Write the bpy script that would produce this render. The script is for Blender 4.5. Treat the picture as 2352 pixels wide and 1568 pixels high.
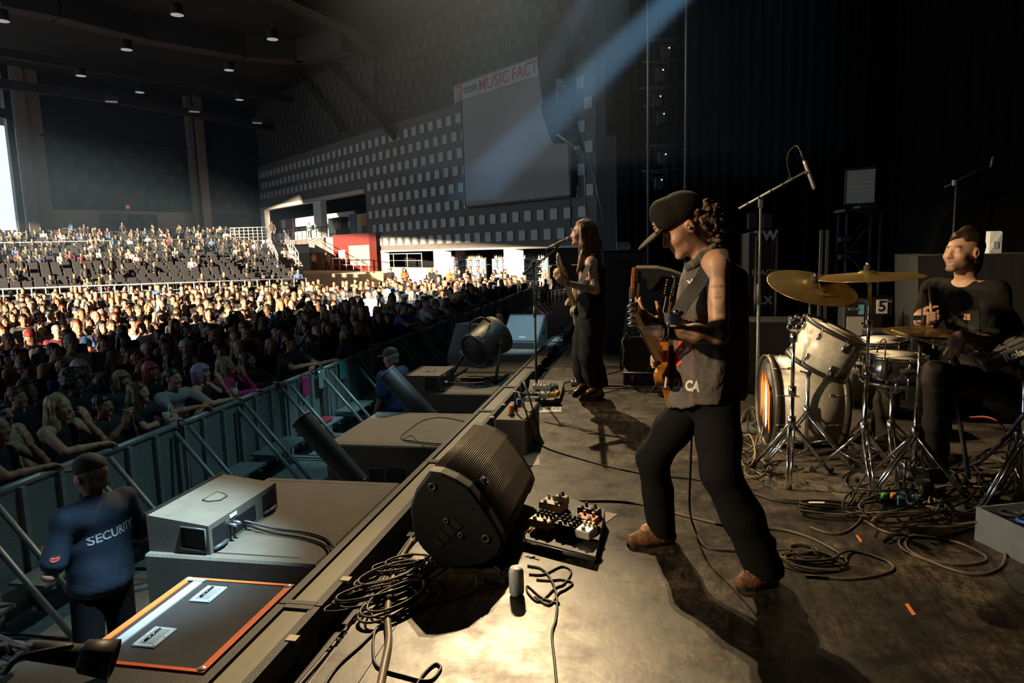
import bpy, bmesh, math, random
import numpy as np
from math import sin, cos, pi, radians, sqrt, atan2
from mathutils import Vector, Matrix

for _o in list(bpy.data.objects):
    bpy.data.objects.remove(_o, do_unlink=True)
SC = bpy.context.scene
COL = SC.collection
random.seed(7)
RNG = np.random.RandomState(7)

# ---------------------------------------------------------------- camera
# world: +Y runs along the stage edge away from the camera, +X upstage, stage floor z = 0
FPX, HC = 1600.0, 1.53
_a, _p, _r = radians(11.2), radians(7.75), radians(1.6)
CW = Vector((-sin(_a) * cos(_p), cos(_a) * cos(_p), -sin(_p)))
_r0 = Vector((cos(_a), sin(_a), 0)); _u0 = _r0.cross(CW)
CR = _r0 * cos(_r) - _u0 * sin(_r); CU = _u0 * cos(_r) + _r0 * sin(_r)
cam_d = bpy.data.cameras.new('camera'); cam = bpy.data.objects.new('camera', cam_d); COL.objects.link(cam)
cam_d.sensor_width = 36.0; cam_d.lens = 36.0 * FPX / 2352.0
cam_d.clip_start = 0.05; cam_d.clip_end = 600
cam.matrix_world = Matrix(((CR.x, CU.x, -CW.x, 0), (CR.y, CU.y, -CW.y, 0), (CR.z, CU.z, -CW.z, HC), (0, 0, 0, 1)))
SC.camera = cam
def _ray(x, y): return CW + CR * ((x - 1176) / FPX) - CU * ((y - 784) / FPX)
def P(x, y, z=0.0):                       # pixel -> point on the horizontal plane at height z
    d = _ray(x, y); t = (z - HC) / d.z
    return Vector((d.x * t, d.y * t, z))
def D(x, y, Y):                           # pixel -> point in the vertical plane at distance Y along the stage edge
    d = _ray(x, y); t = Y / d.y
    return Vector((d.x * t, Y, HC + d.z * t))
def PL(x, y, pt, n):                      # pixel -> point on a plane through pt with normal n
    d = _ray(x, y); o = Vector((0, 0, HC)); t = (Vector(pt) - o).dot(n) / d.dot(n)
    return o + d * t

# ---------------------------------------------------------------- view, world, sun, stage light
vs = SC.view_settings
vs.view_transform = 'Standard'; vs.look = 'None'; vs.gamma = 1.0; vs.use_curve_mapping = False
vs.exposure = 0.0
SC.cycles.use_denoising = True
SC.cycles.max_bounces = 5; SC.cycles.diffuse_bounces = 3; SC.cycles.glossy_bounces = 3
SC.cycles.volume_bounces = 0; SC.cycles.transmission_bounces = 4; SC.cycles.transparent_max_bounces = 8
SC.cycles.caustics_reflective = False; SC.cycles.caustics_refractive = False
SC.cycles.sample_clamp_indirect = 4.0
SC.cycles.volume_step_rate = 4.0
W_ = bpy.data.worlds.new('sky'); SC.world = W_; W_.use_nodes = True
_bg = W_.node_tree.nodes['Background']; _bg.inputs[0].default_value = (0.62, 0.80, 1.0, 1); _bg.inputs[1].default_value = 1.5

def light(kind, name, loc, target=None, energy=100, color=(1, 1, 1), size=0.1, spot=30, blend=0.4):
    d = bpy.data.lights.new(name, kind); o = bpy.data.objects.new(name, d); COL.objects.link(o)
    o.location = loc; d.energy = energy; d.color = color
    if kind == 'SUN': d.angle = radians(0.6)
    elif kind == 'SPOT': d.spot_size = radians(spot); d.spot_blend = blend; d.shadow_soft_size = size
    elif kind == 'AREA': d.size = size
    else: d.shadow_soft_size = size
    if target is not None:
        v = Vector(target) - Vector(loc); o.rotation_euler = v.to_track_quat('-Z', 'Y').to_euler()
    return o
WARM = (1.0, 0.74, 0.42); COOL = (0.55, 0.85, 1.0)
SUNDIR = Vector((0.277, 0.96, -0.144))
light('SUN', 'sun_light', (-30, -60, 30), Vector((-30, -60, 30)) + SUNDIR, 22.0, (1.0, 0.80, 0.56))
# front of house spots (warm), hung high over the audience
light('SPOT', 'front_spot', (-4.6, 17.6, 12.6), (-0.9, 4.2, 0), 11000, WARM, 0.09, 30, 0.8)
light('SPOT', 'front_spot', (-4.1, 18.1, 12.6), (-0.6, 1.2, 0), 22000, WARM, 0.09, 10, 1.0)
light('SPOT', 'front_spot', (-15.0, 7.5, 7.0), (-0.2, 6.3, 1.3), 14000, WARM, 0.2, 15, 0.9)
light('SPOT', 'front_spot', (-9.0, 10.0, 7.5), (1.15, 5.0, 0.35), 8000, WARM, 0.15, 8, 0.6)  # extra spot added to brighten the drum kit
light('SPOT', 'front_spot', (-9.5, -2.6, 5.2), (0.7, 4.1, 1.2), 7000, WARM, 0.2, 20, 0.8)
# cool spots on the truss above the stage: beams through the haze, pools on the pit and the subwoofers
_b0, _b1 = D(1545, 0, 11.8), D(1130, 400, 15.5)
light('SPOT', 'beam_spot', _b0 - (_b1 - _b0) * .75, _b1, 85000, (0.42, 0.78, 1.0), 0.08, 6.5, 0.6)
_b0, _b1 = D(1340, 0, 12.5), D(1180, 300, 15.0)
light('SPOT', 'beam_spot', _b0 - (_b1 - _b0) * .9, _b1, 14000, (0.6, 0.8, 1.0), 0.08, 8, 0.9)
light('SPOT', 'pit_spot', (0.5, 5.5, 9.0), (-3.05, 6.75, -0.1), 6000, COOL, 0.08, 8, 0.9)
light('SPOT', 'pit_spot', (0.5, 3.0, 8.5), (-2.72, 3.0, -0.1), 20000, COOL, 0.08, 12, 0.9)
light('SPOT', 'pit_spot', (0.8, 8.0, 8.5), (-2.0, 11.0, 0.2), 8000, COOL, 0.1, 10, 0.9)
light('SPOT', 'pit_spot', (0.5, 9.0, 9.0), (-4.5, 10.2, -1.2), 4000, (0.45, 0.85, 0.95), 0.12, 16, 1.0)
light('SPOT', 'pit_spot', (0.5, 8.0, 9.0), (-4.0, 6.4, -1.0), 950, (0.45, 0.85, 0.95), 0.12, 40, 0.9)

# ---------------------------------------------------------------- materials
MATS = {}
def mat(name, col, rough=0.6, metal=0.0, bump=0.0, bscale=40.0, var=0.0, vscale=6.0, col2=None, emit=None, estr=0.0,
        spec=0.5, trans=0.0, coat=0.0, attr=None, sheen=0.0, detail=4.0, stretch=None, alpha=1.0):
    if name in MATS: return MATS[name]
    m = bpy.data.materials.new(name); m.use_nodes = True; MATS[name] = m
    nt = m.node_tree; b = nt.nodes['Principled BSDF']; L = nt.links
    b.inputs['Base Color'].default_value = (*col, 1); b.inputs['Roughness'].default_value = rough
    b.inputs['Metallic'].default_value = metal; b.inputs['Specular IOR Level'].default_value = spec
    b.inputs['Transmission Weight'].default_value = trans; b.inputs['Coat Weight'].default_value = coat
    b.inputs['Sheen Weight'].default_value = sheen; b.inputs['Alpha'].default_value = alpha
    if emit is not None:
        b.inputs['Emission Color'].default_value = (*emit, 1); b.inputs['Emission Strength'].default_value = estr
    m.diffuse_color = (*col, 1)
    vec = None
    if bump or var:
        tc = nt.nodes.new('ShaderNodeTexCoord'); vec = tc.outputs['Object']
        if stretch:
            mp = nt.nodes.new('ShaderNodeMapping'); mp.inputs['Scale'].default_value = stretch
            L.new(vec, mp.inputs[0]); vec = mp.outputs[0]
    if var:
        n = nt.nodes.new('ShaderNodeTexNoise'); n.inputs['Scale'].default_value = vscale; n.inputs['Detail'].default_value = detail
        n.inputs['Roughness'].default_value = 0.65; L.new(vec, n.inputs[0])
        r = nt.nodes.new('ShaderNodeValToRGB'); r.color_ramp.elements[0].position = 0.35; r.color_ramp.elements[1].position = 0.68
        c2 = col2 or tuple(max(0, c * (1 - var)) for c in col)
        r.color_ramp.elements[0].color = (*c2, 1); r.color_ramp.elements[1].color = (*col, 1)
        L.new(n.outputs[0], r.inputs[0]); L.new(r.outputs[0], b.inputs['Base Color'])
    if attr:
        a = nt.nodes.new('ShaderNodeVertexColor'); a.layer_name = attr
        if var:
            mx = nt.nodes.new('ShaderNodeMix'); mx.data_type = 'RGBA'; mx.blend_type = 'MULTIPLY'; mx.inputs[0].default_value = 1.0
            L.new(a.outputs[0], mx.inputs[6]); L.new(r.outputs[0], mx.inputs[7]); L.new(mx.outputs[2], b.inputs['Base Color'])
        else: L.new(a.outputs[0], b.inputs['Base Color'])
    if bump:
        n2 = nt.nodes.new('ShaderNodeTexNoise'); n2.inputs['Scale'].default_value = bscale; n2.inputs['Detail'].default_value = 3.0
        L.new(vec, n2.inputs[0])
        bp = nt.nodes.new('ShaderNodeBump'); bp.inputs['Strength'].default_value = bump; bp.inputs['Distance'].default_value = 0.02
        L.new(n2.outputs[0], bp.inputs['Height']); L.new(bp.outputs[0], b.inputs['Normal'])
    return m

# ---------------------------------------------------------------- mesh builder
class MB:
    def __init__(s): s.v = []; s.f = []; s.m = []; s.cur = 0; s.sm = []
    def add(s, verts, faces, smooth=False):
        o = len(s.v); s.v += [tuple(v) for v in verts]; s.f += [tuple(i + o for i in f) for f in faces]
        s.m += [s.cur] * len(faces); s.sm += [smooth] * len(faces); return s
    def mi(s, i): s.cur = i; return s
    def box(s, c, size, M=None):
        c = Vector(c); h = [x / 2 for x in size]
        vs_ = [Vector((x * h[0], y * h[1], z * h[2])) for z in (-1, 1) for y in (-1, 1) for x in (-1, 1)]
        if M is not None: vs_ = [M @ v for v in vs_]
        return s.add([v + c for v in vs_], [(0, 2, 3, 1), (4, 5, 7, 6), (0, 1, 5, 4), (2, 6, 7, 3), (0, 4, 6, 2), (1, 3, 7, 5)])
    def bb(s, x0, x1, y0, y1, z0, z1): return s.box(((x0 + x1) / 2, (y0 + y1) / 2, (z0 + z1) / 2), (x1 - x0, y1 - y0, z1 - z0))
    def rbox(s, c, size, r=0.01, M=None):          # box with chamfered edges
        c = Vector(c); h = Vector(size) / 2; r = min(r, min(size) * 0.45); vs_ = []; fs = []
        idx = {}
        for sx in (-1, 1):
            for sy in (-1, 1):
                for sz in (-1, 1):
                    for ax in range(3):
                        p = [sx * (h.x - r), sy * (h.y - r), sz * (h.z - r)]; p[ax] = (sx, sy, sz)[ax] * h[ax]
                        idx[(sx, sy, sz, ax)] = len(vs_); vs_.append(Vector(p))
        I = idx
        for sg in (-1, 1):
            for ax, (b1, b2) in ((0, (1, 2)), (1, (2, 0)), (2, (0, 1))):
                def key(a, b):
                    k = [0, 0, 0]; k[ax] = sg; k[b1] = a; k[b2] = b; return I[(k[0], k[1], k[2], ax)]
                q = [key(-1, -1), key(1, -1), key(1, 1), key(-1, 1)]; fs.append(tuple(q if sg > 0 else q[::-1]))
        for ax, (b1, b2) in ((0, (1, 2)), (1, (2, 0)), (2, (0, 1))):
            for s1 in (-1, 1):
                for s2 in (-1, 1):
                    def k2(a, which):
                        k = [0, 0, 0]; k[ax] = a; k[b1] = s1; k[b2] = s2; return I[(k[0], k[1], k[2], which)]
                    q = [k2(-1, b1), k2(1, b1), k2(1, b2), k2(-1, b2)]
                    fs.append(tuple(q[::-1] if s1 * s2 > 0 else q))
        for sx in (-1, 1):
            for sy in (-1, 1):
                for sz in (-1, 1):
                    t = [I[(sx, sy, sz, 0)], I[(sx, sy, sz, 1)], I[(sx, sy, sz, 2)]]; fs.append(tuple(t if sx * sy * sz > 0 else t[::-1]))
        if M is not None: vs_ = [M @ v for v in vs_]
        return s.add([v + c for v in vs_], fs)
    def cyl(s, a, b, r1, r2=None, n=12, cap=True, smooth=True):
        r2 = r1 if r2 is None else r2; a = Vector(a); b = Vector(b); d = (b - a)
        if d.length < 1e-7: return s
        d.normalize(); t = Vector((0, 0, 1)) if abs(d.z) < 0.9 else Vector((1, 0, 0)); u = d.cross(t).normalized(); w = d.cross(u)
        ring = lambda c, r: [c + u * (r * cos(2 * pi * i / n)) + w * (r * sin(2 * pi * i / n)) for i in range(n)]
        s.add(ring(a, r1) + ring(b, r2), [(i, (i + 1) % n, n + (i + 1) % n, n + i)[::-1] for i in range(n)], smooth)
        if cap:
            o = len(s.v) - 2 * n
            s.f += [tuple(o + i for i in range(n)), tuple(o + n + i for i in reversed(range(n)))]; s.m += [s.cur] * 2; s.sm += [False] * 2
        return s
    def tube(s, pts, r, n=8, closed=False, smooth=True):
        pts = [Vector(p) for p in pts]; N = len(pts); rr = r if hasattr(r, '__len__') else [r] * N
        vs_ = []; pu = None
        for i, p in enumerate(pts):
            if closed: d = pts[(i + 1) % N] - pts[i - 1]
            else: d = pts[min(i + 1, N - 1)] - pts[max(i - 1, 0)]
            if d.length < 1e-9: d = Vector((0, 0, 1))
            d.normalize()
            if pu is None:
                t = Vector((0, 0, 1)) if abs(d.z) < 0.9 else Vector((1, 0, 0)); pu = d.cross(t).normalized()
            else:
                pu = pu - d * pu.dot(d)
                pu = pu.normalized() if pu.length > 1e-6 else d.cross(Vector((0.3, 0.5, 0.8))).normalized()
            w = d.cross(pu)
            vs_ += [p + pu * (rr[i] * cos(2 * pi * k / n)) + w * (rr[i] * sin(2 * pi * k / n)) for k in range(n)]
        fs = []
        for i in range(N if closed else N - 1):
            j = (i + 1) % N
            fs += [(i * n + k, i * n + (k + 1) % n, j * n + (k + 1) % n, j * n + k) for k in range(n)]
        if not closed: fs += [tuple(range(n))[::-1], tuple((N - 1) * n + k for k in range(n))]
        return s.add(vs_, fs, smooth)
    def lathe(s, prof, n=24, M=None, smooth=True, close=False):   # prof: list of (r, z)
        vs_ = []; 
        for r, z in prof: vs_ += [Vector((r * cos(2 * pi * k / n), r * sin(2 * pi * k / n), z)) for k in range(n)]
        m = len(prof); fs = []
        for i in range(m - 1 + (1 if close else 0)):
            j = (i + 1) % m
            fs += [(i * n + k, i * n + (k + 1) % n, j * n + (k + 1) % n, j * n + k) for k in range(n)]
        if not close:
            if prof[0][0] > 1e-5: fs.append(tuple(range(n))[::-1])
            if prof[-1][0] > 1e-5: fs.append(tuple((m - 1) * n + k for k in range(n)))
        if M is not None: vs_ = [M @ v for v in vs_]
        return s.add(vs_, fs, smooth)
    def prism(s, poly, ax, a, b):          # poly of 2-D points, extruded along world axis ax from a to b
        n = len(poly)
        def pt(p, t):
            q = list(p); q.insert(ax, t); return q
        vs_ = [pt(p, a) for p in poly] + [pt(p, b) for p in poly]
        fs = [tuple(range(n))[::-1], tuple(range(n, 2 * n))] + [(i, (i + 1) % n, n + (i + 1) % n, n + i) for i in range(n)]
        return s.add(vs_, fs)
    def quad(s, a, b, c, d): return s.add([a, b, c, d], [(0, 1, 2, 3)])
    def slab(s, pts, n, t):                # thin plate: polygon pts thickened by t along n
        n = Vector(n).normalized() * t; pts = [Vector(p) for p in pts]; k = len(pts)
        return s.add(pts + [p + n for p in pts], [tuple(range(k))[::-1], tuple(range(k, 2 * k))] + [(i, (i + 1) % k, k + (i + 1) % k, k + i) for i in range(k)])
    def ell(s, c, r, n=12, m=8, M=None):
        prof = [(max(1e-6, sin(pi * i / m)), -cos(pi * i / m)) for i in range(m + 1)]
        T = Matrix.Translation(c) @ (M.to_4x4() if M is not None else Matrix()) @ Matrix.Diagonal((*r, 1))
        return s.lathe(prof, n, T)
    def mesh(s, name, mats, origin=(0, 0, 0)):
        me = bpy.data.meshes.new(name); o = Vector(origin)
        me.from_pydata([Vector(v) - o for v in s.v], [], s.f)
        for m_ in (mats if isinstance(mats, (list, tuple)) else [mats]): me.materials.append(m_)
        me.polygons.foreach_set('material_index', s.m); me.polygons.foreach_set('use_smooth', s.sm)
        bm = bmesh.new(); bm.from_mesh(me); bmesh.ops.recalc_face_normals(bm, faces=bm.faces); bm.to_mesh(me); bm.free()
        me.update(); return me
    def build(s, name, mats, parent=None, origin=None):
        if origin is None: origin = parent.get('_o', (0, 0, 0)) if parent is not None else (0, 0, 0)
        me = s.mesh(name, mats, origin)
        return link(name, me, parent, origin if parent is None else (0, 0, 0))
_PO = {}
def link(name, data, parent=None, loc=(0, 0, 0)):
    o = bpy.data.objects.new(name, data); COL.objects.link(o); o.location = loc
    if parent is not None: o.parent = parent
    return o
def tag(o, label=None, cat=None, group=None, kind=None):
    if label: o['label'] = label
    if cat: o['category'] = cat
    if group: o['group'] = group
    if kind: o['kind'] = kind
    return o
class Thing:
    """An Empty at the thing's base; parts given in world coordinates (world=True) or in local ones."""
    def __init__(s, name, label, cat, loc=(0, 0, 0), rz=0.0, group=None, world=True, rot=None):
        s.o = bpy.data.objects.new(name, None); COL.objects.link(s.o); s.o.empty_display_size = 0.1
        s.o.location = loc; s.o.rotation_euler = rot if rot is not None else (0, 0, rz)
        s.org = Vector(loc) if world else Vector((0, 0, 0)); tag(s.o, label, cat, group)
    def part(s, name, mb, mats, label=None, parent=None, kind=None):
        me = mb.mesh(name, mats, s.org) if isinstance(mb, MB) else mb
        o = link(name, me, parent or s.o)
        if label: o['label'] = label
        if kind: o['kind'] = kind
        return o
def solo(name, mb, mats, label, cat, base, group=None, kind=None):
    o = mb.build(name, mats, None, base); return tag(o, label, cat, group, kind)
def copy_tree(o, parent=None):
    c = o.copy(); COL.objects.link(c)
    if parent is not None: c.parent = parent
    for ch in o.children:
        k = ch.copy(); COL.objects.link(k); k.parent = c
        for g in ch.children:
            q = g.copy(); COL.objects.link(q); q.parent = k
    return c
def struct(name, mb, mats, parent=None, org=(0, 0, 0), label=None):
    o = mb.build(name, mats, parent, org)
    if parent is None: o['kind'] = 'structure'
    if label: o['label'] = label
    return o
def bez(pts, per=8):                        # Catmull-Rom through the points
    pts = [Vector(p) for p in pts]; out = []
    q = [pts[0] * 2 - pts[1]] + pts + [pts[-1] * 2 - pts[-2]]
    for i in range(1, len(q) - 2):
        p0, p1, p2, p3 = q[i - 1:i + 3]
        for k in range(per):
            t = k / per
            out.append(0.5 * ((2 * p1) + (p2 - p0) * t + (2 * p0 - 5 * p1 + 4 * p2 - p3) * t * t + (3 * p1 - p0 - 3 * p2 + p3) * t ** 3))
    out.append(pts[-1]); return out
def basis(d, up=(0, 0, 1)):
    d = Vector(d).normalized(); x = d.cross(Vector(up))
    if x.length < 1e-4: x = d.cross(Vector((1, 0, 0)))
    x.normalize(); u = x.cross(d); return x, d, u     # right, forward, up
def frame(c, x, y, z):
    return Matrix(((x[0], y[0], z[0], c[0]), (x[1], y[1], z[1], c[1]), (x[2], y[2], z[2], c[2]), (0, 0, 0, 1)))
_FONTCACHE = {}
def text_mesh(txt, size, depth=0.002, bold=0.0, align='CENTER', spacing=1.0):
    cu = bpy.data.curves.new('txt', 'FONT'); cu.body = txt; cu.size = size; cu.extrude = depth; cu.align_x = align; cu.align_y = 'CENTER'
    cu.offset = bold; cu.resolution_u = 3; cu.space_character = spacing
    ob = bpy.data.objects.new('txt', cu); COL.objects.link(ob)
    dg = bpy.context.evaluated_depsgraph_get(); me = bpy.data.meshes.new_from_object(ob.evaluated_get(dg))
    vs_ = [v.co.copy() for v in me.vertices]; fs = [tuple(p.vertices) for p in me.polygons]
    bpy.data.objects.remove(ob); bpy.data.curves.remove(cu); bpy.data.meshes.remove(me)
    return vs_, fs
def text_mb(txt, size, M, depth=0.002, bold=0.0, align='CENTER', sx=1.0, shear=0.0, fn=None, spacing=1.0):
    vs_, fs = text_mesh(txt, size, depth, bold, align, spacing); mb = MB()
    vs_ = [Vector((v.x * sx + v.y * shear, v.y, v.z)) for v in vs_]
    if fn: vs_ = [fn(v) for v in vs_]
    mb.add([M @ v for v in vs_], fs); return mb

# ---------------------------------------------------------------- implicit surfaces: bodies, heads, hands, cloth
class SDF:
    def __init__(s): s.p = []
    def cap(s, a, b, ra, rb=None, k=0.02, op=1): s.p.append(('c', np.array(a, float), np.array(b, float), ra, ra if rb is None else rb, k, op)); return s
    def ell(s, c, r, R=None, k=0.02, op=1):
        R = np.eye(3) if R is None else np.array(R, float); s.p.append(('e', np.array(c, float), np.array(r, float), R, None, k, op)); return s
    def chain(s, pts, rs, k=0.02, op=1):
        for i in range(len(pts) - 1): s.cap(pts[i], pts[i + 1], rs[i], rs[i + 1], k, op)
        return s
    def box(s, c, h, R=None, rd=0.01, k=0.01, op=1):
        R = np.eye(3) if R is None else np.array(R, float); s.p.append(('b', np.array(c, float), np.array(h, float), R, rd, k, op)); return s
    def plane(s, pt, n, lo=None, hi=None):     # keep the side n points away from
        n = np.array(n, float); n /= np.linalg.norm(n); s.p.append(('p', np.array(pt, float), n, lo, hi, 0, 0)); return s
    def mesh(s, res, noise=None, smooth_it=0):
        lo = np.full(3, 1e9); hi = -lo
        for q in s.p:
            if q[6] != 1: continue
            if q[0] == 'c':
                r = max(q[3], q[4]); lo = np.minimum(lo, np.minimum(q[1], q[2]) - r); hi = np.maximum(hi, np.maximum(q[1], q[2]) + r)
            else:
                r = np.max(q[2]) * (1.75 if q[0] == 'b' else 1); lo = np.minimum(lo, q[1] - r); hi = np.maximum(hi, q[1] + r)
        lo -= 3 * res; hi += 3 * res
        n = np.ceil((hi - lo) / res).astype(int) + 1
        F = np.full(n, 0.5, np.float32)
        ax = [lo[i] + res * np.arange(n[i]) for i in range(3)]
        for q in s.p:
            t, op, k = q[0], q[6], q[5]
            if t == 'p':
                i0 = [0, 0, 0]; i1 = list(n)
                if q[3] is not None:
                    i0 = [max(0, int((q[3][i] - lo[i]) / res)) for i in range(3)]; i1 = [min(n[i], int((q[4][i] - lo[i]) / res) + 1) for i in range(3)]
                sl = tuple(slice(i0[i], i1[i]) for i in range(3))
                X, Y, Z = np.meshgrid(*[ax[i][i0[i]:i1[i]] for i in range(3)], indexing='ij', sparse=True)
                d = (X - q[1][0]) * q[2][0] + (Y - q[1][1]) * q[2][1] + (Z - q[1][2]) * q[2][2]
                F[sl] = np.maximum(F[sl], d); continue
            if t == 'c':
                r = max(q[3], q[4]); b0 = np.minimum(q[1], q[2]) - r; b1 = np.maximum(q[1], q[2]) + r
            else:
                r = np.max(q[2]) * (1.75 if t == 'b' else 1); b0 = q[1] - r; b1 = q[1] + r
            mgn = k * 1.2 + 4 * res
            i0 = np.maximum(0, np.floor((b0 - mgn - lo) / res).astype(int)); i1 = np.minimum(n, np.ceil((b1 + mgn - lo) / res).astype(int) + 1)
            if np.any(i1 <= i0): continue
            sl = tuple(slice(i0[i], i1[i]) for i in range(3))
            X, Y, Z = np.meshgrid(*[ax[i][i0[i]:i1[i]].astype(np.float32) for i in range(3)], indexing='ij', sparse=True)
            if t == 'c':
                a, b = q[1], q[2]; ab = b - a; L2 = float(ab @ ab) + 1e-12
                h = np.clip(((X - a[0]) * ab[0] + (Y - a[1]) * ab[1] + (Z - a[2]) * ab[2]) / L2, 0, 1)
                d = np.sqrt((X - a[0] - h * ab[0]) ** 2 + (Y - a[1] - h * ab[1]) ** 2 + (Z - a[2] - h * ab[2]) ** 2) - (q[3] + (q[4] - q[3]) * h)
            else:
                c, R = q[1], q[3]; dx, dy, dz = X - c[0], Y - c[1], Z - c[2]
                u = [R[0][j] * dx + R[1][j] * dy + R[2][j] * dz for j in range(3)]
                if t == 'e':
                    k0 = np.sqrt((u[0] / q[2][0]) ** 2 + (u[1] / q[2][1]) ** 2 + (u[2] / q[2][2]) ** 2)
                    k1 = np.sqrt((u[0] / q[2][0] ** 2) ** 2 + (u[1] / q[2][1] ** 2) ** 2 + (u[2] / q[2][2] ** 2) ** 2) + 1e-9
                    d = k0 * (k0 - 1.0) / k1
                else:
                    e = [np.abs(u[j]) - (q[2][j] - q[4]) for j in range(3)]
                    d = np.sqrt(sum(np.maximum(x, 0) ** 2 for x in e)) + np.minimum(np.maximum(np.maximum(e[0], e[1]), e[2]), 0) - q[4]
            f = F[sl]
            if op == 1:
                if k > 0:
                    h = np.clip(0.5 + 0.5 * (f - d) / k, 0, 1); F[sl] = f * (1 - h) + d * h - k * h * (1 - h)
                else: F[sl] = np.minimum(f, d)
            else:
                d = -d
                if k > 0:
                    h = np.clip(0.5 - 0.5 * (f - d) / k, 0, 1); F[sl] = f * (1 - h) + d * h + k * h * (1 - h)
                else: F[sl] = np.maximum(f, d)
        if noise is not None:
            act = np.argwhere(np.abs(F) < 0.05); pts = lo + res * act
            F[tuple(act.T)] += noise(pts).astype(np.float32)
        return _nets(F, lo, res)
def _nets(F, lo, res):
    S = F < 0; n = np.array(F.shape)
    c = S[:-1, :-1, :-1].astype(np.int8)
    tot = c.copy(); tot[:] = 0
    offs = [(i, j, k) for i in (0, 1) for j in (0, 1) for k in (0, 1)]
    for i, j, k in offs: tot += S[i:n[0] - 1 + i, j:n[1] - 1 + j, k:n[2] - 1 + k]
    act = np.argwhere((tot > 0) & (tot < 8)); N = len(act)
    ids = np.full(tuple(n - 1), -1, np.int64); ids[tuple(act.T)] = np.arange(N)
    val = {o: F[act[:, 0] + o[0], act[:, 1] + o[1], act[:, 2] + o[2]] for o in offs}
    acc = np.zeros((N, 3)); cnt = np.zeros(N)
    for a in offs:
        for d in range(3):
            if a[d]: continue
            b = list(a); b[d] = 1; b = tuple(b); va, vb = val[a], val[b]; m = (va < 0) != (vb < 0)
            t = np.where(m, va / np.where(m, va - vb, 1), 0)
            p = np.tile(np.array(a, float), (N, 1)); p[:, d] += t
            acc[m] += p[m]; cnt[m] += 1
    V = lo + res * (act + acc / cnt[:, None])
    Q = []
    for d in range(3):
        e, g = [(1, 2), (2, 0), (0, 1)][d]
        s0 = [slice(1, n[i] - 1) for i in range(3)]; s0[d] = slice(0, n[d] - 1); s1 = list(s0); s1[d] = slice(1, n[d])
        A = S[tuple(s0)]; B = S[tuple(s1)]
        x = np.argwhere(A != B)
        if not len(x): continue
        off = np.array([1, 1, 1]); off[d] = 0; x = x + off
        de = np.zeros(3, int); de[e] = 1; dg = np.zeros(3, int); dg[g] = 1
        q = np.stack([ids[tuple((x - de - dg).T)], ids[tuple((x - dg).T)], ids[tuple(x.T)], ids[tuple((x - de).T)]], 1)
        inside = S[tuple(x.T)]
        q[~inside] = q[~inside][:, ::-1]
        Q.append(q)
    return V, np.concatenate(Q)
def np_mesh(name, V, Q, mats, color=None, mat_idx=None, smooth=True):
    me = bpy.data.meshes.new(name)
    me.vertices.add(len(V)); me.vertices.foreach_set('co', np.ascontiguousarray(V, np.float32).ravel())
    me.loops.add(Q.size); me.loops.foreach_set('vertex_index', np.ascontiguousarray(Q, np.int32).ravel())
    me.polygons.add(len(Q)); me.polygons.foreach_set('loop_start', np.arange(0, Q.size, 4, dtype=np.int32))
    me.polygons.foreach_set('use_smooth', np.full(len(Q), smooth))
    if mat_idx is not None: me.polygons.foreach_set('material_index', np.ascontiguousarray(mat_idx, np.int32))
    for m_ in (mats if isinstance(mats, (list, tuple)) else [mats]): me.materials.append(m_)
    me.update(calc_edges=True)
    if color is not None:
        at = me.color_attributes.new('Col', 'FLOAT_COLOR', 'POINT')
        at.data.foreach_set('color', np.concatenate([color, np.ones((len(V), 1))], 1).astype(np.float32).ravel())
    return me
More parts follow.
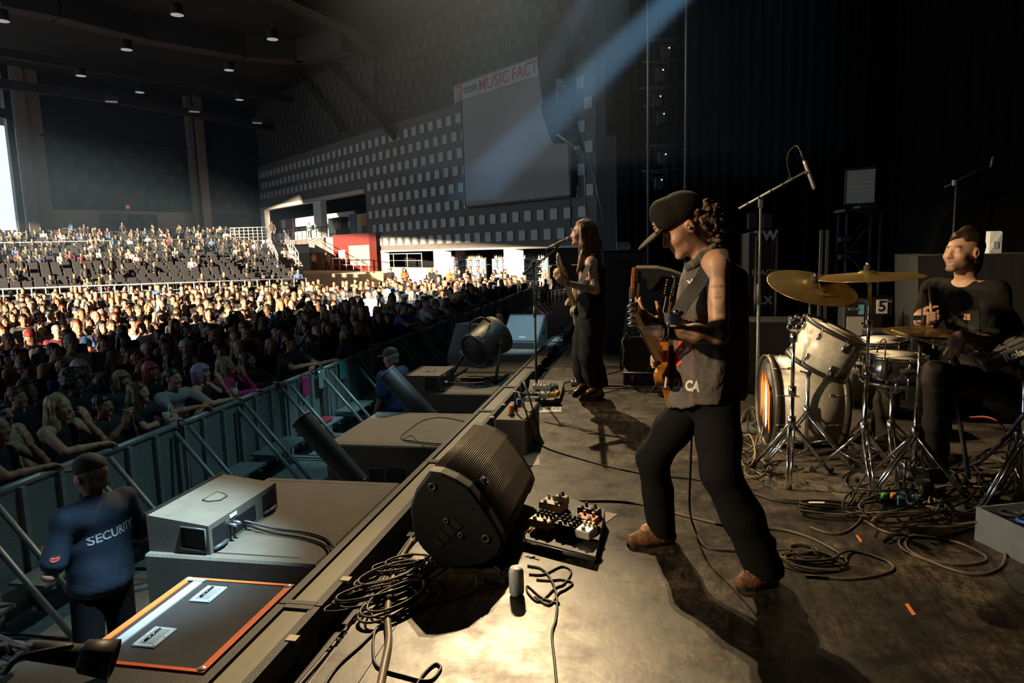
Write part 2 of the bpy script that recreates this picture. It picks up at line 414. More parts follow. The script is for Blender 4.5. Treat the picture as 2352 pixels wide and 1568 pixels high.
# ================================================================ the setting
M_deck = mat('deck', (0.10, 0.083, 0.062), 0.42, bump=0.025, bscale=40, spec=0.5)
def _deck_nodes(m):
    nt = m.node_tree; b = nt.nodes['Principled BSDF']; L = nt.links
    tc = nt.nodes.new('ShaderNodeTexCoord')
    def noise(scale, det, stretch=(1, 1, 1), rough=0.6):
        mp = nt.nodes.new('ShaderNodeMapping'); mp.inputs['Scale'].default_value = stretch; L.new(tc.outputs['Object'], mp.inputs[0])
        n = nt.nodes.new('ShaderNodeTexNoise'); n.inputs['Scale'].default_value = scale; n.inputs['Detail'].default_value = det
        n.inputs['Roughness'].default_value = rough; L.new(mp.outputs[0], n.inputs[0]); return n.outputs[0]
    def ramp(src, stops):
        r = nt.nodes.new('ShaderNodeValToRGB'); e = r.color_ramp.elements
        e[0].position, e[0].color = stops[0][0], (*stops[0][1], 1); e[1].position, e[1].color = stops[-1][0], (*stops[-1][1], 1)
        for p, c in stops[1:-1]: x = e.new(p); x.color = (*c, 1)
        L.new(src, r.inputs[0]); return r.outputs[0]
    def mix(a, b_, fac, mode='MIX'):
        x = nt.nodes.new('ShaderNodeMix'); x.data_type = 'RGBA'; x.blend_type = mode
        L.new(a, x.inputs[6]); L.new(b_, x.inputs[7])
        if isinstance(fac, float): x.inputs[0].default_value = fac
        else: L.new(fac, x.inputs[0])
        return x.outputs[2]
    base = ramp(noise(1.6, 8, (1, 1.6, 1), 0.7), [(0.36, (0.012, 0.010, 0.008)), (0.5, (0.040, 0.033, 0.024)), (0.63, (0.115, 0.092, 0.064))])
    scuff = ramp(noise(9, 6, (2.2, 0.7, 1), 0.75), [(0.40, (0.28, 0.28, 0.28)), (0.58, (1.35, 1.3, 1.2))])
    c = mix(base, scuff, 1.0, 'MULTIPLY')
    c = mix(c, ramp(noise(48, 5, (1, .6, 1), .8), [(.42, (.55, .55, .55)), (.56, (1.25, 1.22, 1.18))]), 1.0, 'MULTIPLY')
    spk = ramp(noise(55, 2), [(0.70, (0, 0, 0)), (0.745, (1, 1, 1))])
    lt = nt.nodes.new('ShaderNodeRGB'); lt.outputs[0].default_value = (0.30, 0.24, 0.16, 1)
    c = mix(c, lt.outputs[0], spk)
    L.new(c, b.inputs['Base Color'])
    rr = ramp(noise(5, 6, (1, 1, 1), 0.7), [(0.3, (0.30, 0.30, 0.30)), (0.7, (0.55, 0.55, 0.55))]); L.new(rr, b.inputs['Roughness'])
_deck_nodes(M_deck)
M_black = mat('black_paint', (0.012, 0.012, 0.013), 0.55)
M_conc = mat('concrete', (0.16, 0.15, 0.14), 0.85, var=0.35, vscale=1.5)
M_floor_h = mat('house_floor', (0.07, 0.07, 0.075), 0.7, var=0.4, vscale=0.8)
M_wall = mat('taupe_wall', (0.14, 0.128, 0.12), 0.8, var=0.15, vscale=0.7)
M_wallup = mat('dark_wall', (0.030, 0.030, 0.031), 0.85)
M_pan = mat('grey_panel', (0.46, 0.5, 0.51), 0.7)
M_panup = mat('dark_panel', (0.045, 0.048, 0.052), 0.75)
M_back = mat('navy_wall', (0.022, 0.027, 0.034), 0.85)
M_backp = mat('navy_panel', (0.034, 0.042, 0.05), 0.8)
M_tan = mat('tan_band', (0.42, 0.37, 0.32), 0.8, var=0.1, vscale=0.5)
M_col = mat('column_tan', (0.20, 0.175, 0.155), 0.75)
M_white = mat('white_paint', (0.78, 0.76, 0.72), 0.6)
M_ceil = mat('ceiling_black', (0.010, 0.0115, 0.012), 0.9)
M_beam = mat('beam_grey', (0.035, 0.035, 0.035), 0.8)
M_steel = mat('dark_steel', (0.05, 0.052, 0.055), 0.45, 0.6)
M_rail = mat('rail_grey', (0.42, 0.42, 0.42), 0.5, 0.3)
M_drape = mat('black_drape', (0.005, 0.005, 0.0055), 0.95, bump=0.3, bscale=12, stretch=(1, 1, 0.05), spec=.1)

# stage deck: a slab with separate sheets laid on it
slab = MB().bb(-1.2, 12.0, -6.0, 36.0, -0.16, -0.012)
slab.bb(-1.2, -1.12, -6, 36, -1.5, -0.16)
floor = struct('floor', slab, M_black)
xs = [-1.2, -1.02, 1.42, 3.86, 6.30, 12.0]; ys = [-6.0, -3.95, -1.51, 0.93, 3.37, 5.81, 8.25, 10.69, 13.13, 18.0, 27.0, 36.0]
for i in range(len(xs) - 1):
    for j in range(len(ys) - 1):
        g = 0.0015
        MB().bb(xs[i] + g, xs[i + 1] - g, ys[j] + g, ys[j + 1] - g, -0.012, 0.0).build('deck_sheet', M_deck, floor, (0, 0, 0))
struct('floor_house', MB().bb(-110, -1.13, -6, 110, -1.7, -1.5), M_floor_h)
struct('ground_outside', MB().bb(-220, 200, -200, -6.5, -1.9, -1.6).bb(-220, -110, -6.5, 200, -1.9, -1.6).bb(-110, 60, 110, 220, -1.9, -1.6), mat('pale_paving', (0.55, 0.53, 0.5), 0.9))

# far side wall with its grid of square panels
wd = _ray(-80, 601); wd = Vector((wd.x, wd.y, 0)).normalized()
wc = _ray(1170, 566); wc = Vector((wc.x, wc.y, 0)).normalized() * 45.0
wn = Vector((-wd.y, wd.x, 0));
if wn.dot(-wc) < 0: wn = -wn                                   # towards the house
def wpt(px, py, off=0.0): return PL(px, py, wc + wn * off, wn)
def ws(px, py=566, off=0.0): return (wpt(px, py, off) - wc).dot(wd)
def WP(s_, z, off=0.0): q = wc + wd * s_ + wn * off; return Vector((q.x, q.y, z))
def wbox(mb, s0, s1, z0, z1, o0, o1):
    v = [WP(s_, z, o) for z in (z0, z1) for o in (o0, o1) for s_ in (s0, s1)]
    mb.add(v, [(0, 2, 3, 1), (4, 5, 7, 6), (0, 1, 5, 4), (2, 6, 7, 3), (0, 4, 6, 2), (1, 3, 7, 5)]); return mb
S_R, S_O, S_L = ws(1372), ws(846), ws(604)
ZB, ZO, ZT, ZC = 1.50, 6.75, 11.3, 18.0
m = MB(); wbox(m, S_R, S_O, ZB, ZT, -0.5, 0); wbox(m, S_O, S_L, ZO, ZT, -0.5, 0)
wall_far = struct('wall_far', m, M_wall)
m = MB(); wbox(m, S_R, S_O, ZB - 0.12, ZB, -0.45, 0.10); wbox(m, S_O, S_L + 0.3, ZO - 0.35, ZO, -0.45, 0.12)
struct('trim_1', m, mat('soffit_trim', (0.5, 0.46, 0.4), 0.7))
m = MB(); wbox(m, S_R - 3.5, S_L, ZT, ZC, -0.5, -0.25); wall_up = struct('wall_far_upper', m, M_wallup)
S_SL, S_SR = ws(1066, 360, 0.5), ws(1309, 360, 0.5)
pm = MB(); wbox(pm, -0.31, 0.31, -0.31, 0.31, 0.0, 0.09)
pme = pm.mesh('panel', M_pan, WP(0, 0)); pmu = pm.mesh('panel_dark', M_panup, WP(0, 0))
cand = []
r_ = 0; z = 2.2
while z < 17.5:
    s_ = S_R + 0.5 + (0.6 if r_ % 2 else 0.0)
    while s_ < S_L - 0.4:
        inopen = s_ > S_O - 0.35 and z < ZO + 0.45
        inscr = S_SR + 0.5 < s_ < S_SL - 0.5 and 3.9 < z < 11
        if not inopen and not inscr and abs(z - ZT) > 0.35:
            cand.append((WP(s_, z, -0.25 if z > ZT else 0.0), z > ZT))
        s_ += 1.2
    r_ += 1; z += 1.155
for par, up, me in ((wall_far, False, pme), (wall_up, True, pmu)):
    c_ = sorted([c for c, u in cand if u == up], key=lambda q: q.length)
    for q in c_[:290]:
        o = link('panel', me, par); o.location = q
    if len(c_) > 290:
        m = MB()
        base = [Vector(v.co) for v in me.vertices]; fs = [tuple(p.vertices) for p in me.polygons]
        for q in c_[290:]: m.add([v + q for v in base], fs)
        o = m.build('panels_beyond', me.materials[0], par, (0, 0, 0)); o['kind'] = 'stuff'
# grey return panel at the stage end of the far wall
pr_ = MB(); a = D(1372, 560, 36.5); b = D(1416, 560, 36.5)
pr_.bb(a.x, b.x, 36.3, 36.8, -1.5, D(1400, 312, 36.5).z); pr_.bb(a.x, D(1390, 312, 36.5).x, 36.3, 36.8, D(1400, 312, 36.5).z, 18)
struct('wall_return', pr_, mat('return_grey', (0.10, 0.105, 0.105), 0.8))

# screen and sign on the far wall
m = MB(); wbox(m, S_SR, S_SL, wpt(1066, 474, 0.5).z, 11.15, 0.42, 0.5)
sc_t = Thing('projection_screen', 'large blank grey projection screen hung on the panelled side wall', 'screen', WP((S_SR + S_SL) / 2, wpt(1066, 474, 0.5).z, 0.5))
sc_t.part('screen_surface', m, mat('screen_grey', (0.3, 0.29, 0.28), 0.75))
m = MB()
for (s0, s1, z0, z1) in ((S_SR - 0.1, S_SR, wpt(1066, 474, 0.5).z, 11.2), (S_SL, S_SL + 0.1, wpt(1066, 474, 0.5).z, 11.2), (S_SR, S_SL, wpt(1066, 474, 0.5).z - 0.12, wpt(1066, 474, 0.5).z)):
    wbox(m, s0, s1, z0, z1, 0.0, 0.52)
sc_t.part('frame', m, M_black)
s0, s1 = ws(1044, 230, 0.3), ws(1293, 130, 0.3); zs0, zs1 = 11.25, 12.35
sg = Thing('venue_sign', 'white banner sign with red lettering above the projection screen', 'sign', WP((s0 + s1) / 2, zs0, 0.3))
m = MB(); wbox(m, s1, s0, zs0, zs1, -0.25, 0.3)
sg.part('board', m, mat('sign_white', (0.55, 0.55, 0.58), 0.5, var=0.25, vscale=0.6))
m = MB()
for zz in (zs0, zs1): wbox(m, s1 - .05, s0 + .05, zz - .04, zz + .04, -0.25, 0.34)
wbox(m, s0, s0 + .06, zs0, zs1, -.25, .34); sg.part('border', m, mat('sign_border', (0.2, 0.2, 0.21), 0.5))
M_red = mat('sign_red', (0.42, 0.05, 0.04), 0.5); M_ink = mat('ink', (0.02, 0.02, 0.025), 0.6)
_sx = -wd                                                    # reading direction (towards the stage)
def sgm(s_, z): return frame(WP(s_, z, 0.305), _sx, Vector((0, 0, 1)), _sx.cross(Vector((0, 0, 1))))
L_ = abs(s0 - s1); zm = (zs0 + zs1) / 2
m = MB(); wbox(m, s0 - L_ * .085, s0 - L_ * .025, zs0 + .08, zs1 - .08, 0.3, 0.315); sq = sg.part('emblem_square', m, M_red)
m = MB()
for (rx, ry, cz) in ((0.26, 0.34, 0), (0.10, 0.30, 0), (0.21, 0.15, 0.14)):
    pts = [WP(s0 - L_ * .055 + rx * cos(t), zm + cz + ry * sin(t), 0.325) for t in [2 * pi * k / 24 for k in range(24)]]
    m.tube(pts, 0.028, 6, True)
sg.part('emblem', m, mat('emblem_white', (0.7, 0.6, 0.6), 0.5), parent=sq)
for tx, u0, u1, sz, bo, mt_, lb_ in (('TOYOTA', .10, .245, .56, .012, M_ink, 'dark lettering reading TOYOTA'), ('MUSIC', .265, .55, 1.05, .004, M_red, 'tall red lettering reading MUSIC'), ('FACTORY', .58, .985, 1.05, .004, M_red, 'tall red lettering reading FACTORY')):
    vs_, _f = text_mesh(tx, sz, 0, bo); wd_ = max(v.x for v in vs_) - min(v.x for v in vs_)
    sg.part('lettering', text_mb(tx, sz, sgm(s0 - L_ * (u0 + u1) / 2, zm), .008, bo, sx=L_ * (u1 - u0) / wd_), mt_, lb_)

# dark rear wall of the house
bc = WP(S_L, 0); bdv = _ray(2300, 535); bd = Vector((bdv.x, bdv.y, 0)).normalized()
bn = Vector((bd.y, -bd.x, 0))                                  # towards the stage
def bpt(px, py, off=0.0): return PL(px, py, bc + bn * off, bn)
def bs(px, off=0.0): return (bpt(px, 500, off) - bc).dot(bd)
def BP(s_, z, off=0.0): q = bc + bd * s_ + bn * off; return Vector((q.x, q.y, z))
def bbox(mb, s0, s1, z0, z1, o0, o1):
    v = [BP(s_, z, o) for z in (z0, z1) for o in (o0, o1) for s_ in (s0, s1)]
    mb.add(v, [(0, 2, 3, 1), (4, 5, 7, 6), (0, 1, 5, 4), (2, 6, 7, 3), (0, 4, 6, 2), (1, 3, 7, 5)]); return mb
B_L, B_C2 = bs(112), bs(470)
m = MB(); bbox(m, B_L, 0.5, 6.05, 18, -0.6, 0); wall_back = struct('wall_back', m, M_back)
m = MB(); bbox(m, B_L, B_C2 + .3, 3.0, 6.05, -0.6, -0.15); band = struct('wall_back_lower', m, M_tan)
for (p0, p1, c_) in ((258, 278, M_steel), (286, 296, M_conc), (299, 326, M_steel), (355, 362, M_steel), (230, 257, M_conc), (328, 354, M_conc)):
    m = MB(); bbox(m, bs(p0), bs(p1), 3.0, 5.75, -0.16, -0.05); m.build('door_leaf' if c_ is M_steel else 'door_surround', c_, band, (0, 0, 0))
m = MB(); bbox(m, bs(291), bs(299), 6.25, 6.6, 0, 0.1); ex = solo('exit_sign', m, mat('exit_red', (0.5, 0.12, 0.08), 0.5, emit=(1, .25, .15), estr=0.25), 'small red lit exit sign over the rear doors', 'sign', BP(bs(295), 6.25))
m = MB(); bbox(m, B_C2 + .3, 0.5, 5.9, 6.05, -0.6, 0.05); bbox(m, B_C2 + .3, 0.5, 2.6, 5.9, -3.0, -2.8); struct('wall_back_recess', m, mat('blue_dark', (0.012, 0.014, 0.03), 0.8))
pm = MB(); bbox(pm, -0.42, 0.42, -0.36, 0.36, 0, 0.06); bpm = pm.mesh('panel', M_backp, BP(0, 0))
r_ = 0; z = 6.9; k = 0
while z < 12.3:
    s_ = B_L + 1.2 + (1.05 if r_ % 2 else 0)
    while s_ < -0.8:
        o = link('panel', bpm, wall_back); o.location = BP(s_, z); k += 1; s_ += 2.1
    r_ += 1; z += 1.2
m = MB(); bbox(m, B_L, 0.4, 12.4, 12.6, 0, 0.25); m.build('ledge', M_beam, wall_back, (0, 0, 0))
# tall columns beside the opening and on the rear wall
for i, (p0, p1, off, c_) in enumerate(((66, 90, 0.5, M_col), (90, 122, 0.2, M_col), (449, 463, 0.5, M_col), (468, 486, 0.9, M_col))):
    m = MB(); bbox(m, bs(p0, off), bs(p1, off), 2.4, 18, off - 0.7, off); struct('column_%d' % (i + 1), m, c_)
m = MB(); bbox(m, bs(42, .4), bs(58, .4), 2.4, 18, -0.2, 0.4); struct('column_5', m, M_steel)
m = MB(); bbox(m, bs(463, .7), bs(468, .7), 2.4, 18, 0.2, .7); struct('column_6', m, M_steel)
# big opening at the left: frame of steel and the roof edge outside
m = MB(); bbox(m, bs(-260), bs(46), wpt(0, 0).z * 0 + D(0, 0, 1).z * 0 + 13.6, 14.4, -0.2, 0.2); bbox(m, bs(-260), bs(46), 17.2, 18, -.2, .2)
bbox(m, bs(12), bs(15), 13.6, 18, 0, .1); struct('window_1', m, M_steel)
m = MB(); bbox(m, bs(-400), bs(30), 18.5, 19.5, -14, -3); struct('canopy_outside', m, mat('canopy_brown', (0.25, 0.14, 0.09), 0.8))
m = MB(); bbox(m, bs(-700), bs(80), -1.5, 8.5, -60, -40); struct('building_outside', m, mat('outside_pale', (0.75, 0.66, 0.55), 0.8))

# ceiling and beams
m = MB(); m.add([(-78, -6, 18), (12, -6, 18), (12, 112, 18), (-78, 112, 18), (-78, -6, 18.4), (12, -6, 18.4), (12, 112, 18.4), (-78, 112, 18.4)],
                [(0, 1, 2, 3), (4, 7, 6, 5), (0, 4, 5, 1), (1, 5, 6, 2), (2, 6, 7, 3), (3, 7, 4, 0)])
ceiling = struct('ceiling', m, M_ceil)
def cbeam(pts, zb, w, h, matl=M_beam):
    m = MB(); pts = [P(x, y, zb) for x, y in pts]
    for a, b in zip(pts[:-1], pts[1:]):
        d = Vector((b.x - a.x, b.y - a.y, 0)).normalized(); n = Vector((-d.y, d.x, 0)) * w / 2
        v = [a - n, b - n, b + n, a + n]; m.add(v + [q + Vector((0, 0, h)) for q in v], [(0, 3, 2, 1), (4, 5, 6, 7), (0, 1, 5, 4), (1, 2, 6, 5), (2, 3, 7, 6), (3, 0, 4, 7)])
    m.build('roof_beam', matl, ceiling, (0, 0, 0))
cbeam([(-60, 8), (130, 45), (330, 95), (560, 135), (690, 145), (800, 120)], 16.4, 1.4, 1.6)
cbeam([(620, -10), (730, 40), (800, 70), (860, 130)], 16.6, 1.2, 1.4)
cbeam([(-60, 195), (250, 235), (620, 300), (760, 330)], 14.6, 0.5, 0.7)
cbeam([(-60, 120), (300, 180), (700, 240)], 16.5, 0.5, 0.6)
m = MB()
for a, b in (((735, 130), (905, 315)), ((860, 100), (860, 230)), ((690, 180), (780, 300))):
    m.tube([wpt(*a, 0.6), wpt(*b, 0.6)], 0.28, 4)
m.build('brace', M_beam, wall_up, (0, 0, 0))
# unseen near side of the house: solid part and sloped opening shaped to place the sun
m = MB(); m.bb(-15.4, 12, -6.5, -6.0, -1.5, 18)
for v in ([(-15.4, 7.7), (-52, 13.8), (-56, 18), (-15.4, 18)], [(-66, 18), (-66, 13.5), (-76, 13.5), (-76, 18)]): m.slab([(x, -6.0, z) for x, z in v], (0, -1, 0), 0.5)
struct('wall_near_unseen', m, M_wallup)
struct('wall_upstage', MB().bb(12, 12.5, -6.5, 40, -1.5, 18).bb(-2.9, 12.5, 44, 44.5, -1.5, 18), M_black)

# ---- seating terrace
NR = 21
FL, FR_ = P(-90, 700, -0.7), P(705, 668, -0.7); BL, BR_ = P(-90, 548, 3.5), P(535, 540, 3.5)
def rowline(t):
    return FL.lerp(BL, t), FR_.lerp(BR_, t)
terrace = struct('terrace', MB().add([FL, FR_, BR_, BL] + [Vector((q.x, q.y, -1.5)) for q in (FL, FR_, BR_, BL)], [(0, 1, 5, 4), (1, 2, 6, 5), (2, 3, 7, 6), (3, 0, 4, 7), (4, 5, 6, 7)]), M_conc)
ROWS = []
for k in range(NR):
    a, b = rowline(k / NR); c, d = rowline((k + 1) / NR)
    zt = -0.7 + 4.2 * (k / NR); zb = zt - 0.9 if k else -1.5
    a, b, c, d = [Vector((q.x, q.y, zt)) for q in (a, b, c, d)]
    m = MB(); lo = [Vector((q.x, q.y, zb)) for q in (a, b, d, c)]; hi = [a, b, d, c]
    m.add(lo + hi, [(0, 3, 2, 1), (4, 5, 6, 7), (0, 1, 5, 4), (1, 2, 6, 5), (2, 3, 7, 6), (3, 0, 4, 7)])
    m.build('terrace_step', M_conc, terrace, (0, 0, 0)); ROWS.append((a, b, c, d, zt))
def rail(name, label, pts, h, matl, nb=2, posts=8, grp=None, r=0.03):
    base = pts[0]; t = Thing(name, label, 'railing', base, group=grp)
    up = Vector((0, 0, 1)); m = MB()
    t.part('top_rail', MB().tube([p + up * h for p in pts], r * 1.3, 6), matl)
    for j in range(1, nb + 1): t.part('mid_rail', MB().tube([p + up * (h * j / (nb + 1)) for p in pts], r * 0.7, 5), matl)
    tot = sum((b - a).length for a, b in zip(pts[:-1], pts[1:]))
    for i in range(posts + 1):
        s_ = tot * i / posts
        for a, b in zip(pts[:-1], pts[1:]):
            l = (b - a).length
            if s_ <= l + 1e-6: q = a.lerp(b, s_ / l); break
            s_ -= l
        t.part('post', MB().tube([q, q + up * h], r * 1.4, 5), matl)
    return t
a, b, c, d, zt = ROWS[0]
rail('front_rail', 'low metal rail along the front edge of the seating terrace', [a + Vector((0, 0, 0)), b], 0.75, M_rail, 1, 26)
a, b, c, d, zt = ROWS[14]
rail('aisle_rail', 'metal rail across the middle of the seating terrace', [a, b], 0.8, M_rail, 1, 22)
a, b, c, d, zt = ROWS[-1]
rail('back_rail', 'metal rail along the back row of the seating terrace', [c, d], 1.0, M_rail, 2, 18)
rail('floor_fence', 'white picket rail behind the standing crowd', [P(-60, 712, -0.75) - Vector((0, 0, .75)), P(560, 690, -0.75) - Vector((0, 0, .75))], 0.95, mat('fence_white', (0.6, 0.58, 0.52), 0.6), 1, 90)

# ---- mezzanine, stairs and kiosk in the opening of the far wall
ZM = 2.85
m = MB(); wbox(m, S_O, S_L + 0.5, ZM - 0.5, ZM, -14, 0.6); mezz = struct('mezzanine', m, M_conc)
m = MB(); wbox(m, S_O - 3, S_L + 30, -1.5, 18, -14.3, -14); wbox(m, S_O - 1.5, S_O - 1.2, -1.5, 9, -14, -0.5); wbox(m, S_L - 1, S_L + 26, -1.5, 18, -14.8, -14.4); bbox(m, B_C2 - 4, 20, -1.5, 18, -12.3, -12); struct('wall_mezzanine', m, mat('mezz_dark', (0.012, 0.014, 0.018), 0.8))
for i, (p0, p1) in enumerate(((604, 613), (725, 742))):
    m = MB(); wbox(m, ws(p1), ws(p0), ZM, ZO - .3, -0.6, 0); struct('column_%d' % (7 + i), m, M_white)
def wthing(name, label, cat, boxes, s_c, z0, off=-1, grp=None):
    t = Thing(name, label, cat, WP(s_c, z0, off), group=grp)
    for nm, b, mt in boxes:
        m = MB(); wbox(m, *b); t.part(nm, m, mt)
    return t
k0, k1 = ws(830, 510, -4), ws(642, 510, -4)
wthing('drinks_kiosk', 'long white drinks kiosk on the mezzanine behind a pillar', 'kiosk', [
    ('back_wall', (k0, k1, ZM, 5.5, -7, -6.7), M_white), ('counter', (k0, k1 + 1.5, ZM, ZM + 1.15, -4.6, -4.0), M_white),
    ('fascia', (k0 + 2, k1, 4.6, 5.6, -4.4, -4.2), M_white),
    ('poster', (ws(671, 505, -3.9), ws(654, 505, -3.9), 3.6, 5.6, -4.05, -3.95), mat('poster_blue', (0.03, 0.08, 0.25), 0.5, var=0.9, vscale=2, col2=(0.5, 0.1, 0.15)))], (k0 + k1) / 2, ZM, -5)
wthing('refrigerator', 'black cabinet fridge beside the white drinks kiosk', 'fridge', [('body', (ws(784, 520, -3), ws(754, 520, -3), ZM, 5.0, -3.8, -3.0), M_black), ('door', (ws(782, 520, -3), ws(756, 520, -3), ZM + .2, 4.9, -3.0, -2.93), mat('fridge_glass', (0.02, 0.03, 0.04), 0.1))], ws(768), ZM, -3.5)
wthing('blue_banner', 'upright blue banner stand at the end of the mezzanine', 'banner', [('cloth', (ws(818, 520, -2), ws(803, 520, -2), ZM + .1, 5.0, -2.1, -2.0), mat('banner_blue', (0.06, 0.12, 0.2), 0.6)), ('base', (ws(819, 520, -2), ws(802, 520, -2), ZM, ZM + .1, -2.3, -1.8), M_steel)], ws(810), ZM, -2)
rk0, rk1 = ws(848, 560, 1.2), ws(765, 560, 1.2)
wthing('red_kiosk', 'red painted kiosk with a grey shutter below the mezzanine', 'kiosk', [
    ('body', (rk0, rk1, -0.2, ZM + .15, 0.55, 1.2), mat('kiosk_red', (0.17, 0.024, 0.018), 0.7)),
    ('shutter', (rk0, ws(801, 560, 1.2), 0.3, 2.0, 1.2, 1.24), mat('shutter_grey', (0.30, 0.27, 0.25), 0.6)),
    ('notice', (ws(792, 570, 1.2), ws(777, 570, 1.2), 0.9, 1.65, 1.2, 1.24), M_white)], (rk0 + rk1) / 2, -0.2, 0.9)
m = MB(); wbox(m, ws(765, 560, 1), ws(709, 560, 1), -0.3, ZM, 0.2, 1.0); struct('wall_stair_end', m, mat('tan_end', (0.45, 0.36, 0.28), 0.8))
# landing and lower terrace block
m = MB(); q0, q1 = ws(880, 620, 1), ws(690, 620, 1); wbox(m, q0, q1, -1.5, -0.15, 1.0, 7.5); struct('landing', m, mat('landing_tan', (0.48, 0.40, 0.32), 0.8))
ZS = 2.5; t0, t1 = P(614, 556, ZS), P(654, 556, ZS); b0, b1 = P(641, 622, 0.2), P(688, 622, 0.2)
e0, e1 = WP(ws(614, 556), ZS, .6), WP(ws(662, 556), ZS, .6)
stair_root = struct('staircase', MB().slab([t0, t1, e1, e0], (0, 0, -1), .3), M_conc)
NS = 15
for k in range(NS):
    u0, u1 = k / NS, (k + 1) / NS; z1 = ZS - (ZS - 0.2) * u1
    a, b, c, d = t0.lerp(b0, u0), t1.lerp(b1, u0), t1.lerp(b1, u1), t0.lerp(b0, u1)
    m = MB(); lo = [Vector((q.x, q.y, z1 - .5)) for q in (a, b, c, d)]; hi = [Vector((q.x, q.y, z1)) for q in (a, b, c, d)]
    m.add(lo + hi, [(0, 1, 2, 3), (4, 7, 6, 5), (0, 4, 5, 1), (1, 5, 6, 2), (2, 6, 7, 3), (3, 7, 4, 0)]); m.build('stair_step', M_conc, stair_root, (0, 0, 0))
def swall(name, a, b, za, zb, lowz=-1.5, th=0.25):
    d = Vector((b.x - a.x, b.y - a.y, 0)).normalized(); n = Vector((-d.y, d.x, 0)) * th
    m = MB(); v = [Vector((a.x, a.y, lowz)), Vector((b.x, b.y, lowz)), Vector((b.x, b.y, zb)), Vector((a.x, a.y, za))]
    m.slab(v, n, th); return struct(name, m, M_white)
swall('wall_stair_left', t0, b0, ZS + .25, 0.5); swall('wall_stair_right', t1, b1, ZS + .25, 0.6)
lw0 = P(531, 556, 2.6); swall('wall_terrace_end', Vector((lw0.x, lw0.y, 0)), t0, 2.65, 2.7, -1.5, .3)
swall('wall_terrace_side', Vector((lw0.x + .3, lw0.y - .3, 0)), b0 + Vector((-.4, -.2, 0)), 2.6, .4, -1.5, .3)
rail('mezzanine_rail', 'white railing at the head of the house stairs', [P(531, 553, 2.7), t0 + Vector((0, 0, .2))], 1.1, M_rail, 3, 8)
rail('mezzanine_rail', 'dark railing along the mezzanine edge above the tan wall', [WP(ws(656), ZM, .5), WP(ws(764), ZM, .5)], 1.05, M_steel, 2, 10)
rail('stair_rail', 'sloping handrail beside the house stairs next to the tan wall', [t1 + Vector((0, 0, .25)), b1 + Vector((0, 0, .4))], 0.9, M_rail, 1, 6)
rail('stair_rail', 'sloping handrail of the house stairs on the seating side', [t0 + Vector((0, 0, .25)), b0 + Vector((0, 0, .3))], 0.9, M_rail, 1, 6)
rail('kiosk_rail', 'white queue railing in front of the red kiosk', [WP(ws(764, 600, 2.4), -.15, 2.4), WP(ws(846, 600, 2.4), -.15, 2.4)], 1.1, M_rail, 1, 5)

# ---- bar under the far wall
for i, (p0, p1) in enumerate(((858, 876), (996, 1017), (1158, 1182))):
    m = MB(); wbox(m, ws(p1), ws(p0), -1.5, ZB - .1, -0.7, 0.05); struct('column_%d' % (9 + i), m, M_white)
m = MB(); wbox(m, S_R - 6, S_O - 1.4, -1.5, ZB - .1, -8.3, -8.0); wbox(m, S_R - 6, S_O, ZB - .1, ZB + .1, -8.3, -.45); struct('wall_bar_back', m, mat('bar_dark', (0.045, 0.035, 0.035), 0.8))
m = MB(); wbox(m, ws(972), ws(866), -1.5, 0.1, -1.3, -0.3); struct('wall_bar_parapet', m, mat('parapet_tan', (0.5, 0.4, 0.3), 0.8))
rail('parapet_rail', 'thin railing standing on the tan parapet wall', [WP(ws(969, 600, -.8), .1, -.8), WP(ws(875, 600, -.8), .1, -.8)], 1.1, M_rail, 1, 3)
def shelfunit(p0, p1, label, seed):
    off = -2.6; s0, s1 = ws(p1, 610, off), ws(p0, 610, off); t = Thing('back_bar_shelf', label, 'shelf', WP((s0 + s1) / 2, -1.5, off))
    ms = mat('shelf_blue', (0.30, 0.42, 0.55), 0.35)
    zsh = [-0.75, -0.28, 0.19, 0.66]
    for zz in zsh:
        m = MB(); wbox(m, s0, s1, zz - .04, zz, off - .45, off); t.part('shelf', m, ms)
    nb = max(1, round((s1 - s0) / 1.0))
    for k in range(nb + 1):
        sx = s0 + (s1 - s0) * k / nb; m = MB(); wbox(m, sx - .03, sx + .03, -1.5, 0.7, off - .45, off); t.part('upright', m, ms)
    m = MB(); wbox(m, s0 - .2, s1 + .2, -1.5, -0.85, off + .6, off + 1.2); t.part('counter', m, M_white)
    m = MB(); wbox(m, s0, s1, -1.5, .78, off - .55, off - .5); t.part('back_panel', m, mat('shelf_back', (0.12, 0.13, 0.15), 0.6))
    rr = random.Random(seed); out = []
    for zz in zsh:
        x = s0 + 0.1
        while x < s1 - .08:
            out.append((x, zz, rr.random())); x += rr.uniform(0.17, 0.3)
    return out, off
bcols = [(0.30, 0.12, 0.03), (0.75, 0.72, 0.65), (0.35, 0.2, 0.06), (0.55, 0.5, 0.42), (0.05, 0.12, 0.06), (0.45, 0.05, 0.04), (0.2, 0.3, 0.5)]
bnames = ['amber', 'clear', 'brown', 'frosted', 'green', 'red', 'blue']
BMESH = []
for i, c in enumerate(bcols):
    m = MB().lathe([(0.038, 0), (0.042, 0.01), (0.042, 0.19), (0.03, 0.23), (0.014, 0.26), (0.014, 0.33), (0.017, 0.33), (0.017, 0.36)], 8)
    m.mi(1).lathe([(0.0425, 0.06), (0.0432, 0.06), (0.0432, 0.15), (0.0425, 0.15)], 8)
    BMESH.append(m.mesh('bottle', [mat('bottle_' + bnames[i], c, 0.2), mat('bottle_label', (0.7, 0.65, 0.55), 0.6)]))
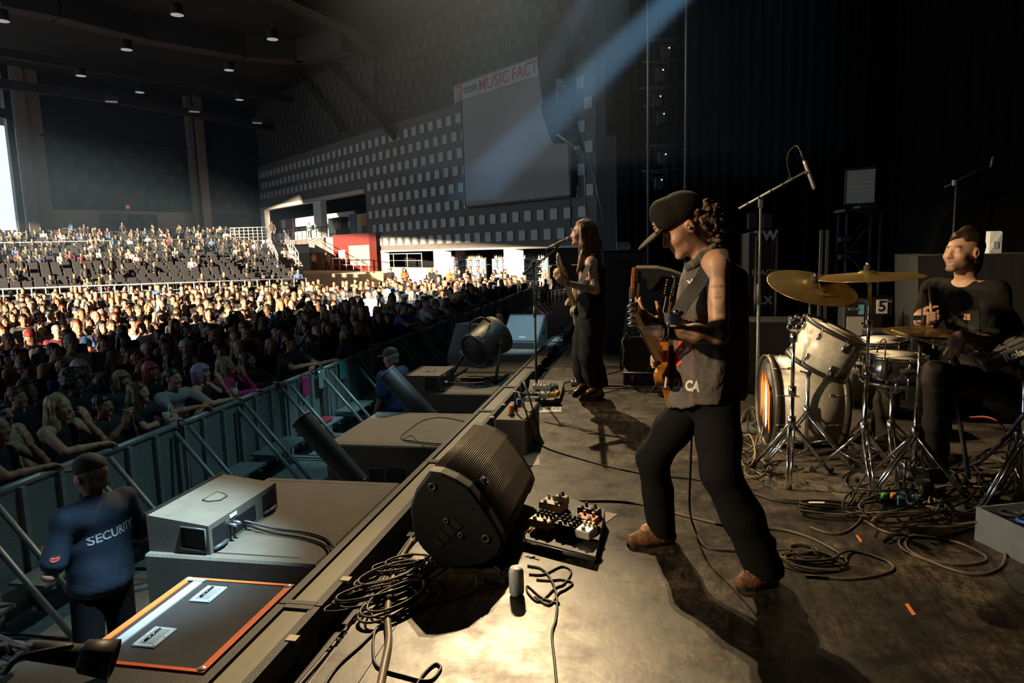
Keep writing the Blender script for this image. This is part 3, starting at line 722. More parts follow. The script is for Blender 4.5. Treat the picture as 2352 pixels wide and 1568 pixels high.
for p0, p1, lab, sd in ((1021, 1104, 'wide back bar shelving with blue shelves between white pillars', 1), (1131, 1160, 'narrow end of back bar shelving beside the white pillar', 2), (1183, 1246, 'back bar shelving behind the singer', 3)):
    pos, off = shelfunit(p0, p1, lab, sd)
    for x, zz, r in pos:
        i = int(r * 7) % 7; o = link('bottle', BMESH[i], None, WP(x, zz, off - .2)); o.scale = (1.3, 1.3, 0.8 + 0.35 * ((r * 37) % 1))
        tag(o, '%s glass liquor bottle standing on the back bar shelves' % bnames[i], 'bottle', '%s bottles on the back bar' % bnames[i])
for p0, p1 in ((1044, 1066), (1182, 1198)):
    m = MB(); wbox(m, ws(p1, 590, -2.9), ws(p0, 590, -2.9), 0.85, 1.32, -3.05, -2.98); t = Thing('menu_screen', 'dark menu screen over the wide bar shelves' if p0 < 1100 else 'purple menu screen over the bar behind the singer', 'screen', WP(ws(p0, 590, -2.9), .85, -3)); t.part('screen', m, mat('menu%d' % p0, (0.03, 0.02, 0.05), 0.3, var=.8, vscale=4, col2=(0.12, 0.05, 0.16)))
    m = MB(); wbox(m, ws(p1 + 1, 590, -2.9), ws(p0 - 1, 590, -2.9), 0.82, 1.35, -3.12, -3.06); t.part('frame', m, M_black)
rail('bar_fence', 'black barrier rail in front of the bar counter', [WP(ws(1180, 665, 3), -1.5, 3), WP(ws(1330, 665, 3), -1.5, 3)], 1.1, M_steel, 0, 16)

# ---- ceiling lamps
M_lampc = mat('lamp_can', (0.04, 0.04, 0.045), 0.5); M_lampw = mat('lamp_diffuser', (0.75, 0.75, 0.75), 0.5, emit=(1, 1, 1), estr=0.25)  # diffuser's faint emission stands in for daylight on its white underside
can = Thing('pendant_lamp', 'round black pendant downlight hanging under the dark roof', 'lamp', group='pendant downlights under the roof')
can.part('housing', MB().lathe([(0.18, 0.62), (0.34, 0.6), (0.36, 0.05), (0.38, 0.0)], 14), M_lampc); can.part('diffuser', MB().lathe([(0.36, -0.02), (0.34, 0.02), (0.0, 0.02)], 14), M_lampw)
can.part('stem', MB().cyl((0, 0, .6), (0, 0, 1.6), 0.03, None, 6), M_lampc)
first = True
for px, py in ((407, 34), (626, 90), (291, 114), (526, 161), (6, 48), (186, 174), (321, 212), (550, 229)):
    o = can.o if first else copy_tree(can.o); first = False; o.location = P(px, py, 15.4)
bx = Thing('box_light', 'small rectangular box light fixed under the roof beam', 'lamp', group='box lights along the roof beam')
bx.part('housing', MB().box((0, 0, 0.2), (0.9, 0.5, 0.4)), M_lampc); bx.part('lens', MB().box((0, -.02, -0.02), (0.85, 0.46, 0.06)), mat('box_lens', (0.6, 0.55, 0.48), 0.5, emit=(1, .9, .75), estr=0.12))
bx.part('bracket', MB().box((0, 0, .6), (.1, .1, .6)), M_lampc)
for i, (px, py) in enumerate(((256, 233), (446, 256), (591, 282))):
    o = bx.o if i == 0 else copy_tree(bx.o); o.location = P(px, py, 14.2); o.rotation_euler = (0, 0, .6)

# ---- black masking drapes on the far side of the stage and upstage
def drape(name, a, b, z0, z1, folds, amp=0.12):
    m = MB(); a = Vector(a); b = Vector(b); d = (b - a); L = d.length; d.normalize(); n = Vector((-d.y, d.x, 0)); N = folds * 6
    top = []; bot = []
    for i in range(N + 1):
        q = a + d * (L * i / N) + n * (amp * sin(2 * pi * folds * i / N) + amp * .4 * sin(2 * pi * folds * 0.37 * i / N + 1)); top.append(Vector((q.x, q.y, z1))); bot.append(Vector((q.x, q.y, z0)))
    k = N + 1; m.add(bot + top, [(i, i + 1, k + i + 1, k + i) for i in range(N)], True); return struct(name, m, M_drape)
drape('curtain_far', (-0.6, 24, 0), (12, 24, 0), 0, 16, 40)
drape('curtain_upstage', (7.6, -6, 0), (7.6, 24, 0), 0, 16, 70)
# ================================================================ pit barrier, subwoofers, monitors, footlights
M_alu = mat('aluminium', (0.34, 0.37, 0.37), 0.45, 0.35, var=0.3, vscale=9)
M_perf = mat('perforated_sheet', (0.30, 0.33, 0.32), 0.5, 0.4)
def _perf(m):
    nt = m.node_tree; b = nt.nodes['Principled BSDF']; tc = nt.nodes.new('ShaderNodeTexCoord'); w = nt.nodes.new('ShaderNodeTexVoronoi')
    w.inputs['Scale'].default_value = 130; nt.links.new(tc.outputs['Object'], w.inputs['Vector'])
    r = nt.nodes.new('ShaderNodeValToRGB'); r.color_ramp.elements[0].position = 0.28; r.color_ramp.elements[0].color = (0.04, 0.045, 0.045, 1); r.color_ramp.elements[1].position = 0.4; r.color_ramp.elements[1].color = (0.30, 0.33, 0.32, 1)
    nt.links.new(w.outputs[0], r.inputs[0]); nt.links.new(r.outputs[0], b.inputs['Base Color'])
_perf(M_perf)
XB, ZBAR = -5.25, -0.33
def make_barrier():
    t = Thing('crowd_barrier', 'aluminium crowd barrier section with braces along the pit', 'barrier', (0, 0, 0), group='crowd barrier sections along the pit', world=False)
    H = ZBAR + 1.5; L = 1.16
    t.part('panel', MB().bb(-.012, .012, -L / 2, L / 2, .05, H - .04), M_perf)
    t.part('top_rail', MB().tube([(0, -L / 2, H - .03), (0, L / 2, H - .03)], 0.035, 10), M_alu)
    for y in (-L / 2 + .03, -0.2, 0.2, L / 2 - .03):
        t.part('upright', MB().bb(.012, .062, y - .025, y + .025, .02, H - .05), M_alu)
    for y in (-L / 2 + .1, L / 2 - .1):
        t.part('brace', MB().tube([(.06, y, H - .08), (0.95, y, .05)], 0.026, 6), M_alu)
    t.part('floor_plate', MB().bb(-.02, 1.0, -L / 2 + .01, L / 2 - .01, 0.002, .02), M_alu)
    t.part('bolt_plate', MB().bb(-.03, .075, L / 2 - .05, L / 2 + .015, H - .2, H - .05), M_steel)
    t.part('tread', MB().bb(.07, .42, -L / 2 + .12, L / 2 - .12, .36, .385), M_alu)
    for y in (-.35, .35): t.part('tread_bracket', MB().bb(.06, .4, y - .02, y + .02, .30, .36), M_alu)
    return t.o
bar = make_barrier()
for k in range(26):
    o = bar if k == 0 else copy_tree(bar)
    o.location = (XB + 0.03 * sin(k * 1.7), 1.4 + 1.2 * k, -1.5)

M_sub = mat('sub_paint', (0.13, 0.108, 0.082), 0.75, bump=0.35, bscale=220, var=0.25, vscale=5)
M_box = mat('speaker_black', (0.022, 0.022, 0.023), 0.6, bump=0.25, bscale=200)
M_rec = mat('recess_black', (0.006, 0.006, 0.007), 0.6)
M_hand = mat('handle_grey', (0.06, 0.065, 0.07), 0.45)
def subwoofer(x0, x1, y0, y1, label, zt=-0.1):
    t = Thing('subwoofer', label, 'speaker', ((x0 + x1) / 2, (y0 + y1) / 2, -1.5))
    c = ((x0 + x1) / 2, (y0 + y1) / 2, (zt - 1.5) / 2)
    t.part('cabinet', MB().rbox(c, (x1 - x0, y1 - y0, zt + 1.5), .012), M_sub)
    for yy in (y0 + .07, y1 - .06): t.part('groove', MB().bb(x0 + .05, x1 - .12, yy - .006, yy + .006, zt - .002, zt + .0015), M_rec)
    for zz in ((zt - .2, zt - .42), (-1.1, -1.3)):
        xm = (x0 + x1) / 2 + .02
        h = t.part('handle_recess', MB().bb(xm - .14, xm + .14, y0 - .004, y0 + .02, zz[1], zz[0]), M_rec)
        t.part('handle_bar', MB().bb(xm - .012, xm + .012, y0 - .012, y0 + .004, zz[1], zz[0]), M_hand, parent=h)
        t.part('handle_rim', MB().tube([(xm - .145, y0 - .004, zz[1]), (xm + .145, y0 - .004, zz[1]), (xm + .145, y0 - .004, zz[0]), (xm - .145, y0 - .004, zz[0])], .01, 5, True), M_hand, parent=h)
    t.part('grille', MB().bb(x0 - .012, x0 + .002, y0 + .03, y1 - .03, -1.45, zt - .04), M_rec)
    return t
subwoofer(-2.75, -1.72, 3.2, 4.5, 'black subwoofer carrying the wedge-shaped front-fill speaker')
subwoofer(-2.72, -1.69, 5.38, 6.55, 'bare topped black subwoofer with thin cables lying across it')
subwoofer(-2.78, -1.72, 7.45, 8.75, 'black subwoofer under the blower and a small speaker')
subwoofer(-2.78, -1.70, 8.85, 11.9, 'long black subwoofer under the far blue-lit monitor')
t = Thing('stage_box', 'low dark equipment case standing against the orange-edged road case', 'case', (-2.0, 1.75, -1.5))
t.part('body', MB().rbox((-2.05, 1.72, -.82), (.9, 1.03, 1.36), .015), M_box); t.part('lid_seam', MB().bb(-2.505, -1.595, 1.2, 2.24, -.26, -.25), M_rec); t.part('lid', MB().rbox((-2.05, 1.72, -.12), (.92, 1.05, .05), .012), M_box)

# front-fill speakers
def front_fill(x0, x1, y0, y1, zb, hl, hr, label, sc=1.0):
    t = Thing('front_fill_speaker', label, 'speaker', ((x0 + x1) / 2, (y0 + y1) / 2, zb))
    m = MB(); v = [(x0, y0, zb), (x1, y0, zb), (x1, y1, zb), (x0, y1, zb), (x0, y0, zb + hl), (x1, y0, zb + hr), (x1, y1, zb + hr), (x0, y1, zb + hl)]
    m.add(v, [(0, 3, 2, 1), (4, 5, 6, 7), (0, 1, 5, 4), (1, 2, 6, 5), (2, 3, 7, 6), (3, 0, 4, 7)]); t.part('cabinet', m, M_sub)
    t.part('grille', MB().bb(x0 - .012, x0 + .001, y0 + .01, y1 - .01, zb + .01, zb + hl - .005), M_rec)
    n = int((y1 - y0) / .022)
    m = MB()
    for i in range(n): yy = y0 + (y1 - y0) * (i + .5) / n; m.bb(x0 - .016, x0 + .01, yy - .006, yy + .006, zb + hl - .008, zb + hl + .006)
    t.part('grille_teeth', m, M_rec, kind='stuff')
    for (ya, yb) in ((y0 + .03, y0 + .15), (y1 - .17, y1 - .03)):
        h = t.part('handle_recess', MB().bb(x1 - .004, x1 + .003, ya, yb, zb + .02, zb + hr - .03), M_rec)
        t.part('handle_bar', MB().tube([(x1 + .004, ya, zb + .02), (x1 + .018, (ya + yb) / 2, zb + .025), (x1 + .004, yb, zb + .02)], .012, 6), M_hand, parent=h)
    h = t.part('handle_recess', MB().bb(x1 - .17, x1 - .03, y0 - .003, y0 + .004, zb + .03, zb + hr - .02), M_rec)
    t.part('handle_rim', MB().tube([(x1 - .175, y0 - .004, zb + .03), (x1 - .02, y0 - .004, zb + .02), (x1 - .02, y0 - .004, zb + hr - .02), (x1 - .165, y0 - .004, zb + hr - .01)], .007, 5, True), M_hand, parent=h)
    ym = (y0 + y1) / 2; xm = (x0 + x1) / 2; zz = zb + (hl + hr) / 2 + .002; sl = (hr - hl) / (x1 - x0)
    pts = [(-.07, -.04), (-.07, .0), (-.03, .05), (.04, .05), (.07, .0), (.07, -.04)]
    m = MB().slab([(xm + p[1], ym + p[0], zz + sl * p[1]) for p in pts], (0, 0, 1), .002); pl = t.part('rigging_plate', m, mat('plate_brown', (0.12, 0.1, 0.075), 0.6))
    t.part('plate_outline', MB().tube([(xm + p[1], ym + p[0], zz + .002 + sl * p[1]) for p in pts], .004, 4, True), M_rec, parent=pl)
    t.part('name_strip', MB().bb(x1 + .001, x1 + .004, ym - .16, ym - .09, zb + hr - .035, zb + hr - .015), M_white)
    t.part('connector_panel', MB().bb(x1 + .001, x1 + .004, ym - .2, ym + .1, zb + .03, zb + hr - .05), M_rec)
    for yy in (ym - .17, ym - .13): t.part('plug', MB().cyl((x1, yy, zb + .1), (x1 + .05, yy, zb + .095), .011, .009, 10), mat('plug_steel', (.35, .42, .5), .3, .8))
    return t
front_fill(-2.74, -2.36, 3.24, 3.95, -0.0995, 0.21, 0.165, 'wedge-shaped front-fill speaker plugged with two cables')
front_fill(-2.72, -2.33, 7.47, 8.1, -0.0995, 0.20, 0.20, 'square small front-fill speaker near the blower, lit white on top')
# confetti cannon barrels
def barrel(a, b, r, label, matl):
    t = Thing('confetti_cannon', label, 'cannon', (a.x, a.y, -1.5)); d = (b - a).normalized()
    m = MB().cyl(a, b, r, r, 24, cap=False); m.cyl(a, b, r * .93, r * .93, 24, cap=False)
    m.cyl(a, a + d * .02, r, r, 24); t.part('barrel', m, matl); x, y_, z_ = basis(d)
    t.part('rim', MB().tube([b + (x * cos(q) + z_ * sin(q)) * r for q in [2 * pi * k / 24 for k in range(24)]], .008, 6, True), M_hand)
    c = Vector((a.x, a.y, -1.5)); t.part('base', MB().cyl((a.x, a.y, -1.5), (a.x, a.y, -1.38), .2, .16, 16), M_box); t.part('post', MB().cyl((a.x, a.y, -1.38), a + d * .05, .05, .05, 10), M_box)
    return t
barrel(D(1010, 985, 6.75), D(889, 856, 6.75), .10, 'blue-lit confetti cannon barrel next to the guard in the light cap', mat('barrel_black', (0.03, 0.032, 0.034), 0.38))
barrel(D(828, 1115, 4.95), D(692, 962, 4.95), .085, 'dark confetti cannon barrel between the two nearer subwoofers', mat('barrel_black', (0.03, 0.032, 0.034), 0.38))

# orange edged road case
x0, x1, y0, y1, zt = -2.31, -1.735, 2.27, 2.98, -0.1
t = Thing('road_case', 'black road case with bright orange edges and recessed butterfly handles', 'case', (-1.98, 2.6, -1.5))
M_or = mat('orange_edge', (0.75, 0.14, 0.03), 0.45); M_lam = mat('case_laminate', (0.018, 0.017, 0.016), 0.5, bump=0.6, bscale=300, var=0.5, vscale=8)
t.part('body', MB().bb(x0 + .006, x1 - .006, y0 + .006, y1 - .006, -1.38, zt - .004), M_lam)
for (a, b) in (((x0, y0), (x0, y1)), ((x1, y0), (x1, y1)), ((x0, y0), (x1, y0)), ((x0, y1), (x1, y1))):
    e = .024; t.part('edge_trim', MB().bb(min(a[0], b[0]) - e * .4, max(a[0], b[0]) + e * .4, min(a[1], b[1]) - e * .4, max(a[1], b[1]) + e * .4, zt - .03, zt), M_or) if a[0] != b[0] else t.part('edge_trim', MB().bb(a[0] - (e * .4 if a[0] == x0 else e), a[0] + (e if a[0] == x0 else e * .4), y0, y1, zt - .03, zt + .001), M_or)
for (a, b) in ((x0, y0), (x1, y0), (x1, y1), (x0, y1)):
    t.part('edge_trim', MB().bb(a - .014, a + .014, b - .014, b + .014, -1.38, zt - .03), M_or)
    t.part('ball_corner', MB().ell((a + (.012 if a == x0 else -.012), b + (.012 if b == y0 else -.012), zt - .004), (.022, .022, .012)), M_alu)
    t.part('caster', MB().cyl((a * .92 - .16, b * .9 + .26 - .02, -1.44), (a * .92 - .16, b * .9 + .26 + .02, -1.44), .055, None, 12), M_box)
t.part('aluminium_strip', MB().bb(x0 + .055, x0 + .105, y0 + .01, y1 - .01, zt - .004, zt + .003), mat('bright_alu', (.75, .8, .82), .3, .6))
t.part('hinge', MB().bb(x0 + .02, x0 + .11, y1 - .035, y1 - .01, zt, zt + .006), M_alu)
for yy in (2.46, 2.84):
    h = t.part('handle_dish', MB().rbox((x0 + .21, yy, zt), (.11, .15, .008), .003), mat('bright_alu', (.75, .8, .82), .3, .6))
    t.part('dish_well', MB().bb(x0 + .175, x0 + .245, yy - .055, yy + .055, zt + .003, zt + .0055), M_alu, parent=h)
    t.part('grip', MB().tube([(x0 + .2, yy - .05, zt + .006), (x0 + .2, yy + .05, zt + .006)], .009, 8), mat('chrome', (.8, .8, .82), .12, 1.0), parent=h)
    for a, b in ((-.048, -.066), (.048, -.066), (-.048, .066), (.048, .066), (-.048, 0), (.048, 0)): t.part('rivet', MB().ell((x0 + .21 + a, yy + b, zt + .005), (.004, .004, .003), 6, 4), M_alu, parent=h)

# footlight battens along the stage edge
M_diff = mat('footlight_cover', (0.21, 0.20, 0.145), 0.55, var=0.2, vscale=60, stretch=(1, .04, 1), spec=0.4)
def batten(ya, yb):
    t = Thing('footlight_bar', 'long pale footlight batten with black rails lying along the stage edge', 'footlight', (-1.48, (ya + yb) / 2, -.09), group='footlight battens along the stage edge', world=True)
    t.part('cover', MB().bb(-1.535, -1.42, ya + .03, yb - .03, -.05, .012), M_diff)
    for x in (-1.565, -1.405): t.part('side_rail', MB().bb(x - .02, x + .02, ya + .005, yb - .005, -.09, .02), M_box)
    for y in (ya, yb - .035): t.part('end_cap', MB().bb(-1.545, -1.415, y + .004, y + .034, -.06, .022), M_box)
    for y in (ya + .25, yb - .25): t.part('clamp_tab', MB().bb(-1.405, -1.36, y - .02, y + .02, .0, .024), mat('tab_tan', (.45, .38, .25), .6))
    t.part('hanger', MB().bb(-1.53, -1.2, (ya + yb) / 2 - .03, (ya + yb) / 2 + .03, -.12, -.085), M_box)
    return t
ye = [0.9, 2.6, 4.64, 6.19, 7.3, 8.53, 9.59, 10.83, 12.1, 13.4, 14.7]
for a, b in zip(ye[:-1], ye[1:]): batten(a, b)
# near floor monitor
YW = 3.05; LW = 0.95
M_wside = mat('monitor_end', (0.006, 0.008, 0.0095), 0.6, bump=.15, bscale=160, spec=.25); M_wgr = mat('monitor_grille', (0.055, 0.045, 0.034), 0.5, 0.2)
def at(px, py): q = D(px, py, YW); return (q.x, q.z)
out = [at(*p) for p in ((985, 1082), (1010, 1085), (1045, 1100), (1077, 1120), (1102, 1153), (1124, 1184), (1150, 1228), (1158, 1250), (1148, 1278), (1120, 1297), (1075, 1308), (1030, 1306), (1000, 1296), (967, 1262), (949, 1236), (940, 1180), (941, 1158), (952, 1126))]
t = Thing('floor_monitor', 'big black wedge floor monitor with ribbed grille standing beside the drink can', 'speaker', (out[10][0], YW + LW / 2, 0.0))
cx_ = sum(p[0] for p in out) / len(out); cz_ = sum(p[1] for p in out) / len(out)
ins = lambda s_: [(cx_ + (p[0] - cx_) * s_, max(0.002, cz_ + (p[1] - cz_) * s_)) for p in out]
def ringloft(rings):
    m = MB(); n = len(rings[0][0]); v = []
    for poly, y in rings: v += [(p[0], y, p[1]) for p in poly]
    f = [tuple(range(n)), tuple(range((len(rings) - 1) * n, len(rings) * n))[::-1]]
    for i in range(len(rings) - 1): f += [(i * n + k, i * n + (k + 1) % n, (i + 1) * n + (k + 1) % n, (i + 1) * n + k) for k in range(n)]
    m.add(v, f); return m
for a, b, sg in ((YW, YW + .09, 1), (YW + LW, YW + LW - .09, -1)):
    e = t.part('end_panel', ringloft([(ins(.93), a), (ins(.985), a + sg * .015), (ins(1.0), a + sg * .035), (ins(1.0), b)]), M_wside)
    if sg == 1:
        for px, py in ((993, 1117), (1025, 1195), (1058, 1228), (1116, 1236)):
            q = at(px, py); r = .016 if px in (993, 1116) else .01
            t.part('fixing_cup', MB().tube([(q[0] + r * cos(k), a - .003, q[1] + r * sin(k)) for k in [2 * pi * i / 12 for i in range(12)]], .005, 5, True), M_hand, parent=e)
        q0, q1 = at(1050, 1200), at(995, 1255)
        for u in (0.05, .3, .55, .8): qx, qz = q0[0] + (q1[0] - q0[0]) * u, q0[1] + (q1[1] - q0[1]) * u; t.part('handle_slot', MB().box((qx, a - .001, qz), (.055, .006, .03), Matrix.Rotation(0.75, 3, 'Y')), M_rec, parent=e)
t.part('cabinet', ringloft([(ins(.975), YW + .08), (ins(.975), YW + LW - .08)]), M_wside)
# ribbed grille following the front of the profile
fr = [out[i] for i in range(0, 8)]; L_ = [0]
for a, b in zip(fr[:-1], fr[1:]): L_.append(L_[-1] + math.hypot(b[0] - a[0], b[1] - a[1]))
NRB = 54
for i in range(NRB):
    s_ = L_[-1] * (i + .5) / NRB; k = max(j for j in range(len(L_)) if L_[j] <= s_); k = min(k, len(fr) - 2); u = (s_ - L_[k]) / (L_[k + 1] - L_[k])
    qx, qz = fr[k][0] + (fr[k + 1][0] - fr[k][0]) * u, fr[k][1] + (fr[k + 1][1] - fr[k][1]) * u
    t.part('grille_rib', MB().tube([(qx, YW + .085, qz), (qx, YW + LW - .085, qz)], .0046, 5), M_wgr)
m = MB(); v = [(p[0] - .004, y, p[1] - .003) for y in (YW + .08, YW + LW - .08) for p in fr]; n = len(fr)
m.add(v, [(i, i + 1, n + i + 1, n + i) for i in range(n - 1)]); t.part('grille_backing', m, M_rec)
q = at(1088, 1128); bd_ = t.part('badge', MB().box((q[0] + .02, YW + .14, q[1] + .0), (.05, .06, .012), Matrix.Rotation(0.95, 3, 'Y')), M_rec)
m = MB().tube([(q[0] + .026 + .016 * cos(k) * .55, YW + .14 + .017 * sin(k), q[1] + .008 - .016 * cos(k) * .8) for k in [2 * pi * i / 14 for i in range(14)]], .004, 5, True); t.part('badge_ring', m, mat('badge_violet', (.25, .2, .7), .4), 'violet ring badge', parent=bd_)

# blower on a yoke, standing on the third subwoofer
a, b = D(1089, 806, 8.3), D(1141, 768, 8.65); d = (b - a).normalized(); x, _, u = basis(d)
M_fan = mat('blower_brown', (0.07, 0.055, 0.038), 0.5)
t = Thing('stage_blower', 'drum-shaped stage blower tilted back on a tubular yoke', 'fan', (a.x, a.y, -.1))
Mf = frame(a, x, -u, d)
Ld = (b - a).length
t.part('housing', MB().lathe([(.20, 0), (.225, -.01), (.225, .02), (.205, .04), (.235, Ld * .75), (.255, Ld * .9), (.26, Ld), (.24, Ld), (.2, .05)], 28, Mf, close=True), M_fan)
g = t.part('front_guard', MB().lathe([(.2, .01), (.2, .03), (0, .03)], 24, Mf), M_rec)
for r in (.05, .09, .13, .17): t.part('guard_ring', MB().tube([a + (x * cos(q) + u * sin(q)) * r + d * .01 for q in [2 * pi * k / 20 for k in range(20)]], .005, 4, True), M_hand, parent=g)
for k in range(6): q = pi * k / 6; t.part('guard_spoke', MB().tube([a + (x * cos(q) + u * sin(q)) * .2 + d * .008, a - (x * cos(q) + u * sin(q)) * .2 + d * .008], .004, 4), M_hand, parent=g)
t.part('back_plate', MB().lathe([(.24, Ld - .02), (0, Ld - .02)], 24, Mf), M_rec)
hp = [a + d * (Ld * .25) + u * .215 - x * .1, a + d * (Ld * .3) + u * .31 - x * .07, a + d * (Ld * .6) + u * .33 + x * .02, a + d * (Ld * .75) + u * .24 + x * .08]
t.part('carry_handle', MB().tube(bez(hp, 6), .014, 8), M_fan)
pv = a + d * (Ld * .5)
for sg in (-1, 1):
    p0 = pv + x * (.26 * sg); p0 = Vector((p0.x, p0.y, p0.z)); ft = Vector((p0.x - .1 + .1 * sg, p0.y - .35, -.085))
    l = t.part('yoke_leg', MB().tube([p0, p0.lerp(ft, .55), ft, ft + Vector((.03, .7, 0))], .02, 8), M_box)
    t.part('pivot_knob', MB().cyl(pv + x * (.235 * sg), pv + x * (.3 * sg), .035, .03, 12), M_hand, parent=l)
t.part('crossbar', MB().tube([Vector((pv.x - .36, pv.y - .3, -.085)), Vector((pv.x + .26, pv.y - .3, -.085))], .018, 8), M_box)
# far monitors on the subwoofers
def far_monitor(c, w, dep, h, rz, label, top=0.14, colr=None):
    t = Thing('floor_monitor', label, 'speaker', c, rz, world=False)
    pr = [(-dep / 2, 0.0), (dep / 2, 0.0), (dep / 2, h), (dep / 2 - top, h), (-dep / 2, .10)]
    m = MB(); v = [(-w / 2, p[0], p[1]) for p in pr] + [(w / 2, p[0], p[1]) for p in pr]; n = 5
    m.add(v, [tuple(range(n)), tuple(range(n, 2 * n))[::-1]] + [(i, (i + 1) % n, n + (i + 1) % n, n + i) for i in range(n)]); t.part('cabinet', m, M_box)
    p, q = Vector((0, pr[3][0], pr[3][1])), Vector((0, pr[4][0], pr[4][1])); nn = Vector((0, -(p.z - q.z), (p.y - q.y))).normalized()
    if nn.z < 0: nn = -nn
    a_, b_ = q.lerp(p, .06), q.lerp(p, .95)
    t.part('grille', MB().slab([a_ + Vector((-w / 2 + .02, 0, 0)), a_ + Vector((w / 2 - .02, 0, 0)), b_ + Vector((w / 2 - .02, 0, 0)), b_ + Vector((-w / 2 + .02, 0, 0))], nn, .012), colr or mat('grille_bluegrey', (.10, .12, .13), .6, bump=.4, bscale=300, var=.3, vscale=30))
    t.part('badge', MB().slab([q.lerp(p, .14) + Vector((dx, 0, 0)) + nn * .012 for dx in (-.02, .09)] + [q.lerp(p, .2) + Vector((dx, 0, 0)) + nn * .012 for dx in (.09, -.02)], nn, .004), M_alu)
    for sx in (-1, 1): t.part('side_handle', MB().rbox((sx * (w / 2 + .002), .08, h * .5), (.012, .16, .07), .004), M_rec)
    return t
q = P(1196, 800, -.1); far_monitor((q.x + .02, q.y + .25, -.0995), .62, .62, .5, -.12, 'floor monitor with its grille washed in pale blue light beside the singer', .1)
q = P(1062, 850, -.1); far_monitor((q.x - .05, q.y + .62, -.0995), .5, .42, .55, -.5, 'black floor monitor tilted towards the crowd behind the blower', .22, mat('grille_dark', (.04, .042, .045), .6, bump=.4, bscale=250))
# ================================================================ drum kit
M_chr = mat('chrome', (.8, .8, .82), .12, 1.0)
M_chd = mat('chrome_dark', (.45, .46, .48), .2, 1.0)
M_pearl = mat('white_pearl', (.72, .68, .58), .28, var=.25, vscale=28, coat=.5)
M_hoop = mat('hoop_dark', (.03, .028, .026), .35)
M_head = mat('drum_head', (.78, .74, .64), .5)
M_bra = mat('cymbal_bronze', (.62, .42, .14), .30, 0.85, bump=.06, bscale=80, var=.25, vscale=9)
M_stick = mat('drumstick', (.62, .42, .2), .55)
M_rub = mat('rubber', (.015, .015, .016), .7)
M_mic = mat('mic_grey', (.10, .10, .10), .45, .3)
def ax(o, d, up=(0, 0, 1)):                # matrix whose local Z runs along d
    x, y, z = basis(d, up); return frame(o, x, y.cross(x), y)
def drum(t, c, d, r, h, shell, lugs=8, hoop=M_hoop, hoopw=.028, heads=(M_head, M_head), lugh=None):
    c = Vector(c); d = Vector(d).normalized(); M = ax(c - d * (h / 2), d)
    t.part('shell', MB().lathe([(r * .97, 0.005), (r, .006), (r, h - .006), (r * .97, h - .005)], 40, M), shell)
    for z, hm in ((0, heads[0]), (h, heads[1])):
        t.part('hoop', MB().lathe([(r + .012, z - hoopw / 2), (r + .016, z - hoopw / 2), (r + .016, z + hoopw / 2), (r + .004, z + hoopw / 2), (r + .004, z - hoopw / 2)], 40, M, close=True), hoop)
        t.part('head', MB().lathe([(r + .003, z + (.004 if z else -.004)), (0.0, z + (.006 if z else -.006))], 40, M), hm)
    x, y, zz = M.col[0].xyz, M.col[1].xyz, M.col[2].xyz
    for k in range(lugs):
        a = 2 * pi * (k + .5) / lugs; n = x * cos(a) + y * sin(a)
        for z, s_ in ((h * .22, -1), (h * .78, 1)):
            q = M.translation + n * (r + .012) + zz * z
            l = t.part('lug', MB().ell(q, (.010, .010, .026), 8, 6, (ax((0, 0, 0), zz)).to_3x3()), M_chr)
            t.part('tension_rod', MB().tube([q + zz * (.02 * s_), M.translation + n * (r + .016) + zz * (h + .015 if s_ > 0 else -.015)], .0035, 5), M_chr, parent=l)
    return M
# bass drum
kc = Vector((1.10, 5.36, .345))
t = Thing('bass_drum', 'large white pearl bass drum with orange paint on its front head', 'drum', (1.1, 5.36, 0))
M = drum(t, kc, (-1, -.06, 0), .325, .46, M_pearl, 10, mat('kick_hoop', (.05, .04, .03), .4), .045, (M_head, mat('kick_head', (.02, .02, .02), .5)))
fx = kc + Vector((-1, -.06, 0)).normalized() * .242; Mx = ax(fx, (-1, -.06, 0)); X_, Y_ = Mx.col[0].xyz, Mx.col[1].xyz
rr = random.Random(4)
for (y0, z0, w, h) in ((-.19, -.2, .05, .34), (-.13, -.12, .045, .3), (-.07, -.2, .05, .4), (-.01, -.05, .05, .26), (.05, -.2, .05, .36), (.11, -.1, .05, .3), (.16, -.16, .05, .3)):
    q = fx + Vector((-.004, 0, 0)); pts = [q + Vector((0, y0 + a * w + rr.uniform(-.01, .01), z0 + b * h)) for a, b in ((0, 0), (1, .1), (1, 1), (.45, .85), (0, .92))]
    t.part('head_paint', MB().slab(pts, (-1, 0, 0), .003), mat('paint_orange', (.85, .2, .04), .5), 'orange paint stroke')
t.part('head_paint', MB().slab([fx + Vector((-.009, y, z)) for y, z in ((-.12, -.15), (-.04, -.2), (.0, .0), (-.03, .16), (-.1, .1))], (-1, 0, 0), .002), mat('paint_white', (.7, .7, .68), .5), 'white paint patch')
for sg in (-1, 1):
    q = kc + Vector((-.17, sg * .3, -.1)); t.part('spur', MB().tube([q, Vector((q.x - .12, q.y + sg * .12, .012))], .011, 8), M_chr)
t.part('claw_mount', MB().rbox(kc + Vector((-.05, 0, .34)), (.07, .05, .035), .008), M_chr)
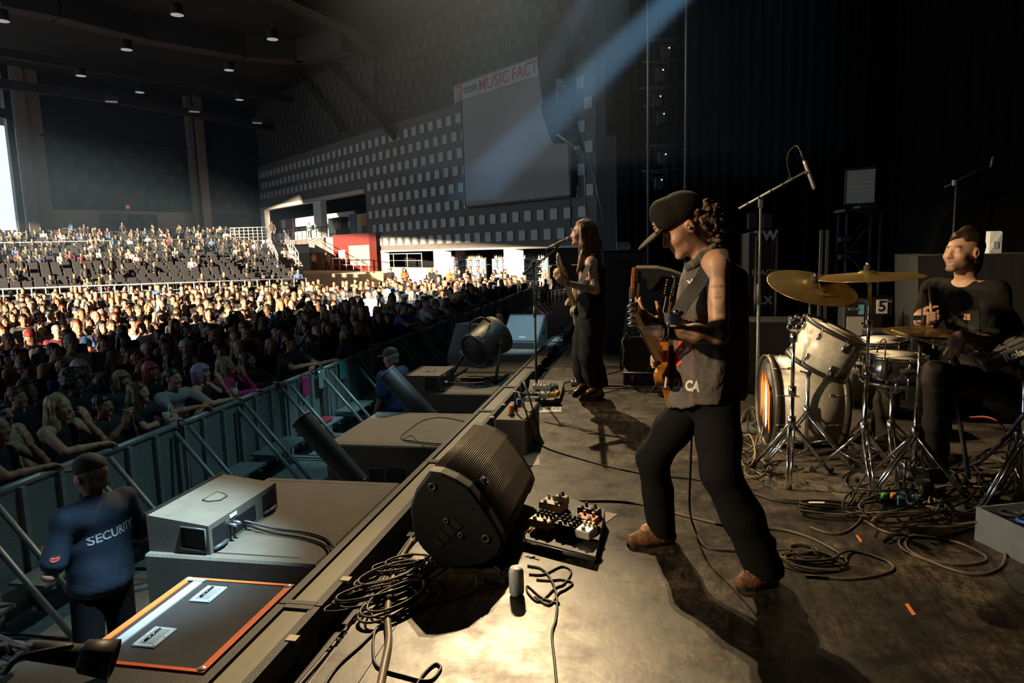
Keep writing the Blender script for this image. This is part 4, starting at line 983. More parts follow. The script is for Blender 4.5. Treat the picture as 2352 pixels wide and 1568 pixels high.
# rack tom on a stand
tc = D(1898, 800, 4.8); td = Vector((.42, -.12, .86))
t = Thing('rack_tom', 'white pearl rack tom tilted above the bass drum', 'drum', tc - Vector((0, 0, .25)))
drum(t, tc, td, .195, .26, M_pearl, 8, M_hoop)
t.part('mount', MB().tube([tc + Vector((-.16, .12, .1)), tc + Vector((-.2, .2, .16)), tc + Vector((-.12, .3, .12))], .018, 8), M_chr)
t.part('mount_clamp', MB().rbox(tc + Vector((-.19, .05, .16)), (.09, .07, .1), .015), M_chd)
for k in range(5): t.part('mount_wingnut', MB().ell(tc + Vector((-.22 + .03 * k, -.03 + .02 * k, .2 + .012 * (k % 2))), (.016, .012, .014), 8, 5), M_chr)
# snare
sc_ = D(2052, 845, 4.78)
t = Thing('snare_drum', 'chrome snare drum in front of the seated drummer', 'drum', (sc_.x, sc_.y, 0))
drum(t, sc_, (0.03, -.03, 1), .178, .165, M_chd, 10, M_chr, .02)
def tripod(t, x, y, h0, spread, rots, r=.009, double=True, hub=.32, foot=True):
    for a in rots:
        d = Vector((cos(a), sin(a), 0)); top = Vector((x, y, h0)); ft = Vector((x, y, .015)) + d * spread; n = Vector((-d.y, d.x, 0)) * .016
        l = t.part('leg', MB().tube([top + n, ft + n * .6], r, 6), M_chr)
        if double: t.part('leg_strut', MB().tube([top - n, ft - n * .6], r, 6), M_chr, parent=l)
        t.part('leg_brace', MB().tube([Vector((x, y, h0 * .35)), top.lerp(ft, .5)], r * .8, 6), M_chr, parent=l)
        t.part('rubber_foot', MB().cyl(ft + Vector((0, 0, -.012)), ft + d * .02 + Vector((0, 0, .03)), .018, .014, 8), M_rub, parent=l)
    t.part('hub', MB().cyl((x, y, h0 - .03), (x, y, h0 + .05), .026, None, 10), M_chd)
t.part('stand_tube', MB().cyl((sc_.x, sc_.y, .12), (sc_.x, sc_.y, sc_.z - .12), .014, None, 8), M_chr)
tripod(t, sc_.x, sc_.y, .3, .28, (0.4, 2.5, 4.6))
for a in (0.3, 2.4, 4.5): t.part('basket_arm', MB().tube([Vector((sc_.x, sc_.y, sc_.z - .17)), Vector((sc_.x + .19 * cos(a), sc_.y + .19 * sin(a), sc_.z - .1)), Vector((sc_.x + .2 * cos(a), sc_.y + .2 * sin(a), sc_.z - .06))], .008, 6), M_chr)
# floor tom
fc = D(1972, 862, 5.75)
t = Thing('floor_tom', 'white pearl floor tom partly hidden behind the bass drum', 'drum', (fc.x, fc.y, 0))
drum(t, fc, (0, 0, 1), .205, .4, M_pearl, 8, M_hoop)
for k in range(3): a = 2 * pi * k / 3 + .5; q = Vector((fc.x + .225 * cos(a), fc.y + .225 * sin(a), 0)); t.part('leg', MB().tube([q + Vector((0, 0, .01)), q + Vector((0, 0, fc.z))], .009, 6), M_chr)
# extra drum behind the snare
ec = D(2022, 800, 5.35); t = Thing('side_snare', 'second small drum beyond the snare', 'drum', (ec.x, ec.y, 0))
drum(t, ec, (-.05, -.05, 1), .17, .12, M_pearl, 8, M_chr, .02); t.part('stand_tube', MB().cyl((ec.x, ec.y, .1), (ec.x, ec.y, ec.z - .06), .014, None, 8), M_chr); tripod(t, ec.x, ec.y, .3, .28, (0, 2.1, 4.2))

# cymbals on stands
def cymbal_mesh(t, c, n, r, name='cymbal'):
    M = ax(c, n); prof = [(.006, .028), (.035, .027), (.052, .016), (.062, .010), (r * .5, .004), (r * .98, -.012), (r, -.013), (r * .98, -.0145), (r * .5, .0), (.062, .007), (.05, .013), (.006, .024)]
    return t.part(name, MB().lathe(prof, 56, M, close=True), M_bra), M
def cym_stand(name, label, base, top, c, n, r, rots, boom=None, spread=.32):
    t = Thing(name, label, 'cymbal', (base[0], base[1], 0)); c = Vector(c); n = Vector(n).normalized()
    cy, M = cymbal_mesh(t, c, n, r)
    x, y = base[0], base[1]; zt = top
    t.part('lower_tube', MB().cyl((x, y, .06), (x, y, zt * .55), .0145, None, 10), M_chr); t.part('upper_tube', MB().cyl((x, y, zt * .5), (x, y, zt), .010, None, 10), M_chr)
    for z in (zt * .55, zt * .8):
        k = t.part('height_clamp', MB().cyl((x, y, z - .02), (x, y, z + .025), .022, None, 10), M_chd); t.part('wingnut', MB().tube([(x - .015, y - .03, z), (x - .06, y - .035, z + .012)], .008, 6), M_chr, parent=k)
    T = Vector((x, y, zt)); 
    if boom: t.part('boom_arm', MB().tube([T + (T - c).normalized() * boom, c - n * .06], .009, 8), M_chr); t.part('boom_tilter', MB().rbox(T, (.04, .04, .05), .008), M_chd)
    t.part('tilter', MB().tube([T if not boom else c - n * .07, c - n * .03], .014, 8), M_chd)
    t.part('felt', MB().cyl(c + n * .022, c + n * .055, .022, .02, 12), mat('felt', (.04, .035, .03), .95)); t.part('wingnut', MB().ell(c + n * .066, (.013, .026, .012), 8, 6), M_chr)
    tripod(t, x, y, .34, spread, rots)
    return t, M
rots0 = (4.5, 2.2, .2)
c2 = D(1992, 631, 4.56); b2 = P(1980, 1040, 0); b2 = D(1981, 1045, 4.56)
ride, Mr = cym_stand('ride_cymbal', 'nearly flat ride cymbal on a straight chrome stand', (D(1981, 1090, 4.56).x, 4.56), c2.z - .05, c2, (-.03, -.035, 1), .315, (4.65, 2.6, .6), None, .30)
c1 = D(1866, 655, 4.45)
cs = D(1816, 1040, 4.62)
crash, Mc = cym_stand('crash_cymbal', 'golden crash cymbal tilted towards the camera with a K mark', (D(1852, 1000, 5.0).x, 5.0), c1.z - .12, c1, (.16, -.33, .92), .262, (1.5, 3.6, 5.6), .12)
# the K mark near the bell
nc = Mc.col[2].xyz; td = Vector((.25, -1, 0)); td = (td - nc * td.dot(nc)).normalized(); xk = nc.cross(td)
Kv = text_mb('K', .10, frame(c1 + td * .135 + nc * .0125, xk if xk.x > 0 else -xk, -td, nc), .0008, .008)
crash.part('maker_mark', Kv, mat('mark_dark', (.12, .07, .02), .5), 'dark letter K printed on the cymbal')
# empty boom stand in front of the bass drum
t = Thing('hardware_stand', 'bare chrome stand with a wing-nut top in front of the bass drum', 'stand', (cs.x, cs.y, 0))
tp = D(1821, 762, 4.62).z
t.part('lower_tube', MB().cyl((cs.x, cs.y, .06), (cs.x, cs.y, tp * .6), .015, None, 10), M_chr); t.part('upper_tube', MB().cyl((cs.x, cs.y, tp * .55), (cs.x, cs.y, tp), .0115, None, 10), M_chr)
for z in (tp * .32, tp * .6, tp * .96): t.part('height_clamp', MB().cyl((cs.x, cs.y, z - .025), (cs.x, cs.y, z + .03), .024, None, 10), M_chd)
for sg in (-1, 1): t.part('wingnut', MB().ell((cs.x + sg * .025, cs.y, tp + .03), (.022, .01, .02), 8, 6), M_chr)
tripod(t, cs.x, cs.y, .36, .27, (4.5, .3, 2.4))
# hi-hat
hc_ = D(2120, 757, 4.42); hx, hy = D(2106, 1060, 4.5).x, 4.5
t = Thing('hi_hat', 'pair of hi-hat cymbals on a chrome pedal stand', 'cymbal', (hx, hy, 0)); hx, hy = hc_.x - .01, hc_.y
cymbal_mesh(t, hc_, (0.03, -.03, 1), .205, 'top_cymbal'); M = ax(hc_ - Vector((0, 0, .035)), (-.03, .03, -1))
t.part('bottom_cymbal', MB().lathe([(.006, .028), (.05, .016), (.06, .010), (.2, -.012), (.205, -.013), (.2, -.0145), (.06, .007), (.006, .024)], 48, M, close=True), M_bra)
t.part('pull_rod', MB().cyl((hx, hy, .3), (hx, hy, D(2120, 665, 4.42).z), .0035, None, 6), M_chr)
cl = t.part('clutch', MB().cyl(hc_ + Vector((0, 0, .02)), hc_ + Vector((0, 0, .085)), .014, None, 10), M_rub); t.part('clutch_wingnut', MB().rbox(hc_ + Vector((-.035, 0, .07)), (.05, .012, .028), .004), M_rub, parent=cl)
t.part('lower_tube', MB().cyl((hx, hy, .12), (hx, hy, .55), .0145, None, 10), M_chr); t.part('upper_tube', MB().cyl((hx, hy, .5), (hx, hy, hc_.z - .06), .0115, None, 10), M_chr); t.part('seat_cup', MB().cyl((hx, hy, hc_.z - .075), (hx, hy, hc_.z - .045), .025, None, 12), M_rub)
tripod(t, hx, hy, .36, .3, (5.6, 2.2, 3.6)); t.part('pedal_frame', MB().tube([(hx - .07, hy - .06, .02), (hx - .06, hy - .03, .2), (hx + .06, hy - .03, .2), (hx + .07, hy - .06, .02)], .008, 6), M_chd)
t.part('foot_board', MB().slab([(hx - .04, hy - .32, .03), (hx + .04, hy - .32, .03), (hx + .04, hy - .04, .15), (hx - .04, hy - .04, .15)], (0, 0, 1), .01), M_chr); t.part('spring', MB().tube([(hx + .018 * cos(k * .9), hy + .018 * sin(k * .9), .1 + .006 * k) for k in range(30)], .004, 4), M_chr)
# drum throne
t = Thing('drum_throne', 'round black drum throne under the drummer', 'stool', (2.25, 4.72, 0)); t.part('seat', MB().lathe([(0, .44), (.16, .44), (.19, .46), (.19, .52), (.16, .545), (0, .55)], 24, Matrix.Translation((2.25, 4.72, 0))), M_rub)
t.part('post', MB().cyl((2.25, 4.72, .1), (2.25, 4.72, .44), .016, None, 8), M_chr); tripod(t, 2.25, 4.72, .28, .26, (.4, 2.5, 4.6))
# kick pedal
t = Thing('kick_pedal', 'chrome bass drum pedal behind the bass drum', 'pedal', (1.47, 5.3, 0)); t.part('foot_board', MB().slab([(1.42, 5.25, .1), (1.42, 5.35, .1), (1.72, 5.35, .03), (1.72, 5.25, .03)], (0, 0, 1), .012), M_chd)
for y in (5.24, 5.36): t.part('post', MB().cyl((1.4, y, .02), (1.4, y, .24), .011, None, 8), M_chr)
t.part('axle', MB().cyl((1.4, 5.22, .23), (1.4, 5.38, .23), .008, None, 8), M_chr); t.part('beater', MB().tube([(1.4, 5.3, .23), (1.375, 5.3, .38)], .005, 6), M_chr); t.part('beater_ball', MB().ell((1.372, 5.3, .39), (.022, .03, .03)), mat('felt_white', (.6, .58, .5), .9)); t.part('base_plate', MB().bb(1.36, 1.74, 5.24, 5.36, .002, .012), M_chd)

# sample pad
q = D(2290, 800, 4.15); t = Thing('sample_pad', 'black electronic sample pad tilted on a stand beside the drummer', 'instrument', (q.x + .12, q.y, 0))
Rz = Matrix.Rotation(radians(-14), 3, 'Z') @ Matrix.Rotation(radians(-30), 3, 'Y')
cpt = q + Vector((.12, .06, .0)); t.part('body', MB().rbox(cpt, (.40, .34, .07), .012, Rz), M_box)
for i in range(3):
    for j in range(3): t.part('pad', MB().rbox(cpt + Rz @ Vector((-.1 + .1 * i, -.09 + .1 * j, .04)), (.09, .09, .012), .004, Rz), M_rub)
fd = Rz @ Vector((0, -1, 0)); fx_ = Rz @ Vector((1, 0, 0)); fz = Rz @ Vector((0, 0, 1))
t.part('maker_name', text_mb('Roland', .052, frame(cpt + fd * .1715 + fx_ * -.02, fx_, fz, fd), .001, .001), mat('print_white', (.75, .75, .75), .6), 'white lettering reading Roland')
t.part('stand_tube', MB().cyl((cpt.x + .08, cpt.y, .1), (cpt.x + .05, cpt.y, cpt.z - .04), .015, None, 8), M_chr); tripod(t, cpt.x + .08, cpt.y, .42, .3, (3.6, 1.5, 5.4)); t.part('clamp', MB().rbox((cpt.x + .07, cpt.y, cpt.z - .08), (.08, .06, .06), .012), M_chd)
t.part('orange_tag', MB().slab([cpt + Vector((-.05 + a, -.14, -.10 - b)) for a, b in ((0, 0), (.016, 0), (.02, .05), (.004, .05))], (0, -1, 0), .003), mat('tag_orange', (.8, .18, .04), .5))

# ---------------------------------------------------------------- microphones on stands
def mic_body(t, a, b, r, col=M_mic, grille=True, nm='microphone'):
    a, b = Vector(a), Vector(b); d = (b - a).normalized()
    m = t.part(nm, MB().cyl(a, b, r * .72, r, 12), col)
    if grille: t.part('mic_grille', MB().ell(b + d * r * .6, (r * 1.25, r * 1.25, r * 1.35), 12, 8, ax((0, 0, 0), d).to_3x3()), mat('mic_mesh', (.13, .13, .13), .5, .6, bump=.5, bscale=900), parent=m)
    return m
def round_base(t, x, y, r=.14): t.part('base', MB().lathe([(r, 0), (r, .012), (r * .8, .03), (.02, .04)], 24, Matrix.Translation((x, y, .001))), M_box)
# singer's microphone stand
Ym = 7.05
bp_ = D(1231, 884, Ym); x = D(1228, 700, Ym).x
t = Thing('vocal_mic_stand', 'black boom microphone stand with vocal microphone at the singer', 'mic stand', (x, Ym, 0)); round_base(t, x, Ym)
zt = D(1225, 606, Ym).z; t.part('lower_tube', MB().cyl((x, Ym, .03), (x, Ym, .85), .0125, None, 10), M_box); t.part('upper_tube', MB().cyl((x, Ym, .8), (x, Ym, zt), .0095, None, 10), M_box); t.part('height_clutch', MB().cyl((x, Ym, .8), (x, Ym, .92), .017, None, 10), M_hand)
b0, b1 = D(1201, 629, Ym), D(1276, 574, Ym - .05); t.part('boom', MB().tube([b0, b1], .0085, 8), M_box); t.part('boom_weight', MB().tube([b0, b0.lerp(b1, .28)], .014, 8), M_box)
k = t.part('boom_clutch', MB().rbox((x, Ym, zt), (.05, .05, .06), .01), M_box); t.part('wing_screw', MB().tube([(x + .02, Ym - .02, zt), (x + .09, Ym - .04, zt - .08)], .006, 6), M_box, parent=k)
ma, mb_ = D(1262, 568, Ym - .05), D(1301, 551, Ym - .05); mic_body(t, ma, mb_, .021); t.part('mic_clip', MB().tube([b1, ma.lerp(mb_, .6)], .014, 8), M_box)
cb = [ma, D(1254, 573, Ym), D(1256, 582, Ym), D(1248, 600, Ym), D(1232, 604, Ym)]; t.part('mic_cable', MB().tube(bez(cb, 5), .0045, 6), M_rub)
# overhead microphone
Yo = 5.8; x = D(1745, 600, Yo).x
t = Thing('overhead_mic_stand', 'tall boom stand holding a slim silver overhead microphone', 'mic stand', (x, Yo, 0)); round_base(t, x, Yo, .16)
zt = D(1746, 468, Yo).z; t.part('lower_tube', MB().cyl((x, Yo, .03), (x, Yo, 1.1), .014, None, 10), M_hand); t.part('upper_tube', MB().cyl((x, Yo, 1.05), (x, Yo, zt), .011, None, 10), M_hand); t.part('height_clutch', MB().cyl((x, Yo, 1.02), (x, Yo, 1.18), .019, None, 10), M_box)
b0, b1 = D(1697, 479, Yo), D(1850, 395, Yo - .1); t.part('boom', MB().tube([b0, b1], .0085, 8), M_alu); t.part('boom_clutch', MB().rbox((x, Yo, zt + .01), (.04, .05, .09), .01), M_hand)
for u in (.12, .3, .48, .66, .8): t.part('cable_tie', MB().cyl(b0.lerp(b1, u), b0.lerp(b1, u + .025), .0125, None, 8), M_box)
ma, mb_ = D(1847, 368, Yo - .1), D(1871, 434, Yo - .1); mm = t.part('microphone', MB().tube([ma, ma.lerp(mb_, .1), mb_.lerp(ma, .12), mb_], [.0125, .016, .016, .0165], 12), mat('mic_silver', (.5, .47, .42), .35, .8))
t.part('mic_clip', MB().tube([b1, ma.lerp(mb_, .45)], .016, 8), M_box); t.part('plug', MB().tube([D(1838, 345, Yo - .1), ma], [.007, .0115], 8), M_box)
t.part('mic_cable', MB().tube(bez([D(1838, 345, Yo - .1), D(1828, 335, Yo), D(1812, 350, Yo), D(1808, 375, Yo), D(1814, 405, Yo), D(1805, 418, Yo)], 6), .004, 6), M_rub)
# far boom microphone
Yf = 7.4; x = D(2192, 500, Yf).x; t = Thing('far_mic_stand', 'thin boom microphone stand among the draped gear upstage', 'mic stand', (x, Yf, 0)); round_base(t, x, Yf)
t.part('tube', MB().cyl((x, Yf, .03), (x, Yf, D(2192, 420, Yf).z), .01, None, 8), M_hand); t.part('boom', MB().tube([D(2168, 431, Yf), D(2274, 377, Yf)], .007, 6), M_hand); t.part('boom_clutch', MB().rbox(D(2192, 420, Yf), (.04, .04, .06), .008), M_alu); t.part('microphone', MB().tube([D(2281, 360, Yf), D(2275, 384, Yf)], .011, 8), M_alu)
# snare microphone stand
Ys = 4.5; a, b = D(2225, 1100, 4.2), D(2182, 822, Ys); t = Thing('snare_mic_stand', 'slanted black stand with a dynamic microphone over the snare', 'mic stand', (a.x, a.y, 0)); t.part('tube', MB().tube([a, b], .010, 8), M_hand); t.part('lower_tube', MB().tube([a, a.lerp(b, .45)], .014, 8), M_box); t.part('base', MB().lathe([(.13, 0), (.13, .012), (.1, .03), (.02, .04)], 20, Matrix.Translation((a.x, a.y, .001))), M_box)
mic_body(t, D(2203, 845, Ys - .05), D(2168, 775, Ys - .05), .022, mat('mic_dark', (.03, .03, .035), .4), False); t.part('mic_cable', MB().tube(bez([D(2203, 845, Ys - .05), D(2212, 860, Ys - .05), D(2210, 890, Ys - .1), D(2200, 930, Ys - .1), D(2206, 1000, Ys - .2)], 5), .004, 6), M_rub); t.part('mic_clip', MB().tube([b, D(2185, 812, Ys - .05)], .016, 8), M_box)
# tom microphone
t = Thing('tom_mic', 'small black clip microphone hanging beside the snare', 'microphone', D(2030, 880, 4.6)); mic_body(t, D(2032, 830, 4.6), D(2030, 870, 4.6), .022, M_box, False); t.part('mic_cable', MB().tube(bez([D(2032, 830, 4.6), D(2034, 782, 4.6), D(2022, 785, 4.6), D(2014, 810, 4.6)], 6), .004, 6), M_rub); t.part('clip', MB().tube([D(2030, 830, 4.6), D(2044, 838, 4.65)], .008, 6), M_box)
# ================================================================ backline: amps, cases, guitars, towers
M_grsil = mat('silver_grille', (.42, .41, .38), .6, bump=.5, bscale=400); M_case = mat('case_black', (.014, .014, .015), .5, bump=.2, bscale=150)
M_prw = mat('print_white', (.75, .75, .75), .6)
def bx_thing(name, label, cat, px0, px1, ytop, Y, dep, zb=0.0, m_=None, trim=True, grp=None):
    a, b = D(px0, ytop, Y), D(px1, ytop, Y); zt = (a.z + b.z) / 2
    t = Thing(name, label, cat, ((a.x + b.x) / 2, Y + dep / 2, zb), group=grp)
    t.part('body', MB().rbox(((a.x + b.x) / 2, Y + dep / 2, (zt + zb) / 2), (b.x - a.x, dep, zt - zb), .012), m_ or M_case)
    if trim:
        for x in (a.x, b.x): t.part('edge_trim', MB().bb(x - .008, x + .008, Y - .004, Y + .012, zb, zt), M_hand)
    return t, a, b, zt
t, a, b, zt = bx_thing('combo_amp', 'upright combo amplifier with silver grille and blue control plate', 'amplifier', 1941, 1990, 692, 6.9, .25, .3)
w = b.x - a.x; t.part('speaker_grille', MB().bb(a.x + .02, b.x - .02, 6.885, 6.9, .33, zt - .14), M_grsil); t.part('control_panel', MB().bb(a.x + .02, b.x - .07, 6.885, 6.9, zt - .12, zt - .03), M_rec); t.part('name_plate', MB().bb(b.x - .07, b.x - .02, 6.884, 6.9, zt - .12, zt - .03), mat('plate_blue', (.15, .4, .6), .4))
for k in range(6): t.part('knob', MB().cyl((a.x + .035 + k * (w - .12) / 5, 6.885, zt - .07), (a.x + .035 + k * (w - .12) / 5, 6.87, zt - .07), .012, None, 8), M_alu)
for x in (a.x + .03, b.x - .03): t.part('tilt_leg', MB().tube([(x, 6.92, .35), (x, 7.1, .01)], .012, 6), M_chr)
t.part('base_crate', MB().rbox(((a.x + b.x) / 2, 7.05, .15), (w * 1.05, .3, .298), .01), M_case)
t, a, b, zt = bx_thing('tilted_amp', 'low combo amplifier with grey grille lying tilted behind the drums', 'amplifier', 2004, 2066, 762, 6.2, .3, .25)
t.part('speaker_grille', MB().bb(a.x + .02, b.x - .02, 6.185, 6.2, .28, zt - .06), M_grsil); t.part('base_crate', MB().rbox(((a.x + b.x) / 2, 6.36, .125), (b.x - a.x, .3, .248), .01), M_case)
t, a, b, zt = bx_thing('flight_case', 'black flight case marked with a white number 5', 'case', 1992, 2112, 690, 7.6, .7)
q = D(2026, 704, 7.59); t.part('number_card', MB().bb(q.x - .05, q.x + .05, 7.585, 7.6, q.z - .07, q.z + .07), M_white); t.part('number', text_mb('5', .15, frame(Vector((q.x, 7.583, q.z)), Vector((1, 0, 0)), Vector((0, 0, 1)), Vector((0, -1, 0))), .001, .004), M_ink, 'black number 5')
t.part('top_edge', MB().bb(D(2030, 690, 7.59).x, D(2085, 690, 7.59).x, 7.585, 7.6, zt - .015, zt), M_alu)
t, a, b, zt = bx_thing('speaker_stack', 'tall black speaker stack behind the guitarist', 'speaker', 1386, 1480, 578, 10.2, .8); t.part('grille', MB().bb(a.x + .06, b.x - .06, 10.185, 10.2, .1, zt - .08), M_rec)
t.part('cover_cloth', MB().slab([(a.x - .02, 10.18, zt), (b.x + .02, 10.18, zt), (b.x + .02, 11.0, zt), (a.x - .02, 11.0, zt)], (0, 0, 1), .015), M_drape)
# stacks of road cases left of the drums with stencilled lettering
t, a, b, zt = bx_thing('stencilled_case', 'tall black road case stencilled TW and FRAGILE', 'case', 1722, 1775, 534, 8.4, .6)
yy = 8.39; fm = lambda px, py: frame(D(px, py, yy), Vector((1, 0, 0)), Vector((0, 0, 1)), Vector((0, -1, 0)))
t.part('stencil', text_mb('TW', .15, fm(1759, 542), .001, .006), M_prw, 'white stencil reading TW'); t.part('stencil', text_mb('FRAGILE', .085, fm(1760, 626), .001, .002), M_prw, 'white stencil reading FRAGILE'); t.part('stencil', text_mb('LX', .12, fm(1758, 690), .001, .006), M_prw, 'white stencil reading LX')
for px in (1736, 1784): q = D(px, 540, 8.38); t.part('metal_edge', MB().bb(q.x - .012, q.x + .012, 8.37, 8.4, .1, q.z), M_chd)
t, a, b, zt = bx_thing('low_case', 'low wide black case behind the bass drum', 'case', 1716, 1850, 738, 7.2, .5); t.part('bright_edge', MB().bb(a.x, b.x, 7.19, 7.2, zt - .012, zt), M_hand)
t, a, b, zt = bx_thing('draped_rack', 'tall rack under a black cloth between the two towers', 'rack', 1793, 1835, 522, 9.0, .6, m_=M_drape, trim=False); t.part('cloth_fold', MB().bb(a.x - .02, a.x + .1, 8.98, 9.0, .2, zt - .05), M_drape)
# lighting towers
def tower(px0, px1, ytop, Y, label, zlo=0.0):
    a, b = D(px0, ytop, Y), D(px1, ytop, Y); zt = a.z; w = b.x - a.x
    t = Thing('lighting_tower', label, 'truss', ((a.x + b.x) / 2, Y + w / 2, zlo)); M_tr = mat('truss_grey', (.10, .115, .13), .4, .7)
    for x in (a.x, b.x):
        for y in (Y, Y + w): t.part('chord', MB().cyl((x, y, zlo), (x, y, zt), .024, None, 10), M_tr)
    n = max(2, int((zt - zlo) / (w * 1.2)))
    for k in range(n):
        z0, z1 = zlo + (zt - zlo) * k / n, zlo + (zt - zlo) * (k + 1) / n
        for (p, q) in (((a.x, Y), (b.x, Y)), ((a.x, Y + w), (b.x, Y + w))):
            p, q = (p, q) if k % 2 else (q, p); t.part('diagonal', MB().cyl((p[0], p[1], z0), (q[0], q[1], z1), .010, None, 6), M_tr)
        t.part('rung', MB().cyl((a.x, Y, z1), (b.x, Y, z1), .012, None, 6), M_tr)
    t.part('base_plate', MB().bb(a.x - .12, b.x + .12, Y - .12, Y + w + .12, zlo, zlo + .02), M_steel)
    return t, a, b, zt
t, a, b, zt = tower(1948, 2026, 486, 8.6, 'dark truss tower carrying a strobe light behind the cymbals')
t.part('cap_plate', MB().bb(a.x - .05, b.x + .05, 8.55, 8.6 + b.x - a.x + .05, zt, zt + .03), M_steel)
for py in (550, 590): q = D(1940, py, 8.55); t.part('clamp', MB().rbox(q, (.13, .08, .07), .015), M_hand)
Yq = 8.5; q = D(1971, 428, Yq); Rb = Matrix.Rotation(radians(-20), 3, 'Z')
st = Thing('strobe_light', 'square strobe light with white louvred face on the dark tower', 'light', D(1985, 484, 8.7) + Vector((0, 0, .031)))
st.part('head', MB().rbox(q + Vector((.07, .12, 0)), (.34, .2, .42), .02, Rb), M_box); fdir = Rb @ Vector((0, -1, 0)); fr_ = Rb @ Vector((1, 0, 0)); fc_ = q + Vector((.07, .12, 0)) + fdir * .104
st.part('face', MB().box(fc_, (.28, .012, .36), Rb), mat('strobe_face', (.5, .48, .44), .5, bump=.3, bscale=300))
for k in range(3): st.part('tube', MB().box(fc_ + fdir * .008 + Vector((0, 0, -.05 + .05 * k)), (.27, .012, .014), Rb), mat('tube_cream', (.75, .62, .38), .4))
st.part('yoke', MB().rbox(D(1990, 468, Yq + .15), (.24, .2, .16), .03), M_hand); st.part('base', MB().rbox(D(2010, 455, Yq + .25), (.2, .22, .36), .03), M_box)
t, a, b, zt = tower(1716, 1790, 535, 9.4, 'dark truss tower standing behind the stencilled case')
for px in (1723, 1757):
    q = D(px, 508, 9.4); m_ = Thing('small_fixture', 'small dark lamp head clamped on the rear tower', 'light', D(px, 534, 9.4) + Vector((0, 0, .0)), group='lamp heads on the rear tower'); m_.part('body', MB().rbox(q + Vector((.04, .05, 0)), (.13, .15, .22), .02), M_box); m_.part('lens', MB().bb(q.x - .02, q.x + .08, q.y - .035, q.y - .024, q.z - .08, q.z + .08), M_hand); m_.part('bracket', MB().tube([q + Vector((.04, .05, -.1)), D(px, 534, 9.45) + Vector((.04, 0, .0))], .02, 6), M_box)
# tall light bars
for px in (1887, 1901):
    a, b = D(px, 528, 8.0), D(px - 1, 760, 8.0); t = Thing('light_bar', 'thin pale upright light bar standing behind the cymbals', 'light', (b.x, 8.0, 0), group='upright light bars behind the cymbals'); t.part('bar', MB().bb(a.x - .014, a.x + .014, 7.985, 8.015, .04, a.z), mat('bar_cream', (.35, .32, .25), .5)); t.part('base', MB().cyl((a.x, 8, 0.001), (a.x, 8, .04), .1, None, 16), M_box)
# very tall verticals at the far side of the stage
for px, lab in ((1489, 'tall steel truss upright rising out of view by the far curtain, left of the pair'), (1576, 'tall steel truss upright rising out of view by the far curtain, right of the pair')):
    Y = 14.0; a = D(px, 200, Y); t = Thing('truss_upright', lab.replace(', left of the pair', ', nearer the line array').replace(', right of the pair', ', nearer the drum kit'), 'truss', (a.x, Y, 0)); t.part('tube', MB().cyl((a.x, Y, .02), (a.x, Y, 11), .03, None, 8), mat('bright_tube', (.3, .3, .3), .4, .7)); t.part('foot', MB().bb(a.x - .2, a.x + .2, Y - .2, Y + .2, 0.001, .02), M_steel)
for i, (px, py) in enumerate(((1518, 170), (1520, 270), (1524, 362), (1512, 230), (1532, 120), (1515, 420))):
    q = D(px, py, 14.2); t = Thing('hung_fixture', 'dark moving head light hung in the side ladder by the far curtain', 'light', q, group='moving lights on the side ladder'); t.part('body', MB().rbox(q, (.22, .2, .26), .04), M_box); t.part('yoke', MB().tube([q + Vector((-.14, 0, .0)), q + Vector((-.14, 0, .2)), q + Vector((.14, 0, .2)), q + Vector((.14, 0, 0))], .015, 6), M_hand); t.part('pipe', MB().cyl(q + Vector((-.35, 0, .24)), q + Vector((.5, 0, .24)), .02, None, 8), M_hand)
    t.part('status_led', MB().ell(q + Vector((.04, -.11, .05)), (.012, .01, .012), 6, 4), mat('led_white', (.8, .8, .8), .3, emit=(1, 1, 1), estr=3)); t.part('lens', MB().cyl(q + Vector((0, -.1, -.06)), q + Vector((0, -.12, -.06)), .07, None, 12), M_hand)

# draped gear on the right and the covered riser
def cloth_mound(name, label, pts, Y, dep, m_=M_drape):
    pp = [D(px, py, Y) for px, py in pts]; m = MB(); n = len(pp)
    back = [Vector((p.x + .1, Y + dep, p.z)) for p in pp]; frontb = [Vector((p.x + .05 * sin(i * 2.3), Y - .12 - .06 * sin(i * 3.1), 0.0)) for i, p in enumerate(pp)]; backb = [Vector((p.x, p.y, 0)) for p in back]
    m.add(pp + back + frontb + backb, [(i, i + 1, n + i + 1, n + i) for i in range(n - 1)] + [(i, 2 * n + i, 2 * n + i + 1, i + 1) for i in range(n - 1)] + [(0, n, 3 * n, 2 * n), (n - 1, 3 * n - 1, 4 * n - 1, 2 * n - 1)] + [(n + i, n + i + 1, 3 * n + i + 1, 3 * n + i) for i in range(n - 1)])
    return solo(name, m, m_, label, 'drape', (pp[n // 2].x, Y, 0))
M_dr2 = mat('charcoal_drape', (.010, .010, .0105), .95, bump=.4, bscale=9, stretch=(1, 1, .1))
cloth_mound('draped_gear', 'large heap of gear under a black cloth upstage of the drummer', [(2136, 590), (2160, 520), (2190, 470), (2230, 440), (2290, 432), (2352, 425), (2420, 440)], 7.8, 1.5)
cloth_mound('draped_riser', 'cloth-covered riser right behind the drummer', [(2108, 800), (2108, 588), (2160, 586), (2200, 588), (2262, 584), (2352, 582), (2440, 582)], 6.6, .9, M_dr2)
cloth_mound('draped_case', 'slanted black cloth beside the drummer under the far microphone stand', [(2070, 760), (2085, 640), (2104, 600), (2130, 592)], 7.1, .5)
q = D(2281, 583, 6.9); t = Thing('snack_bag', 'crumpled white paper bag standing on the covered riser', 'bag', q); a, b = D(2267, 583, 6.9), D(2296, 583, 6.9); zt = D(2280, 534, 6.9).z
